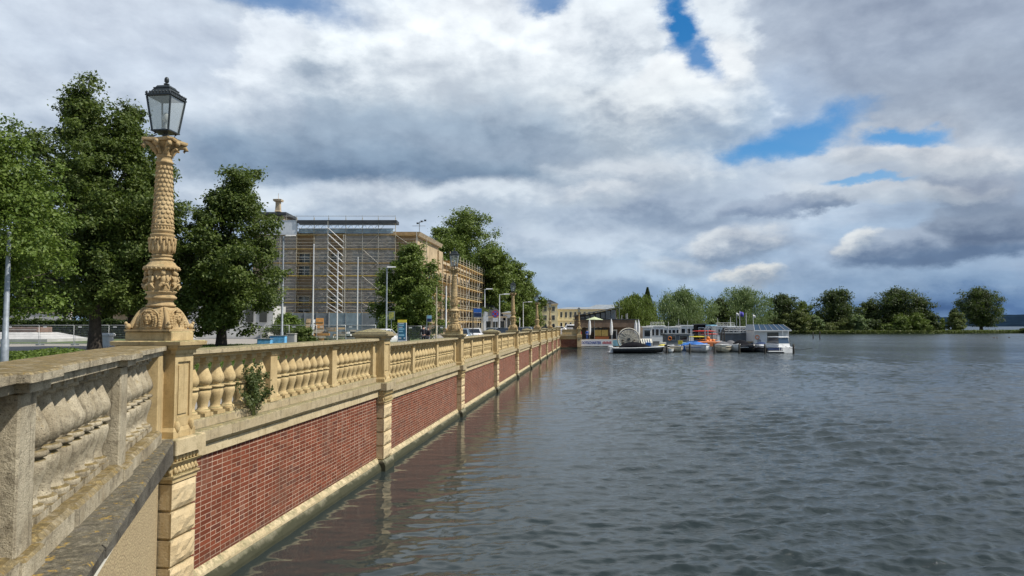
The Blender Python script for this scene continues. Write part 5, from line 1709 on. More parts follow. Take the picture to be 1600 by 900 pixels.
# yellow palace
Y = 214
house('yellow_tower_block', 'three-storey yellow corner block of the palace beside the fourth and fifth lamps', 852, Y, 7.4, 14, hgt(476, Y), M['yellowwall'], M['darkroof'], 0, GZ, 3, 3, .9 + hgt(476, Y) * 0 + .8, .42, 'yellow palace buildings', True)
t = house('yellow_wing', 'long two-storey yellow palace wing with arched ground-floor windows', 906, Y + 6, 16.0 + 0, 12, hgt(484, Y + 6), M['yellowwall'], M['greyroof'], 0, GZ, 2, 11, .95, .32, 'yellow palace buildings', True)
for o_ in (t,):
    MB().box(-8.05, 8.05, -.14, -.003, hgt(502, Y + 6), hgt(501, Y + 6)).build('string_course', M['museumtrim'], o_)
house('brown_gable_house', 'distant pale building with low pitched roof behind the palace wing', 950, 330, 22, 16, hgt(484, 330), M['palestone'], M['greyroof'], 0, GZ, 2, 8, 2.6, .6)
# ------------------------------------------------------------ cars
def make_car(mat, label, loc, rz, van=False, name='parked_car', group='cars parked along the promenade'):
    t = thing(name, label, 'van' if van else 'car', loc, rz, group)
    # length along y, front at +y
    if van:
        st = [(-2.3, .35, 1.75, .88), (-2.25, .3, 1.95, .9), (1.2, .28, 1.98, .9), (1.7, .28, 1.15, .9), (2.25, .3, .95, .86), (2.35, .38, .7, .8)]
    else:
        st = [(-2.2, .42, .78, .74), (-2.1, .32, .95, .83), (-1.5, .28, 1.0, .88), (-.6, .26, .98, .9), (.9, .26, .96, .9), (1.7, .28, .86, .86), (2.1, .32, .72, .78), (2.22, .42, .58, .66)]
    secs = []
    for y, z0, z1, w in st:
        zm = z0 + (z1 - z0) * .62
        secs.append([(-w * .9, y, z0), (w * .9, y, z0), (w, y, z0 + .12), (w, y, zm), (w * .93, y, z1 - .03), (w * .85, y, z1), (-w * .85, y, z1), (-w * .93, y, z1 - .03), (-w, y, zm), (-w, y, z0 + .12)])
    b_ = MB(); b_.loft(secs, True, True); b_.build('body', mat, t)
    if not van:
        cab = [(-1.85, .96, .76), (-1.25, 1.36, .62), (-.3, 1.42, .62), (.35, 1.38, .61), (1.1, .95, .74)]
        secs = [[(-.80, y, .93), (.80, y, .93), (w, y, z), (-w, y, z)] for y, z, w in cab]
        b_ = MB(); b_.loft(secs, True, False); b_.build('windows', M['glass'], t)
        b_ = MB(); b_.loft([[(-.60, y, z + .012), (.60, y, z + .012), (.57, y, z + .05), (-.57, y, z + .05)] for y, z, w in cab[1:4]], True, True); b_.build('roof', mat, t)
        b_ = MB()
        for sx_ in (-1, 1):
            b_.tube([(sx_ * .77, 1.12, .95), (sx_ * .625, .35, 1.39), (sx_ * .63, -1.25, 1.37), (sx_ * .78, -1.88, .97)], .035, 5)
            b_.tube([(sx_ * .80, -.35, .95), (sx_ * .625, -.35, 1.41)], .035, 5)
        b_.build('roof_pillars', mat, t)
    else:
        b_ = MB()
        for sx_ in (-1, 1): b_.box(sx_ * .905 - .01, sx_ * .905 + .01, -1.9, 1.1, 1.2, 1.7)
        b_.add([(-.75, 1.72, 1.2), (.75, 1.72, 1.2), (.7, 1.28, 1.9), (-.7, 1.28, 1.9)], [(0, 1, 2, 3)])
        b_.box(-.7, .7, -2.33, -2.3, 1.2, 1.7)
        b_.build('windows', M['glass'], t)
    for sx_ in (-1, 1):
        for y in (-1.38, 1.38):
            wmb = MB(); wmb.lathe([(0, .30), (.02, .33), (.19, .33), (.21, .30)], 14); wmb.xf(Matrix.Translation((sx_ * .80 - .105, y, .33)) @ Matrix.Rotation(PI / 2, 4, 'Y'))
            wo = wmb.build('wheel', M['rubber'], t)
            r_ = MB(); r_.lathe([(0, .20), (.23, .20)], 12); r_.xf(Matrix.Translation((sx_ * .80 - .115, y, .33)) @ Matrix.Rotation(PI / 2, 4, 'Y')); r_.build('rim', M['steel'], wo)
        MB().cbox(sx_ * .62 - .13, sx_ * .62 + .13, st[-1][0] - .16, st[-1][0] - .02, .56, .70, .02).build('headlight', M['signwhite'], t)
        MB().cbox(sx_ * .68 - .1, sx_ * .68 + .1, st[0][0] - .03, st[0][0] + .1, .68, .82, .02).build('tail_light', M['signred'], t)
        MB().cbox(sx_ * .96 - .09, sx_ * .96 + .09, .78, .90, .95, 1.06, .02).build('mirror', mat, t)
    return t
def rdpos(s, d): 
    p = w1(s, d); return (p.x, p.y, GZ + .022)
def carpx(px, Y): return (gpos(px, Y)[0], Y, GZ + .022)
make_car(M['carlight'], 'pale blue car just right of the second lamp column', carpx(721, 66), RZ + .1)
make_car(M['carwhite'], 'white car behind the display sign', carpx(741, 74), RZ + .1)
make_car(M['carsilver'], 'silver car under the round no-stopping sign', carpx(769, 84), RZ + PI)
make_car(M['carblue'], 'dark blue car left of the third lamp column', carpx(786, 82), RZ + PI)
make_car(M['carblack'], 'black car right of the third lamp column, by the short post', carpx(811, 105), RZ)
make_car(M['carsilver'], 'silver car before the dark trees between the third and fourth lamps', carpx(824, 118), RZ + PI)
make_car(M['cargrey'], 'dark grey car left of the fourth lamp column', carpx(832, 122), RZ)
make_car(M['carblack'], 'dark car in front of the yellow corner block', carpx(851, 168), RZ + PI / 2)
make_car(M['carwhite'], 'white car in front of the yellow wing, left one', carpx(871, 168), RZ + PI / 2)
make_car(M['carwhite'], 'white van in front of the yellow wing, right one', carpx(893, 172), RZ + PI / 2, True)
make_car(M['carwhite'], 'white car partly hidden by the flat-capped pier, left of the information pylon', carpx(600, 60), RZ)

# ------------------------------------------------------------ people
def person(label, loc, rz, top, legs, h=1.72, sit=False, arm=0):
    t = thing('person', label, 'person', loc, rz)
    def skin(name, pts, edges, rad, mat, parent, sub=1):
        me = bpy.data.meshes.new(name)
        me.from_pydata([Vector(p) * (h / 1.72) for p in pts], edges, [])
        o = bpy.data.objects.new(name, me); COL.objects.link(o); o.parent = parent
        md = o.modifiers.new('skin', 'SKIN'); md.use_smooth_shade = True
        for i, r_ in enumerate(rad):
            me.skin_vertices[0].data[i].radius = (r_, r_ * .8) if isinstance(r_, float) else r_
        me.skin_vertices[0].data[0].use_root = True
        o.modifiers.new('sub', 'SUBSURF').levels = sub
        o.modifiers['sub'].render_levels = sub
        me.materials.append(mat)
        return o
    a = arm
    P_ = [(0, 0, .92), (0, 0, 1.1), (0, 0, 1.30), (0, 0, 1.42), (0, 0, 1.50), (0, .02, 1.58), (0, .02, 1.68),
          (.17, 0, 1.38), (.24, .02, 1.12), (.22, .14 + a, .92 + a), (-.17, 0, 1.38), (-.24, .02, 1.12), (-.22, .14 + a, .92 + a),
          (.10, 0, .86), (.11, .02, .48), (.11, -.02, .08), (.12, .12, .03), (-.10, 0, .86), (-.11, -.02, .48), (-.11, -.05, .08), (-.12, .09, .03)]
    E_ = [(0, 1), (1, 2), (2, 3), (3, 4), (4, 5), (5, 6), (3, 7), (7, 8), (8, 9), (3, 10), (10, 11), (11, 12), (0, 13), (13, 14), (14, 15), (15, 16), (0, 17), (17, 18), (18, 19), (19, 20)]
    rd = [.13, .12, .14, .09, .055, .09, .075, .06, .045, .035, .06, .045, .035, .09, .06, .045, .04, .09, .06, .045, .04]
    skin('body', P_, E_, rd, M['skin'], t, 2)
    skin('jacket', [P_[0], P_[1], P_[2], P_[3], P_[7], P_[8], (.22, .12 + a, .97 + a), P_[10], P_[11], (-.22, .12 + a, .97 + a)], [(0, 1), (1, 2), (2, 3), (3, 4), (4, 5), (5, 6), (3, 7), (7, 8), (8, 9)], [.16, .15, .17, .10, .085, .065, .05, .085, .065, .05], top, t)
    skin('trousers', [P_[0], P_[13], P_[14], (.11, -.02, .12), P_[17], P_[18], (-.11, -.05, .12)], [(0, 1), (1, 2), (2, 3), (0, 4), (4, 5), (5, 6)], [.15, .11, .08, .06, .11, .08, .06], legs, t)
    k_ = h / 1.72
    MB().ell((0, -.012 * k_, 1.655 * k_), (.088 * k_, .10 * k_, .09 * k_), seg=10, rings=8).build('hair', M['hair'], t)
    return t
person('person in dark clothes behind the balustrade between the first two lamps', gpos(662, 57), .3, M['darkcloth'], M['darkcloth'], 1.78)
person('second person in dark clothes close to the right of the first, behind the balustrade', gpos(669, 57.5), 2.6, M['darkcloth'], M['greycloth'], 1.66)

# ------------------------------------------------------------ cross quay at the end of the wall
QY = 137.3
cw = thing('cross_quay_wall', 'dark brick quay wall running across behind the end of the long embankment', 'wall', (11.0, QY, 0))
MB().box(-1.9, 2.4, 0, .5, -.8, 1.75).build('brick_panel', brick_mat('red_brick_cross', 0), cw)
MB().box(-1.9, 2.4, -.12, .6, 1.752, 2.35).build('stone_band', M['sand'], cw)
MB().box(-1.7, 2.4, -.3, 2.3, 2.352, 2.703).build('ledge', M['ledge'], cw)
MB().box(-1.9, 2.4, -.2, -.003, -.8, .2).build('footing', M['foot'], cw)
cb = thing('cross_parapet', 'solid ochre parapet on the cross quay in front of the parked cars', 'parapet', (11.0, QY, 2.705))
MB().box(-1.2, 1.7, 0, .35, 0, .9).build('panel', M['sand'], cb)
MB().cbox(-1.2, 1.7, -.08, .43, .902, 1.02, .03).build('coping', M['ledge'], cb)
pr = thing('stone_pier', 'squat ochre pier between cross quay and restaurant', 'pier', (13.05, QY - .3, 0))
for i in range(5): MB().cbox(-.42, .42, -.1, .6, .3 + i * .36, .3 + i * .36 + .33, .03).build('rusticated_block', M['rust'], pr)
MB().box(-.36, .36, .0, .55, -.6, 2.1).build('joint_core', M['sand'], pr)
MB().cbox(-.5, .5, -.2, .65, 2.102, 2.68, .03).build('capital', M['sand'], pr)
MB().cbox(-.34, .34, -.05, .6, 2.682, 3.7, .02).build('pedestal', M['sand'], pr)
MB().cbox(-.5, .5, -.2, .7, 3.702, 3.86, .03).build('cap', M['sand'], pr)
dup(lamp0, (13.05, QY - .02, 3.863), 0, 'carved sandstone lamp column on the squat pier beside the restaurant')

# ------------------------------------------------------------ restaurant
RY = 146.0
def rx(px): return (px - 800) / F * RY
x0r, x1r = rx(902), rx(1003)
rz_ = lambda py: at(800, py, RY).z
ter = thing('quay_terrace', 'low timber quay terrace in front of the restaurant carrying the banner', 'terrace', (x0r, 138, 0))
Wt = x1r - x0r
MB().box(0, Wt, 0, 24, 1.42, 1.58).build('deck', M['deck'], ter)
MB().box(0, Wt, .2, .5, -.6, 1.418).build('quay_face', M['foot'], ter)
MB().box(0, Wt, -.1, .19, .02, .30).build('fender_beam', M['creamwall'], ter)
for i in range(9): MB().lathe([(-.8, .12), (1.418, .12)], 8, Wt * i / 8, .1).build('pile', M['pile'], ter)
# banner
bn_ = thing('banner', 'white boat rental banner with blue lettering on the quay edge', 'banner', (rx(903) * 138 / RY + .15, 137.82, .42))
bw_ = (956 - 903) / F * 138
MB().box(0, bw_, 0, .05, 0, 1.25).build('cloth', M['signwhite'], bn_)
MB().box(bw_ + .02, bw_ + 2.2, .0, .05, .05, 1.2).build('side_panel', M['teallight'], bn_)
def text(s, mat, parent, loc, size, name='lettering', rot=(PI / 2, 0, 0), sxx=1.0):
    cu = bpy.data.curves.new(name, 'FONT'); cu.body = s; cu.size = size; cu.extrude = .008; cu.offset = .012 * size
    o = bpy.data.objects.new('tmp', cu); COL.objects.link(o)
    bpy.context.view_layer.update()
    dg = bpy.context.evaluated_depsgraph_get()
    me = bpy.data.meshes.new_from_object(o.evaluated_get(dg))
    bpy.data.objects.remove(o)
    me.materials.clear(); me.materials.append(mat)
    o = bpy.data.objects.new(name, me); COL.objects.link(o); o.parent = parent
    o.location = loc; o.rotation_euler = rot; o.scale = (sxx, 1, 1)
    return o
text('BOOTSCHARTER', M['ink'], bn_, (.12, -.012, .42), .72, sxx=.76)
b_ = MB()
for i in range(9): b_.box(4.6 + i * .2, 4.6 + i * .2 + .12, -.015, -.001, .42, .42 + (.5 if i % 3 else .34))
b_.build('red_lettering', M['inkred'], bn_)

res = thing('restaurant', 'dark timber lakeside restaurant with a slanted flat roof and glazed upper floor', 'building', (x0r, RY, 1.58))
Bx = lambda p: rx(p) - x0r
Bz = lambda py: rz_(py) - 1.58
MB().box(Bx(903), Bx(952), 2, 12, 0.002, Bz(512)).build('lower_wall', M['darkwood'], res)
MB().box(Bx(952), Bx(995), 2.2, 12, 0.002, Bz(506)).build('right_wall', M['umber'], res)
for i in range(5): MB().box(Bx(917 + i * 7), Bx(922.5 + i * 7), 1.93, 1.998, Bz(519), Bz(513)).build('window', M['glass'], res)
MB().box(Bx(905), Bx(992), .4, 12, Bz(511.5), Bz(500)).build('balcony_fascia', M['umber'], res)
MB().box(Bx(903), Bx(1000), .3, 12.2, Bz(499.6), Bz(498.4)).build('flat_roof', M['darkroof'], res)
# upper glazed floor
MB().box(Bx(905), Bx(966), 2.5, 11, Bz(498.3), Bz(491)).build('upper_wall', M['darkwood'], res)
MB().loft([[(Bx(902), 1.6, Bz(493.5)), (Bx(968), 1.6, Bz(480.5)), (Bx(968), 12, Bz(480.5)), (Bx(902), 12, Bz(493.5))], [(Bx(902), 1.6, Bz(492.3)), (Bx(968), 1.6, Bz(479.3)), (Bx(968), 12, Bz(479.3)), (Bx(902), 12, Bz(492.3))]]).build('slanted_roof', M['darkroof'], res)
MB().loft([[(Bx(906), 2.6, Bz(494)), (Bx(966), 2.6, Bz(482)), (Bx(966), 11, Bz(482)), (Bx(906), 11, Bz(494))][::1], [(Bx(906), 2.6, Bz(497)), (Bx(966), 2.6, Bz(497)), (Bx(966), 11, Bz(497)), (Bx(906), 11, Bz(497))]]).build('gable_wall', M['darkwood'], res)
for i in range(7):
    p = 908 + i * 8.2
    top = 493.5 - (p - 902) * .197 + 1.8
    fo = MB().box(Bx(p), Bx(p + 7), 2.40, 2.495, Bz(498), Bz(top)).build('window_frame', M['polegrey'] if i > 4 else M['darkroof'], res)
    MB().box(Bx(p + .6), Bx(p + 6.4), 2.36, 2.398, Bz(497.2), Bz(top + .9)).build('pane', M['glassblue'], fo)
for (a, c) in ((929.5, 940.2), (941, 951)):
    MB().box(Bx(a), Bx(c), 1.2, 1.3, Bz(525.5), Bz(515.5)).build('yellow_panel', M['ochrepanel'], res)
MB().box(Bx(929), Bx(952), .9, 1.19, 0.002, Bz(526)).build('terracotta_panel', M['terracotta'], res)
MB().box(Bx(957), Bx(966), 1.9, 2.198, 0.002, Bz(515)).build('door_frame', M['paint_white'], res)
MB().box(Bx(959), Bx(964.5), 1.86, 1.898, 0.002, Bz(517)).build('door', M['glass'], res)
for (p, py0, py1) in ((976, 492, 499), (983, 490, 499), (985, 489, 499)):
    MB().tube([(Bx(p), 4, Bz(py1)), (Bx(p), 4, Bz(py0))], .08, 5).build('chimney_pipe', M['palestone'], res)
MB().tube([(Bx(975.5), 7, Bz(499)), (Bx(975.5), 7, Bz(464))], .05, 5).build('antenna', M['steel'], res)
# awning umbrella green and closed white umbrellas
t = thing('open_parasol', 'pale green open parasol on the restaurant terrace', 'parasol', (rx(926), RY - 3.0, 1.585))
MB().tube([(0, 0, 0), (0, 0, Bz(495))], .04, 6).build('pole', M['steel'], t)
MB().lathe([(Bz(500), 1.75), (Bz(500) + .05, 1.75), (Bz(495.5), .1), (Bz(495.0), .04)], 8, smooth=False).build('canopy', simple('pale_green_cloth', C(.50, .56, .34), .8), t)
for i, (px, py, lab) in enumerate([(921, 497, 'closed white parasol behind the two coloured jackets'), (955, 498, 'tall closed white parasol left of the big wheel'), (993, 500, 'closed white parasol, left of the pair beyond the big wheel'), (997.5, 499, 'closed white parasol, right of the pair beyond the big wheel')]):
    Yp = 141.5
    t = thing('closed_parasol', lab, 'parasol', (gpos(px, Yp)[0], Yp, 1.585), 0, 'closed white parasols')
    h_ = at(800, py, Yp).z - 1.585
    MB().tube([(0, 0, 0), (0, 0, h_)], .035, 6).build('pole', M['steel'], t)
    b_ = MB(); secs = []
    for q, r_ in ((.22, .17), (.35, .25), (.6, .27), (.8, .20), (.95, .08), (1.0, .03)):
        secs.append([(r_ * (1 + .22 * (j % 2)) * math.cos(2 * PI * j / 12), r_ * (1 + .22 * (j % 2)) * math.sin(2 * PI * j / 12), q * h_) for j in range(12)])
    b_.loft(secs, True, False); b_.build('folded_canopy', M['paint_white'], t)
# persons at the terrace edge
person('person in a red jacket standing on the terrace edge above the banner', (gpos(906, 139.5)[0], 139.5, 1.585), 2.9, M['redcloth'], M['darkcloth'], 2.0)
person('person in a blue jacket beside the one in red, above the banner', (gpos(917, 139.6)[0], 139.6, 1.585), 3.3, M['bluecloth'], M['bluecloth'], 2.05)
# big paddle wheel
WY = 134.5
wc = at(982.5, 530, WY); wr = 17.0 / F * WY
wh = thing('paddle_wheel', 'big pale round spoked wheel standing before the restaurant', 'wheel', (wc.x, WY, 0))
zc = wc.z
b_ = MB(); b_.torus((0, 0, zc), wr, .09, 'y', 40, 6); b_.torus((0, .5, zc), wr, .09, 'y', 40, 6); b_.build('rim', M['creamwall'], wh)
b_ = MB(); b_.torus((0, 0, zc), wr * .86, .04, 'y', 40, 5); b_.build('inner_ring', M['paint_white'], wh)
b_ = MB(); b_.lathe([(0, wr * .84), (.04, wr * .84)], 36); b_.xf(Matrix.Translation((0, .3, zc)) @ Matrix.Rotation(PI / 2, 4, 'X')); b_.build('disc', simple('weathered_pale_disc', C(.45, .42, .35), .8, 0, .25, 2), wh)
for i in range(16):
    a = 2 * PI * i / 16
    MB().tube([(.2 * math.cos(a), -.04, zc + .2 * math.sin(a)), (wr * math.cos(a), -.02, zc + wr * math.sin(a))], .03, 4).build('spoke', M['creamwall'], wh)
b_ = MB(); b_.lathe([(0, .28), (.3, .28)], 12); b_.xf(Matrix.Translation((0, .1, zc)) @ Matrix.Rotation(PI / 2, 4, 'X')); b_.build('hub', M['darkroof'], wh)
for sx_ in (-1, 1): MB().box(sx_ * 1.1 - .12, sx_ * 1.1 + .12, .1, .6, -.5, zc).build('stand', M['umber'], wh)

# ------------------------------------------------------------ marina
dk = thing('jetty', 'timber jetty with planked deck along which the boats are moored', 'jetty', (gpos(1006, 128)[0], 128, 0))
MB().box(0, 25.8, 0, 2.2, .55, .68).build('deck', M['deck'], dk)
for i in range(11): MB().lathe([(-.8, .13), (.548, .13)], 7, .4 + i * 2.5, .3).build('pile', M['pile'], dk)
def hull_mb(Lh, B, Hh, z0=-.15, bow=.9, flare=1.15, transom=.75):
    secs = []
    for i in range(13):
        q = i / 12
        w = (transom + (1 - transom) * min(1, q * 2.5)) if q < .4 else math.sqrt(max(0, 1 - ((q - .4) / .6) ** 2.3))
        w = max(w, .015) * B / 2
        y = Lh * q
        sheer = Hh * (1 + .28 * q ** 2)
        zz0 = z0 + (.65 * Hh) * max(0, q - .72) ** 1.4 * 3.2
        yy = y
        secs.append([(0, yy - .25 * q, zz0), (w * .72, yy - .12 * q, zz0 + .18 * (1 - q * .3)), (w * .95, yy, zz0 + (sheer - zz0) * .55), (w, yy + .1 * q, sheer), (w * .88, yy + .05 * q, sheer + .03), (0, yy, sheer + .05 + .08 * q),
                     (-w * .88, yy + .05 * q, sheer + .03), (-w, yy + .1 * q, sheer), (-w * .95, yy, zz0 + (sheer - zz0) * .55), (-w * .72, yy - .12 * q, zz0 + .18 * (1 - q * .3))])
    return MB().loft(secs, True, True)
def boat(label, px, Y, rz, L_, B, Hh, hull, deckm, cover=None, cover_h=.6, engine=None, stripe=None, cabin=None, y0c=.1, y1c=.85, name='motorboat', cat='boat'):
    t = thing(name, label, cat, (gpos(px, Y)[0], Y, 0), rz, 'boats moored in the marina')
    o = hull_mb(L_, B, Hh).xf(Matrix.Translation((0, -L_ / 2, 0))).build('hull', hull, t)
    # gunwale line
    b_ = MB()
    for s_ in (-1, 1):
        pts = []
        for i in range(13):
            q = i / 12
            w = (.75 + .25 * min(1, q * 2.5)) if q < .4 else math.sqrt(max(0, 1 - ((q - .4) / .6) ** 2.3))
            pts.append((s_ * max(w, .015) * B / 2 * 1.01, L_ * q - L_ / 2 + .1 * q, Hh * (1 + .28 * q ** 2)))
        b_.tube(pts, .07, 5)
    b_.build('gunwale', deckm, t)
    if cover is not None:
        secs = []
        for i in range(9):
            q = i / 8
            yy = L_ * (y0c + (y1c - y0c) * q) - L_ / 2
            qq = y0c + (y1c - y0c) * q
            w = ((.75 + .25 * min(1, qq * 2.5)) if qq < .4 else math.sqrt(max(0, 1 - ((qq - .4) / .6) ** 2.3))) * B / 2 * .97
            hp = cover_h * math.sin(PI * min(1, max(.02, (q * .98 + .03))) ** .8) ** .8 + .03
            zb_ = Hh * (1 + .28 * qq ** 2) + .035
            secs.append([(-w, yy, zb_), (-w * .7, yy, zb_ + hp * .55), (-w * .25, yy, zb_ + hp * .96), (0, yy, zb_ + hp), (w * .25, yy, zb_ + hp * .96), (w * .7, yy, zb_ + hp * .55), (w, yy, zb_)])
        MB().loft(secs, True, True).build('cover', cover, t)
    if engine is not None:
        eo = MB().cbox(-.22, .22, -L_ / 2 - .62, -L_ / 2 - .12, Hh * .75, Hh * .75 + .55, .08, True, True).build('outboard_engine', engine, t)
        MB().box(-.08, .08, -L_ / 2 - .45, -L_ / 2 - .25, -.3, Hh * .75).build('engine_leg', engine, eo)
    if stripe is not None:
        b_ = MB()
        for s_ in (-1, 1):
            pts = [(s_ * B / 2 * ((.75 + .25 * min(1, q * 2.5)) if q < .4 else math.sqrt(max(0, 1 - ((q - .4) / .6) ** 2.3))) * .985, L_ * q - L_ / 2 + .06, Hh * (.72 + .2 * q ** 2)) for q in np.linspace(.02, .93, 12)]
            b_.tube(pts, .055, 5)
        b_.build('stripe', stripe, t)
    if cabin:
        (ca, cb_, ch, cw_) = cabin
        yy0, yy1 = L_ * ca - L_ / 2, L_ * cb_ - L_ / 2
        MB().loft([[(-cw_, yy0, Hh + .04), (cw_, yy0, Hh + .04), (cw_ * .9, yy1 + .6, Hh + .1), (-cw_ * .9, yy1 + .6, Hh + .1)], [(-cw_ * .9, yy0 + .1, Hh + ch * .35), (cw_ * .9, yy0 + .1, Hh + ch * .35), (cw_ * .8, yy1 + .2, Hh + ch * .35), (-cw_ * .8, yy1 + .2, Hh + ch * .35)]]).build('cabin', M['white'], t)
        MB().loft([[(-cw_ * .88, yy0 + .12, Hh + ch * .352), (cw_ * .88, yy0 + .12, Hh + ch * .352), (cw_ * .78, yy1 + .15, Hh + ch * .352), (-cw_ * .78, yy1 + .15, Hh + ch * .352)], [(-cw_ * .8, yy0 + .3, Hh + ch * .9), (cw_ * .8, yy0 + .3, Hh + ch * .9), (cw_ * .7, yy1 - .5, Hh + ch * .9), (-cw_ * .7, yy1 - .5, Hh + ch * .9)]]).build('cabin_windows', M['glassblue'], t)
        MB().cbox(-cw_ * .9, cw_ * .9, yy0 + .1, yy1 - .3, Hh + ch * .902, Hh + ch, .05, True, True).build('cabin_roof', M['white'], t)
    return t
HP = -PI / 2
speedboat = boat('long black and white speedboat under a black cover, nearest to the restaurant', 996, 114, HP + .06, 8.4, 2.5, .82, M['blackgel'], M['white'], M['black'], .9, M['white'], None, None, .16, .74)
b2 = thing('outboard_platform', 'white swim platform and white-black engines at the stern of the long black speedboat', 'boat', (gpos(958, 114)[0], 114, 0))
MB().cbox(-.9, .9, -.9, .9, .1, .28, .04).build('platform', M['white'], b2)
for yy in (-.5, .3): MB().cbox(-.75, -.15, yy - .2, yy + .2, .282, 1.15, .08).build('engine', M['white'], b2); MB().cbox(-.1, .5, yy - .15, yy + .25, .285, .75, .08).build('box', M['black'] if yy < 0 else M['white'], b2)
boat('small beige open boat right of the long black speedboat', 1052, 120, PI + .3, 4.6, 2.2, .75, M['cream'], M['cream'], M['greycan'], .22, M['black'], None, None, .2, .6)
boat('white motorboat under a bright blue cover', 1090, 119, PI + .15, 6.2, 2.9, 1.0, M['white'], M['white'], M['bluecan'], .55, None, M['bluecan'], None, .15, .8)
boat('beige motorboat with dark grey cover, right of the blue-covered one', 1128, 119, PI - .35, 6.4, 2.9, 1.0, M['cream'], M['white'], M['greycan'], .62, None, M['black'], None, .15, .72)
boat('black motorboat with dark canopy near the middle of the row', 1160, 119.5, PI + .25, 6.2, 3.0, .95, M['blackgel'], M['greycan'], M['black'], .95, None, M['white'], None, .15, .75)
boat('small dark inflatable boat left of the white cabin cruiser', 1184, 119, PI, 4.4, 1.9, .55, M['greycan'], M['black'], M['black'], .25, M['black'], None, None, .1, .6)
cruiser = boat('white cabin cruiser with dark windscreen at the right end of the boats', 1209, 118.5, .30, 7.0, 3.1, .85, M['white'], M['white'], None, 0, None, M['navy'], (.14, .62, 1.75, 1.15), 0, 0, 'cabin_cruiser')
boat('small white rowing boat seen behind the beige open boat', 1036, 127, PI + .8, 4.2, 1.8, .7, M['white'], M['white'], M['yellow'], .25, None, None, None, .3, .7, 'rowing_boat')
boat('dark blue boat lying behind the blue-covered motorboat', 1082, 126, HP, 5.0, 2.0, .9, M['bluecan'], M['bluecan'], M['bluecan'], .45, None, None, None, .1, .8)
person('person in reddish clothes at the stern of the white cabin cruiser', (gpos(1227, 121)[0], 121.5, .7), 0, M['redcloth'], M['greycloth'], 1.75)
person('person sitting low in reddish top on the black speedboat', (gpos(989, 114)[0], 114.2, .35), 0, M['redcloth'], M['darkcloth'], 1.6)
# mooring posts
for i, (px, Y, py, lab) in enumerate([(1041, 114, 541, 'wooden mooring post at the bow of the long black speedboat'), (1077, 113, 537, 'wooden mooring post left of the blue-covered boat'), (1115, 112.5, 537, 'wooden mooring post between the blue-covered and the beige boat'), (1154, 112.5, 538, 'wooden mooring post before the black motorboat'),
                           (1194, 112, 538, 'wooden mooring post at the corner of the white cabin cruiser'), (1238.5, 111, 538, 'dark lone mooring post right of the white cabin cruiser'), (1231, 190, 516, 'dark thick post in the water beyond the boats'), (1269.5, 235, 519, 'left thin post of the pair in open water'), (1280, 222, 518, 'right thin post of the pair in open water')]):
    h_ = at(800, py, Y).z
    t = MB().lathe([(-1, .17), (h_ * .6, .16), (h_, .14), (h_ + .05, .08)], 9).build('mooring_post', M['pile'])
    t.location = gpos(px, Y, 0)
    tag(t, lab, 'post', 'mooring posts')
for px, hh in ((1101, 512), (1105.5, 511), (1112, 518), (1131, 516), (1127, 516)):
    t = MB().tube([(0, 0, -.8), (0, 0, at(800, hh, 131).z)], .10, 7).build('jetty_pole', M['polegrey'] if px < 1110 else M['pile'])
    t.location = gpos(px, 131, 0); tag(t, 'slim upright jetty pole %s' % {1101: 'left of the two tall grey ones by the kayaks', 1105.5: 'right of the two tall grey ones by the kayaks', 1112: 'dark, between kayaks and grey shed', 1131: 'at the left edge of the grey shed', 1127: 'just before the left edge of the grey shed'}[px], 'pole', 'jetty poles')

# rope to the lone post
t = MB().tube([(0, 0, 0), (1.2, -2.4, -.5), (2.5, -5, -.1)], .03, 4).build('mooring_rope', M['pile']); t.location = (gpos(1225, 116)[0], 116, 1.0); tag(t, 'thin mooring rope from the white cabin cruiser to the lone post', 'rope')
# kayak rack
ky = thing('kayak_rack', 'metal rack on the jetty holding stacked kayaks', 'rack', (gpos(1098, 133)[0], 133, .6))
for x in (-2.4, -.6, 1.2, 2.6): MB().tube([(x, 0, 0), (x, 0, 3.2)], .05, 5).build('upright', M['steel'], ky)
for z in (.55, 1.1, 1.65, 2.2, 2.7): MB().tube([(-2.5, 0, z), (2.7, 0, z)], .03, 4).build('shelf_bar', M['steel'], ky)
kx = gpos(1098, 133)[0]
for i, (dx_, z, L_, mt, lab) in enumerate([(0.2, 3.36, 4.6, 'red', 'long red kayak on top of the rack'), (1.0, 2.8, 3.6, 'red', 'shorter red kayak below the top one'), (-.6, 2.3, 4.4, 'yellow', 'yellow kayak in the middle of the rack'), (.6, 1.75, 4.2, 'orange', 'orange kayak under the yellow one'), (.9, 1.2, 4.0, 'orange', 'lower orange kayak second from the bottom of the rack'), (-1.4, .7 + .6, 3.6, 'bluecan', 'blue kayak at the lower left of the rack')]):
    b_ = MB()
    secs = []
    for j in range(11):
        q = j / 10; w = math.sin(PI * max(.02, min(.98, q))) ** .7 * .32; x = (q - .5) * L_
        secs.append([(x, -w, 0), (x, -w * .6, -.16 * w / .32), (x, w * .6, -.16 * w / .32), (x, w, 0), (x, w * .5, .13 * w / .32), (x, -w * .5, .13 * w / .32)])
    b_.loft(secs, True, True)
    o = b_.build('kayak', M[mt]); o.location = (kx + dx_, 132.7, z + .02 + (0 if i != 5 else .1)); tag(o, lab, 'kayak', 'kayaks on the rack')
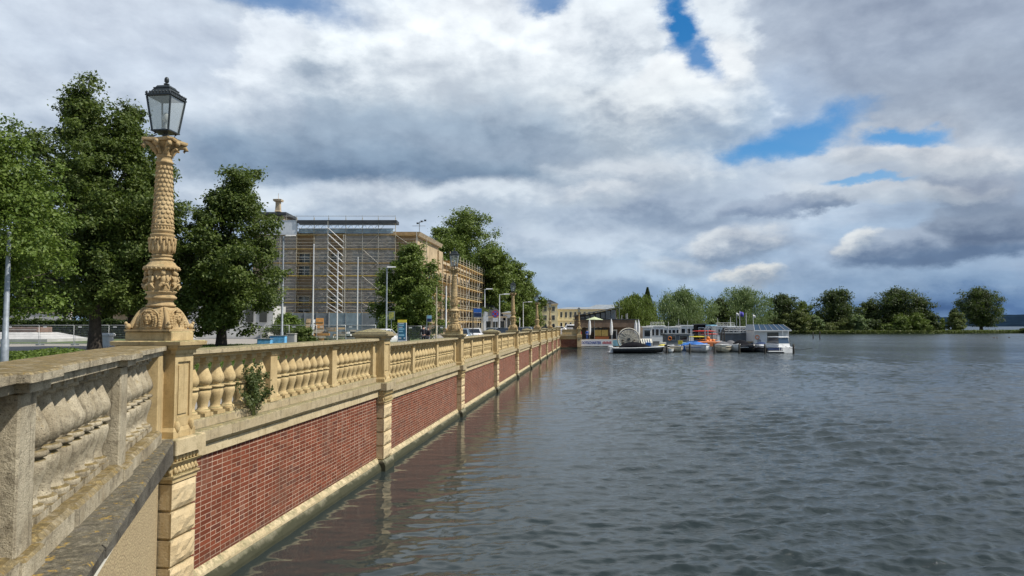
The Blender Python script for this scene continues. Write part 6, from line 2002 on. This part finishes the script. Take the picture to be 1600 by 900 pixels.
# orange inflatable bundle
b_ = MB(); 
for i in range(9): b_.ell((random.uniform(-.8, .8), random.uniform(-.2, .2), random.uniform(.3, 1.6)), (.35, .3, .35))
o = b_.build('life_jacket_bundle', M['orange']); o.location = (gpos(1107, 130)[0], 130.0, .68); tag(o, 'heap of orange-red life jackets beside the kayak rack', 'life jackets')
b_ = MB(); b_.cbox(-2.2, 2.2, -.6, .6, 0, .9, .2); o = b_.build('overturned_dinghy', M['terracotta']); o.location = (gpos(1108, 128.8)[0], 129, .684); tag(o, 'pale orange overturned dinghy on the jetty below the kayaks', 'dinghy')
# sheds and houseboats
def houseboat(name, lab, px0, px1, Y, y0, y1, z0, wallm, roofm, nwin=3, depth=3.5, rail=False, grp='floating cabins of the marina', winm='glass', roof_over=.25, sloped=False):
    X0, X1 = gpos(px0, Y)[0], gpos(px1, Y)[0]; W_ = X1 - X0
    zt_ = at(800, y0, Y).z
    t = thing(name, lab, 'houseboat', ((X0 + X1) / 2, Y, z0), 0, grp)
    h_ = zt_ - z0
    MB().cbox(-W_ / 2 - .4, W_ / 2 + .4, -.8, depth + .4, -.5, .02, .05).build('pontoon', M['hoard'], t)
    MB().box(-W_ / 2, W_ / 2, 0, depth, .022, h_ - .25).build('cabin', wallm, t)
    MB().cbox(-W_ / 2 - roof_over, W_ / 2 + roof_over, -roof_over, depth + roof_over, h_ - .248, h_, .03).build('roof', roofm, t)
    for i in range(nwin):
        x = -W_ / 2 + W_ * (i + .5) / nwin; ww = W_ / nwin * .32
        fo = MB().box(x - ww - .05, x + ww + .05, -.04, -.002, h_ * .42, h_ * .82).build('window', M['paint_white'], t)
        MB().box(x - ww, x + ww, -.06, -.042, h_ * .45, h_ * .79).build('pane', M[winm], fo)
    if rail:
        for z in (h_ + .35, h_ + .7): MB().tube([(-W_ / 2, -.1, z), (W_ / 2, -.1, z)], .03, 4).build('roof_rail', M['paint_white'], t)
        for i in range(6): MB().tube([(-W_ / 2 + W_ * i / 5, -.1, h_), (-W_ / 2 + W_ * i / 5, -.1, h_ + .7)], .03, 4).build('rail_post', M['paint_white'], t)
    return t
houseboat('houseboat', 'white houseboat with dark window nearest the restaurant', 1004, 1018, 150, 510, 530, .4, M['white'], M['paint_white'], 1)
houseboat('houseboat', 'white houseboat with roof railing, second from the restaurant', 1016, 1037, 156, 508.5, 530, .4, M['white'], M['paint_white'], 3, 3.5, True)
houseboat('houseboat', 'long white houseboat with a row of windows left of the kayak rack', 1036, 1062, 162, 510, 530, .4, M['white'], M['paint_white'], 4)
houseboat('houseboat', 'white houseboat behind the left half of the kayak rack', 1063, 1088, 168, 508, 530, .4, M['white'], M['whitesheet'], 3, 4)
houseboat('houseboat', 'white houseboat with blue-grey band right of the kayak rack', 1091, 1118, 172, 507.5, 530, .4, M['white'], M['teallight'], 4, 4)
houseboat('houseboat', 'white houseboat just left of the flagpoles', 1119, 1147, 168, 509, 530, .4, M['white'], M['whitesheet'], 4, 4, True)
houseboat('houseboat', 'black box-like cabin sticking up behind the kayaks', 1088.5, 1102, 158, 506, 530, .4, M['black'], M['darkroof'], 1, 3, winm='glass')
houseboat('wheelhouse_boat', 'dark boat cabin with pale roof deck under the flags', 1137, 1170, 150, 510, 530, .4, M['greycan'], M['paint_white'], 4, 4, False, winm='glass')
houseboat('jetty_shed', 'plain grey shed with railing in front of the flagpoles', 1131, 1167, 133, 519.5, 532, .62, M['hoard'], M['hoard'], 0, 3, True, 'floating cabins of the marina')
houseboat('jetty_shed', 'low dark grey boat shed left of the blue-covered boat', 1040, 1076, 138, 521, 535, .62, M['hoard'], M['hoard'], 2, 3)
# houseboat with solar/glass roof
hb = thing('glass_roof_houseboat', 'white floating house with dark sloped glass roof at the right end of the marina', 'houseboat', (gpos(1204, 128)[0], 128, .3), 0, 'floating cabins of the marina')
Wd = 52 / F * 128
zt2 = at(800, 507, 128).z - .3; zm2 = at(800, 516, 128).z - .3
MB().cbox(-Wd / 2 - .3, Wd / 2 + .3, -1.2, 5, -.5, .02, .05).build('pontoon', M['hoard'], hb)
MB().box(-Wd / 2, Wd / 2, 0, 4.5, .022, zm2 - .02).build('cabin', M['white'], hb)
MB().loft([[(-Wd / 2 - .2, -.6, zm2), (Wd / 2 + .4, -.6, zm2), (Wd / 2 + .4, 4.8, zm2), (-Wd / 2 - .2, 4.8, zm2)], [(-Wd / 2 + .1, .7, zt2), (Wd / 2 - .6, .7, zt2), (Wd / 2 - .6, 4.4, zt2), (-Wd / 2 + .1, 4.4, zt2)]]).build('glass_roof', M['glassblue'], hb)
for i in range(7):
    q_ = i / 6
    MB().tube([(-Wd / 2 - .2 + (Wd + .6) * q_, -.62, zm2 + .02), (-Wd / 2 + .1 + (Wd - .7) * q_, .68, zt2 + .03)], .05, 4).build('glazing_bar', M['steel'], hb)
MB().box(-Wd / 2 - .25, Wd / 2 + .45, -.68, -.60, zm2 - .16, zm2 + .02).build('gutter', M['paint_white'], hb)
MB().box(-Wd * .12, Wd * .22, -.03, -.002, .4, zm2 - .4).build('dark_opening', M['glass'], hb)
MB().lathe([(0, .36), (.03, .36)], 16).xf(Matrix.Translation((-Wd * .36, -.01, 1.3)) @ Matrix.Rotation(PI / 2, 4, 'X')).build('porthole', M['polegrey'], hb)
for x in (Wd * .28, Wd * .45): MB().box(x - .05, x + .05, -1.1, -1.0, .022, zm2 - .02).build('verandah_post', M['paint_white'], hb)
# flags
for i, (px, py, fl, lab) in enumerate([(1150.5, 488, 'signwhite', 'small flagpole with a pale pennant, leftmost of the four by the boats'), (1155.5, 486, 'flagblue', 'flagpole with a blue-violet flag among the boats'), (1165.5, 489, None, 'bare white flagpole among the boats, between the blue and the white flag'), (1176.5, 491, 'signwhite', 'flagpole with a white flag, rightmost of the four by the boats')]):
    Y = 140
    t = thing('flagpole', lab, 'flagpole', gpos(px, Y, .6), 0, 'flagpoles of the marina')
    h_ = at(800, py, Y).z - .6
    MB().tube([(0, 0, 0), (0, 0, h_)], [.075, .05], 6).build('pole', M['polewhite'] if i else M['steel'], t)
    if fl:
        w_, hh_ = (.75, .9) if fl == 'flagblue' else (.42, .55)
        vs = []; nx = 6
        for jj in range(2):
            for ii in range(nx + 1):
                q_ = ii / nx; vs.append((.05 + w_ * q_, .10 * math.sin(q_ * 7), h_ - .1 - hh_ * jj - .25 * q_ * q_))
        b_ = MB(); b_.add(vs, [(i_, i_ + 1, nx + 2 + i_, nx + 1 + i_) for i_ in range(nx)], True)
        o = b_.build('flag', M[fl], t); sd_ = o.modifiers.new('thick', 'SOLIDIFY'); sd_.thickness = .015
# white deck chairs / bent railings by the wheel
for i in range(5):
    px = 1004 + i * 3.6
    t = thing('deck_chair', 'white deck chair on the jetty between wheel and houseboats, %s' % ['leftmost', 'second from left', 'middle', 'second from right', 'rightmost'][i], 'chair', (gpos(px, 129)[0], 129, .68), .4, 'white deck chairs on the jetty')
    MB().tube([(-.2, -.3, 0), (-.2, .1, .5), (-.2, .5, 1.35)], .035, 5).tube([(.2, -.3, 0), (.2, .1, .5), (.2, .5, 1.35)], .035, 5).tube([(-.2, .35, 0), (-.2, -.25, .55)], .03, 5).tube([(.2, .35, 0), (.2, -.25, .55)], .03, 5).build('frame', M['paint_white'], t)
    MB().box(-.19, .19, -.25, .12, .44, .47).build('seat', M['creamwall'], t)
    MB().box(-.19, .19, 0, .03, 0, .9, Matrix.Translation((0, .13, .5)) @ Matrix.Rotation(-.42, 4, 'X')).build('backrest', M['creamwall'], t)
# a pair of ducks and lake side floats
for i, (px, Y) in enumerate([(1551, 245), (1556, 242), (1575, 250)]):
    b_ = MB(); b_.ell((0, 0, .10), (.26, .42, .18)); b_.ell((0, .36, .33), (.09, .11, .10)); b_.tube([(0, .28, .15), (0, .34, .3)], [.07, .05], 6); b_.ell((0, .5, .31), (.03, .07, .02)); b_.ell((0, -.42, .2), (.08, .14, .05))
    o = b_.build('duck', M['darkwood']); o.location = gpos(px, Y, 0); o.rotation_euler = (0, 0, -1.3 + i * .5); tag(o, 'dark duck swimming far out on the lake, %s' % ['leftmost of three', 'middle of three', 'apart from the other two at right'][i], 'duck', 'ducks on the lake')
for i, (px) in enumerate((1544, 1554)):
    person('small figure on the grassy spit %s' % ['just right of the lone tree', 'further right of the lone tree'][i], gpos(px, 425, .72), 1, M['darkcloth'], M['darkcloth'], 2.0)

# more small marina items
def life_ring(px, Y, z, lab):
    o = MB().torus((0, 0, 0), .34, .08, 'y', 16, 6).build('life_ring', M['orange']); o.location = (gpos(px, Y)[0], Y, z); tag(o, lab, 'life ring')
life_ring(1046, 137.8, 1.9, 'orange life ring on the low dark grey boat shed')
life_ring(1182.5, 127.8, 2.3, 'orange life ring on the white floating house wall')
rnd_ = random.Random(4)
crates = [(1012, 'blue plastic crate at the left end of the jetty', 'bluecan'), (1024, 'grey storage box near the deck chairs', 'greycan'), (1036, 'white cool box between deck chairs and grey boat shed', 'paint_white'), (1062, 'yellow crate in front of the low grey boat shed', 'yellow'), (1066, 'pale blue crate beside the yellow one', 'teallight'), (1122, 'white storage box left of the plain grey shed', 'paint_white'), (1171, 'brown timber box right of the plain grey shed', 'wood'), (1176, 'dark crate beside the white floating house', 'hoard')]
for px, lab, mt in crates:
    t = thing('storage_box', lab, 'box', (gpos(px, 129)[0], 129.0 + rnd_.uniform(-.3, .3), .684), rnd_.uniform(-.3, .3))
    w_, h_ = rnd_.uniform(.35, .6), rnd_.uniform(.5, .9)
    MB().cbox(-w_, w_, -.3, .3, 0, h_, .04).build('body', M[mt], t)
    MB().cbox(-w_ - .03, w_ + .03, -.33, .33, h_ + .002, h_ + .08, .02).build('lid', M[mt], t)
for i, (px, Y, h0, lab) in enumerate([(1018, 130, 4.4, 'slim white mast right of the deck chairs'), (1044, 140, 4.8, 'thin white mast above the low dark boat shed'), (1060, 150, 5.4, 'thin white mast at the end of the long white houseboat'), (1074, 146, 5.0, 'thin grey mast left of the kayak rack'), (1121, 150, 5.6, 'thin white mast just right of the kayak rack'), (1141, 152, 5.8, 'thin mast above the plain grey shed')]):
    t = thing('boat_mast', lab, 'mast', gpos(px, Y, .4))
    MB().tube([(0, 0, 0), (0, 0, h0)], [.06, .035], 6).build('pole', M['polewhite'], t)
    MB().tube([(-.5, 0, h0 * .8), (.5, 0, h0 * .8)], .02, 4).build('spreader', M['steel'], t)
boat('small open boat with outboard between the black speedboat and the beige boat', 1044, 116.5, PI - .2, 3.8, 1.7, .6, M['white'], M['cream'], None, 0, M['black'])
boat('white motorboat with grey canopy between the beige and the black motorboat', 1144, 121, PI + .05, 5.6, 2.4, 1.0, M['white'], M['white'], M['greycan'], .8, None, None, None, .1, .6)
boat('slim white boat left of the cabin cruiser, behind the inflatable', 1192, 123, PI + .1, 5.4, 2.1, 1.0, M['white'], M['white'], M['navy'], .5, None, M['navy'], None, .1, .6)
for i, (px, Y) in enumerate([(1066, 122), (1098, 121), (1137, 121), (1168, 121)]):
    b_ = MB(); b_.ell((0, 0, .45), (.16, .16, .3)); b_.tube([(0, 0, .7), (0, 0, 1.1)], .02, 4)
    o = b_.build('fender', M['paint_white']); o.location = gpos(px, Y, 0); tag(o, 'white fender hanging low %s' % ['left of the blue-covered boat', 'right of the blue-covered boat', 'beside the beige covered boat', 'beside the black motorboat'][i], 'fender', 'white fenders')

cz = thing('stern_gear', 'dark rear bench, ladder and steel rail at the stern of the white cabin cruiser', 'boat gear', (gpos(1211, 114.6)[0], 114.75, 0))
MB().cbox(-1.3, 1.3, -.5, .1, .18, .30, .04).build('bathing_platform', M['white'], cz)
MB().box(-1.15, 1.15, .25, .32, .45, .80).build('transom_panel', M['navy'], cz)
MB().tube([(-1.35, .4, .8), (-1.35, .3, 1.35), (1.35, .3, 1.35), (1.35, .4, .8)], .03, 5).build('rail', M['steel'], cz)
MB().tube([(.5, -.45, -.1), (.5, -.4, .9), (.8, -.4, .9), (.8, -.45, -.1)], .025, 5).build('ladder', M['steel'], cz)

def fold_into(src, boat_):
    """the stern fittings belong to the boat: hand its meshes over and drop the helper"""
    Mb = Matrix.Translation(boat_.location) @ Matrix.Rotation(boat_.rotation_euler.z, 4, 'Z')
    Ms = Matrix.Translation(src.location)
    for ch in list(src.children):
        ch.parent = boat_
        ch.matrix_parent_inverse = Matrix()
        ch.matrix_basis = Mb.inverted() @ Ms
    bpy.data.objects.remove(src)
fold_into(b2, speedboat)
fold_into(cz, cruiser)
# ------------------------------------------------------------ sky
BRI = 1.11
SUN_A, SUN_E = R(-12), R(52)
S = Vector((math.cos(SUN_E) * math.cos(SUN_A), math.cos(SUN_E) * math.sin(SUN_A), math.sin(SUN_E)))
w = bpy.data.worlds.new('World'); sc.world = w; w.use_nodes = True
nt = w.node_tree; g = N(nt); L = nt.links
bg = nt.nodes['Background']
D = g.new('ShaderNodeTexCoord').outputs['Generated']
sx3 = g.new('ShaderNodeSeparateXYZ', ins={0: D})
dx, dy, dz = sx3.outputs
az = g.math('ARCTAN2', dx, dy)
el = g.math('ARCSINE', dz)
def ae(px, py):
    p = at(px, py, 10) - CAM
    return math.atan2(p.x, p.y), math.asin(p.z / p.length)
# cloud-plane coordinates: detail shrinks towards the horizon like a real cloud deck
zc = g.math('ADD', g.math('MAXIMUM', dz, 0.0), .13)
cp = g.new('ShaderNodeCombineXYZ', ins={0: g.math('DIVIDE', dx, zc), 1: g.math('DIVIDE', dy, zc), 2: 0.0}).outputs[0]
uv = g.new('ShaderNodeCombineXYZ', ins={0: az, 1: g.math('MULTIPLY', el, 1.7), 2: 0.0}).outputs[0]
# warp of the angular coordinates
def col_noise(vec, scale, detail, rough):
    n = g.new('ShaderNodeTexNoise', ins={'Vector': vec, 'Scale': scale, 'Detail': detail, 'Roughness': rough})
    return n.outputs[1]
wv = g.vmath('SUBTRACT', col_noise(uv, 7.5, 7, .62), (.5, .5, .5))
AE = g.new('ShaderNodeCombineXYZ', ins={0: az, 1: el, 2: 0.0}).outputs[0]
def warped(a, b_=None):
    return g.vmath('ADD', AE, g.vmath('MULTIPLY', wv, (a, (b_ if b_ is not None else a * .6), 0)))
W1 = warped(.13, .075); W2 = warped(.06, .035); W3 = warped(.22, .08)
n_plane = g.noise(cp, 1.15, 8, .60, .3)
n_fine = g.noise(uv, 13, 9, .64)
n_mid = g.noise(uv, 5.0, 6, .55)
# cauliflower relief: fractal cells, compared with themselves a little nearer to the sun
pw = g.vmath('ADD', uv, g.vmath('MULTIPLY', wv, (.05, .05, 0)))
def puff(vec): return g.noise(vec, 6.0, 6, .52)
pf = puff(pw)
pf2 = puff(g.vmath('ADD', pw, (.012, .030, 0)))
relief = g.math('SUBTRACT', pf, pf2)          # > 0 where the side towards the sun falls away: lit

def px_layer(px, py, rx_, ry_, rot=0, warp=None):
    a, e = ae(px, py)
    k = math.cos(a) ** 1.0
    m_ = g.new('ShaderNodeMapping', vector_type='TEXTURE', ins={'Vector': warp if warp is not None else W1, 'Location': (a, e, 0), 'Rotation': (0, 0, R(rot)), 'Scale': (rx_ / F * k * k, ry_ / F * k, 1)})
    L_ = g.vmath('LENGTH', m_.outputs[0])
    yy = g.new('ShaderNodeSeparateXYZ', ins={0: m_.outputs[0]}).outputs[1]
    return L_, yy
def lay(c, px, py, rx_, ry_, top, bot, soft=.35, rot=0, warp=None, op=1.0, shade=.5, split=0.0):
    Ln, yy = px_layer(px, py, rx_, ry_, rot, warp)
    Ln = g.math('ADD', Ln, g.math('MULTIPLY', g.math('SUBTRACT', .5, pf), 2.0 if soft < .3 else 1.4))
    mask = g.ramp(Ln, 1 + soft, 1 - soft, 0, op)
    sh = g.ramp(g.math('ADD', yy, g.math('ADD', g.math('MULTIPLY', g.math('SUBTRACT', n_fine, .5), shade * 2.2), g.math('MULTIPLY', relief, 4.5 * shade))), -.75 + split, .65 + split)
    return g.mix(mask, c, g.mix(sh, s2l(bot), s2l(top)))
# base deck
el_n = g.math('ADD', el, g.math('MULTIPLY', g.math('SUBTRACT', n_mid, .5), .12))
base = g.mix(g.ramp(el_n, .02, .22), s2l((134, 160, 188)), s2l((180, 194, 210)))
base = g.mix(g.ramp(el_n, .20, .42), base, s2l((196, 205, 216)))
base = g.mix(g.math('MULTIPLY', g.ramp(n_plane, .40, .66, 0, .55), g.ramp(el, .04, .25, .35, 1)), base, s2l((214, 219, 225)))
base = g.mix(g.math('MULTIPLY', g.ramp(n_plane, .50, .30, 0, .6), g.ramp(el, .04, .25, .4, 1)), base, s2l((134, 152, 174)))
c = base
# right dark stratus sheet and stormy band over the island
c = lay(c, 1430, 60, 300, 150, (160, 170, 186), (142, 155, 174), .45, -6, W3, .9)
c = lay(c, 1540, 200, 210, 100, (160, 170, 184), (134, 148, 166), .5, -8, W3, .8)
c = lay(c, 1330, 250, 260, 50, (196, 201, 208), (170, 180, 192), .5, -4, W3, .7)
c = lay(c, 1440, 474, 480, 40, (126, 150, 178), (88, 118, 158), .6, 0, W3, .9)
c = lay(c, 1250, 425, 330, 22, (156, 174, 196), (128, 151, 178), .6, 3, W3, .7)
c = lay(c, 1520, 478, 260, 20, (96, 124, 160), (72, 100, 140), .6, 0, W3, .9)
# left pale area
c = lay(c, 120, 190, 260, 220, (206, 213, 222), (176, 189, 204), .5, 0, W3, .8)
c = lay(c, 190, 60, 230, 60, (198, 206, 218), (186, 197, 212), .5, 0, W3, .6)
# big central cumulus
c = lay(c, 480, 150, 150, 120, (226, 231, 236), (178, 190, 203), .14, 20, W1, .95, .5)
c = lay(c, 860, 130, 350, 185, (224, 229, 233), (150, 166, 182), .16, -4, W1, 1, .6, -.1)
c = lay(c, 760, 90, 180, 110, (236, 239, 241), (206, 213, 219), .3, 0, W1, .9, .5)
c = lay(c, 1090, 150, 120, 70, (232, 234, 235), (176, 188, 199), .16, 10, W2, 1, .6)
c = lay(c, 985, 185, 150, 60, (222, 226, 228), (168, 179, 190), .35, 0, W1, .8, .8)
c = lay(c, 620, 200, 150, 45, (170, 184, 197), (140, 158, 175), .6, 8, W3, .8)
c = lay(c, 600, 222, 300, 52, (150, 166, 183), (122, 142, 163), .5, 4, W1, .95)
c = lay(c, 620, 262, 330, 34, (136, 155, 175), (106, 128, 153), .5, -2, W1, 1)
c = lay(c, 820, 250, 180, 30, (156, 170, 186), (128, 148, 168), .55, -6, W1, .7)
# bright bank beneath it
c = lay(c, 700, 312, 330, 30, (205, 212, 219), (168, 181, 195), .5, 2, W1, .9, .8)
c = lay(c, 1000, 270, 150, 30, (206, 211, 216), (170, 182, 195), .4, -3, W1, .8, .8)
c = lay(c, 1000, 330, 170, 40, (168, 180, 195), (134, 151, 172), .4, 0, W1, .85, .8)
c = lay(c, 820, 390, 300, 40, (192, 202, 213), (160, 177, 194), .6, 0, W3, .8, .9)
c = lay(c, 900, 445, 400, 26, (172, 189, 206), (144, 166, 190), .6, 0, W3, .8)
# small cumulus near the island
c = lay(c, 1135, 388, 74, 28, (212, 216, 219), (132, 149, 170), .28, 3, W1, .95, .6)
c = lay(c, 1170, 430, 56, 13, (220, 219, 214), (160, 172, 184), .35, 2, W1, .9, .6)
c = lay(c, 1060, 418, 60, 14, (190, 198, 206), (150, 165, 182), .4, 0, W1, .7, .6)
c = lay(c, 1470, 384, 180, 34, (160, 172, 188), (100, 120, 147), .25, 4, W1, 1, .6, .15)
c = lay(c, 1345, 386, 34, 17, (214, 215, 214), (150, 163, 178), .35, 20, W1, .8, .5)
c = lay(c, 1570, 345, 120, 34, (136, 149, 167), (98, 114, 138), .28, 2, W1, 1, .6)
c = lay(c, 1296, 322, 50, 14, (136, 150, 170), (108, 125, 149), .35, 4, W1, .9)
c = lay(c, 1190, 327, 66, 12, (150, 162, 180), (120, 136, 160), .4, -3, W1, .8)
c = lay(c, 1520, 290, 90, 30, (150, 160, 176), (120, 134, 154), .4, -16, W1, .9)
c = lay(c, 1420, 245, 190, 20, (206, 208, 211), (180, 187, 195), .4, -8, W1, .8, .8)
c = lay(c, 1400, 300, 150, 16, (206, 209, 212), (180, 188, 196), .4, 0, W1, .6, .8)
c = lay(c, 940, 300, 90, 20, (212, 216, 220), (176, 187, 198), .35, 4, W1, .8, .8)
# billowing relief on every cloud
bil = g.math('ADD', g.math('MULTIPLY', relief, 1.3), g.math('ADD', g.math('MULTIPLY', g.math('SUBTRACT', n_fine, .5), .35), g.math('MULTIPLY', g.math('SUBTRACT', n_plane, .5), g.ramp(el, .08, .30, .08, .28))))
bil2 = g.math('ADD', BRI, bil)
c = g.mix(1.0, c, g.new('ShaderNodeCombineColor', ins={0: g.math('MULTIPLY', bil2, .965), 1: g.math('ADD', .05, g.math('MULTIPLY', bil2, .95)), 2: g.math('ADD', .22, g.math('MULTIPLY', bil2, .83))}).outputs[0], 'MULTIPLY')
# gaps of blue: the Nishita sky shows through
sky = g.new('ShaderNodeTexSky', sky_type='NISHITA', sun_disc=False, sun_elevation=SUN_E, sun_rotation=R(90) - SUN_A, altitude=50, air_density=1.0, dust_density=.4, ozone_density=2.0).outputs[0]
skyc = g.mix(1.0, sky, C(.10, .10, .10), 'MULTIPLY')
hs = g.new('ShaderNodeHueSaturation', ins={'Saturation': 1.45, 'Value': 1.25, 'Color': skyc}).outputs[0]
def hole(c, px, py, rx_, ry_, rot=0, soft=.55, op=1.0, warp=None):
    Ln, yy = px_layer(px, py, rx_, ry_, rot, warp or W1)
    Ln = g.math('ADD', Ln, g.math('ADD', g.math('MULTIPLY', g.math('SUBTRACT', n_fine, .5), 1.0), g.math('MULTIPLY', g.math('SUBTRACT', pf, .5), 1.6)))
    return g.mix(g.ramp(Ln, 1 + soft, 1 - soft * .9, 0, op), c, hs)
c = hole(c, 1062, 30, 30, 46, 8)
c = hole(c, 1098, 82, 26, 30, 35, .6, .9)
c = hole(c, 1240, 214, 105, 23, 12, .6, .95)
c = hole(c, 1195, 236, 60, 16, 0, .6, .8)
c = hole(c, 1410, 214, 62, 13, -6, .6, .95)
c = hole(c, 430, 6, 95, 18, -3, .8, .75)
c = hole(c, 855, 4, 50, 15, 0, .7, .8)
c = hole(c, 1345, 288, 45, 5, 6, .7, .8)
c = hole(c, 1180, 200, 110, 60, 0, .9, .22, W3)
# clearer, darker unseen sky overhead and behind the camera, shaped to cut fill light
bk = g.math('MAXIMUM', g.ramp(el, .60, 1.0), g.ramp(dy, .0, -.40))
brk = g.mix(g.ramp(n_plane, .52, .70, 0, .6), skyc, s2l((205, 210, 216)))
c = g.mix(g.math('MULTIPLY', bk, .92), c, brk)
L.new(c, bg.inputs[0]); bg.inputs[1].default_value = 1.0

sun = bpy.data.lights.new('sun', 'SUN'); sun.energy = 5.0; sun.angle = R(.53); sun.color = (1, .95, .86)
so = bpy.data.objects.new('sun', sun); COL.objects.link(so); so.rotation_euler = S.to_track_quat('Z', 'Y').to_euler()
so.location = (0, 0, 60)
cam = bpy.data.cameras.new('camera'); co = bpy.data.objects.new('camera', cam); COL.objects.link(co)
co.location = CAM; co.rotation_euler = (PI / 2 + TH, 0, 0)
cam.sensor_width = 36; cam.lens = 36 * F / 1600; cam.clip_end = 12000; cam.clip_start = .05
sc.camera = co
sc.view_settings.view_transform = 'Standard'; sc.view_settings.look = 'None'; sc.view_settings.exposure = 0; sc.view_settings.gamma = 1
sc.cycles.max_bounces = 8; sc.cycles.transparent_max_bounces = 24; sc.cycles.diffuse_bounces = 3; sc.cycles.glossy_bounces = 3
sc.cycles.use_denoising = True
sc.cycles.sample_clamp_indirect = 6
w.cycles.sampling_method = 'MANUAL'; w.cycles.sample_map_resolution = 512
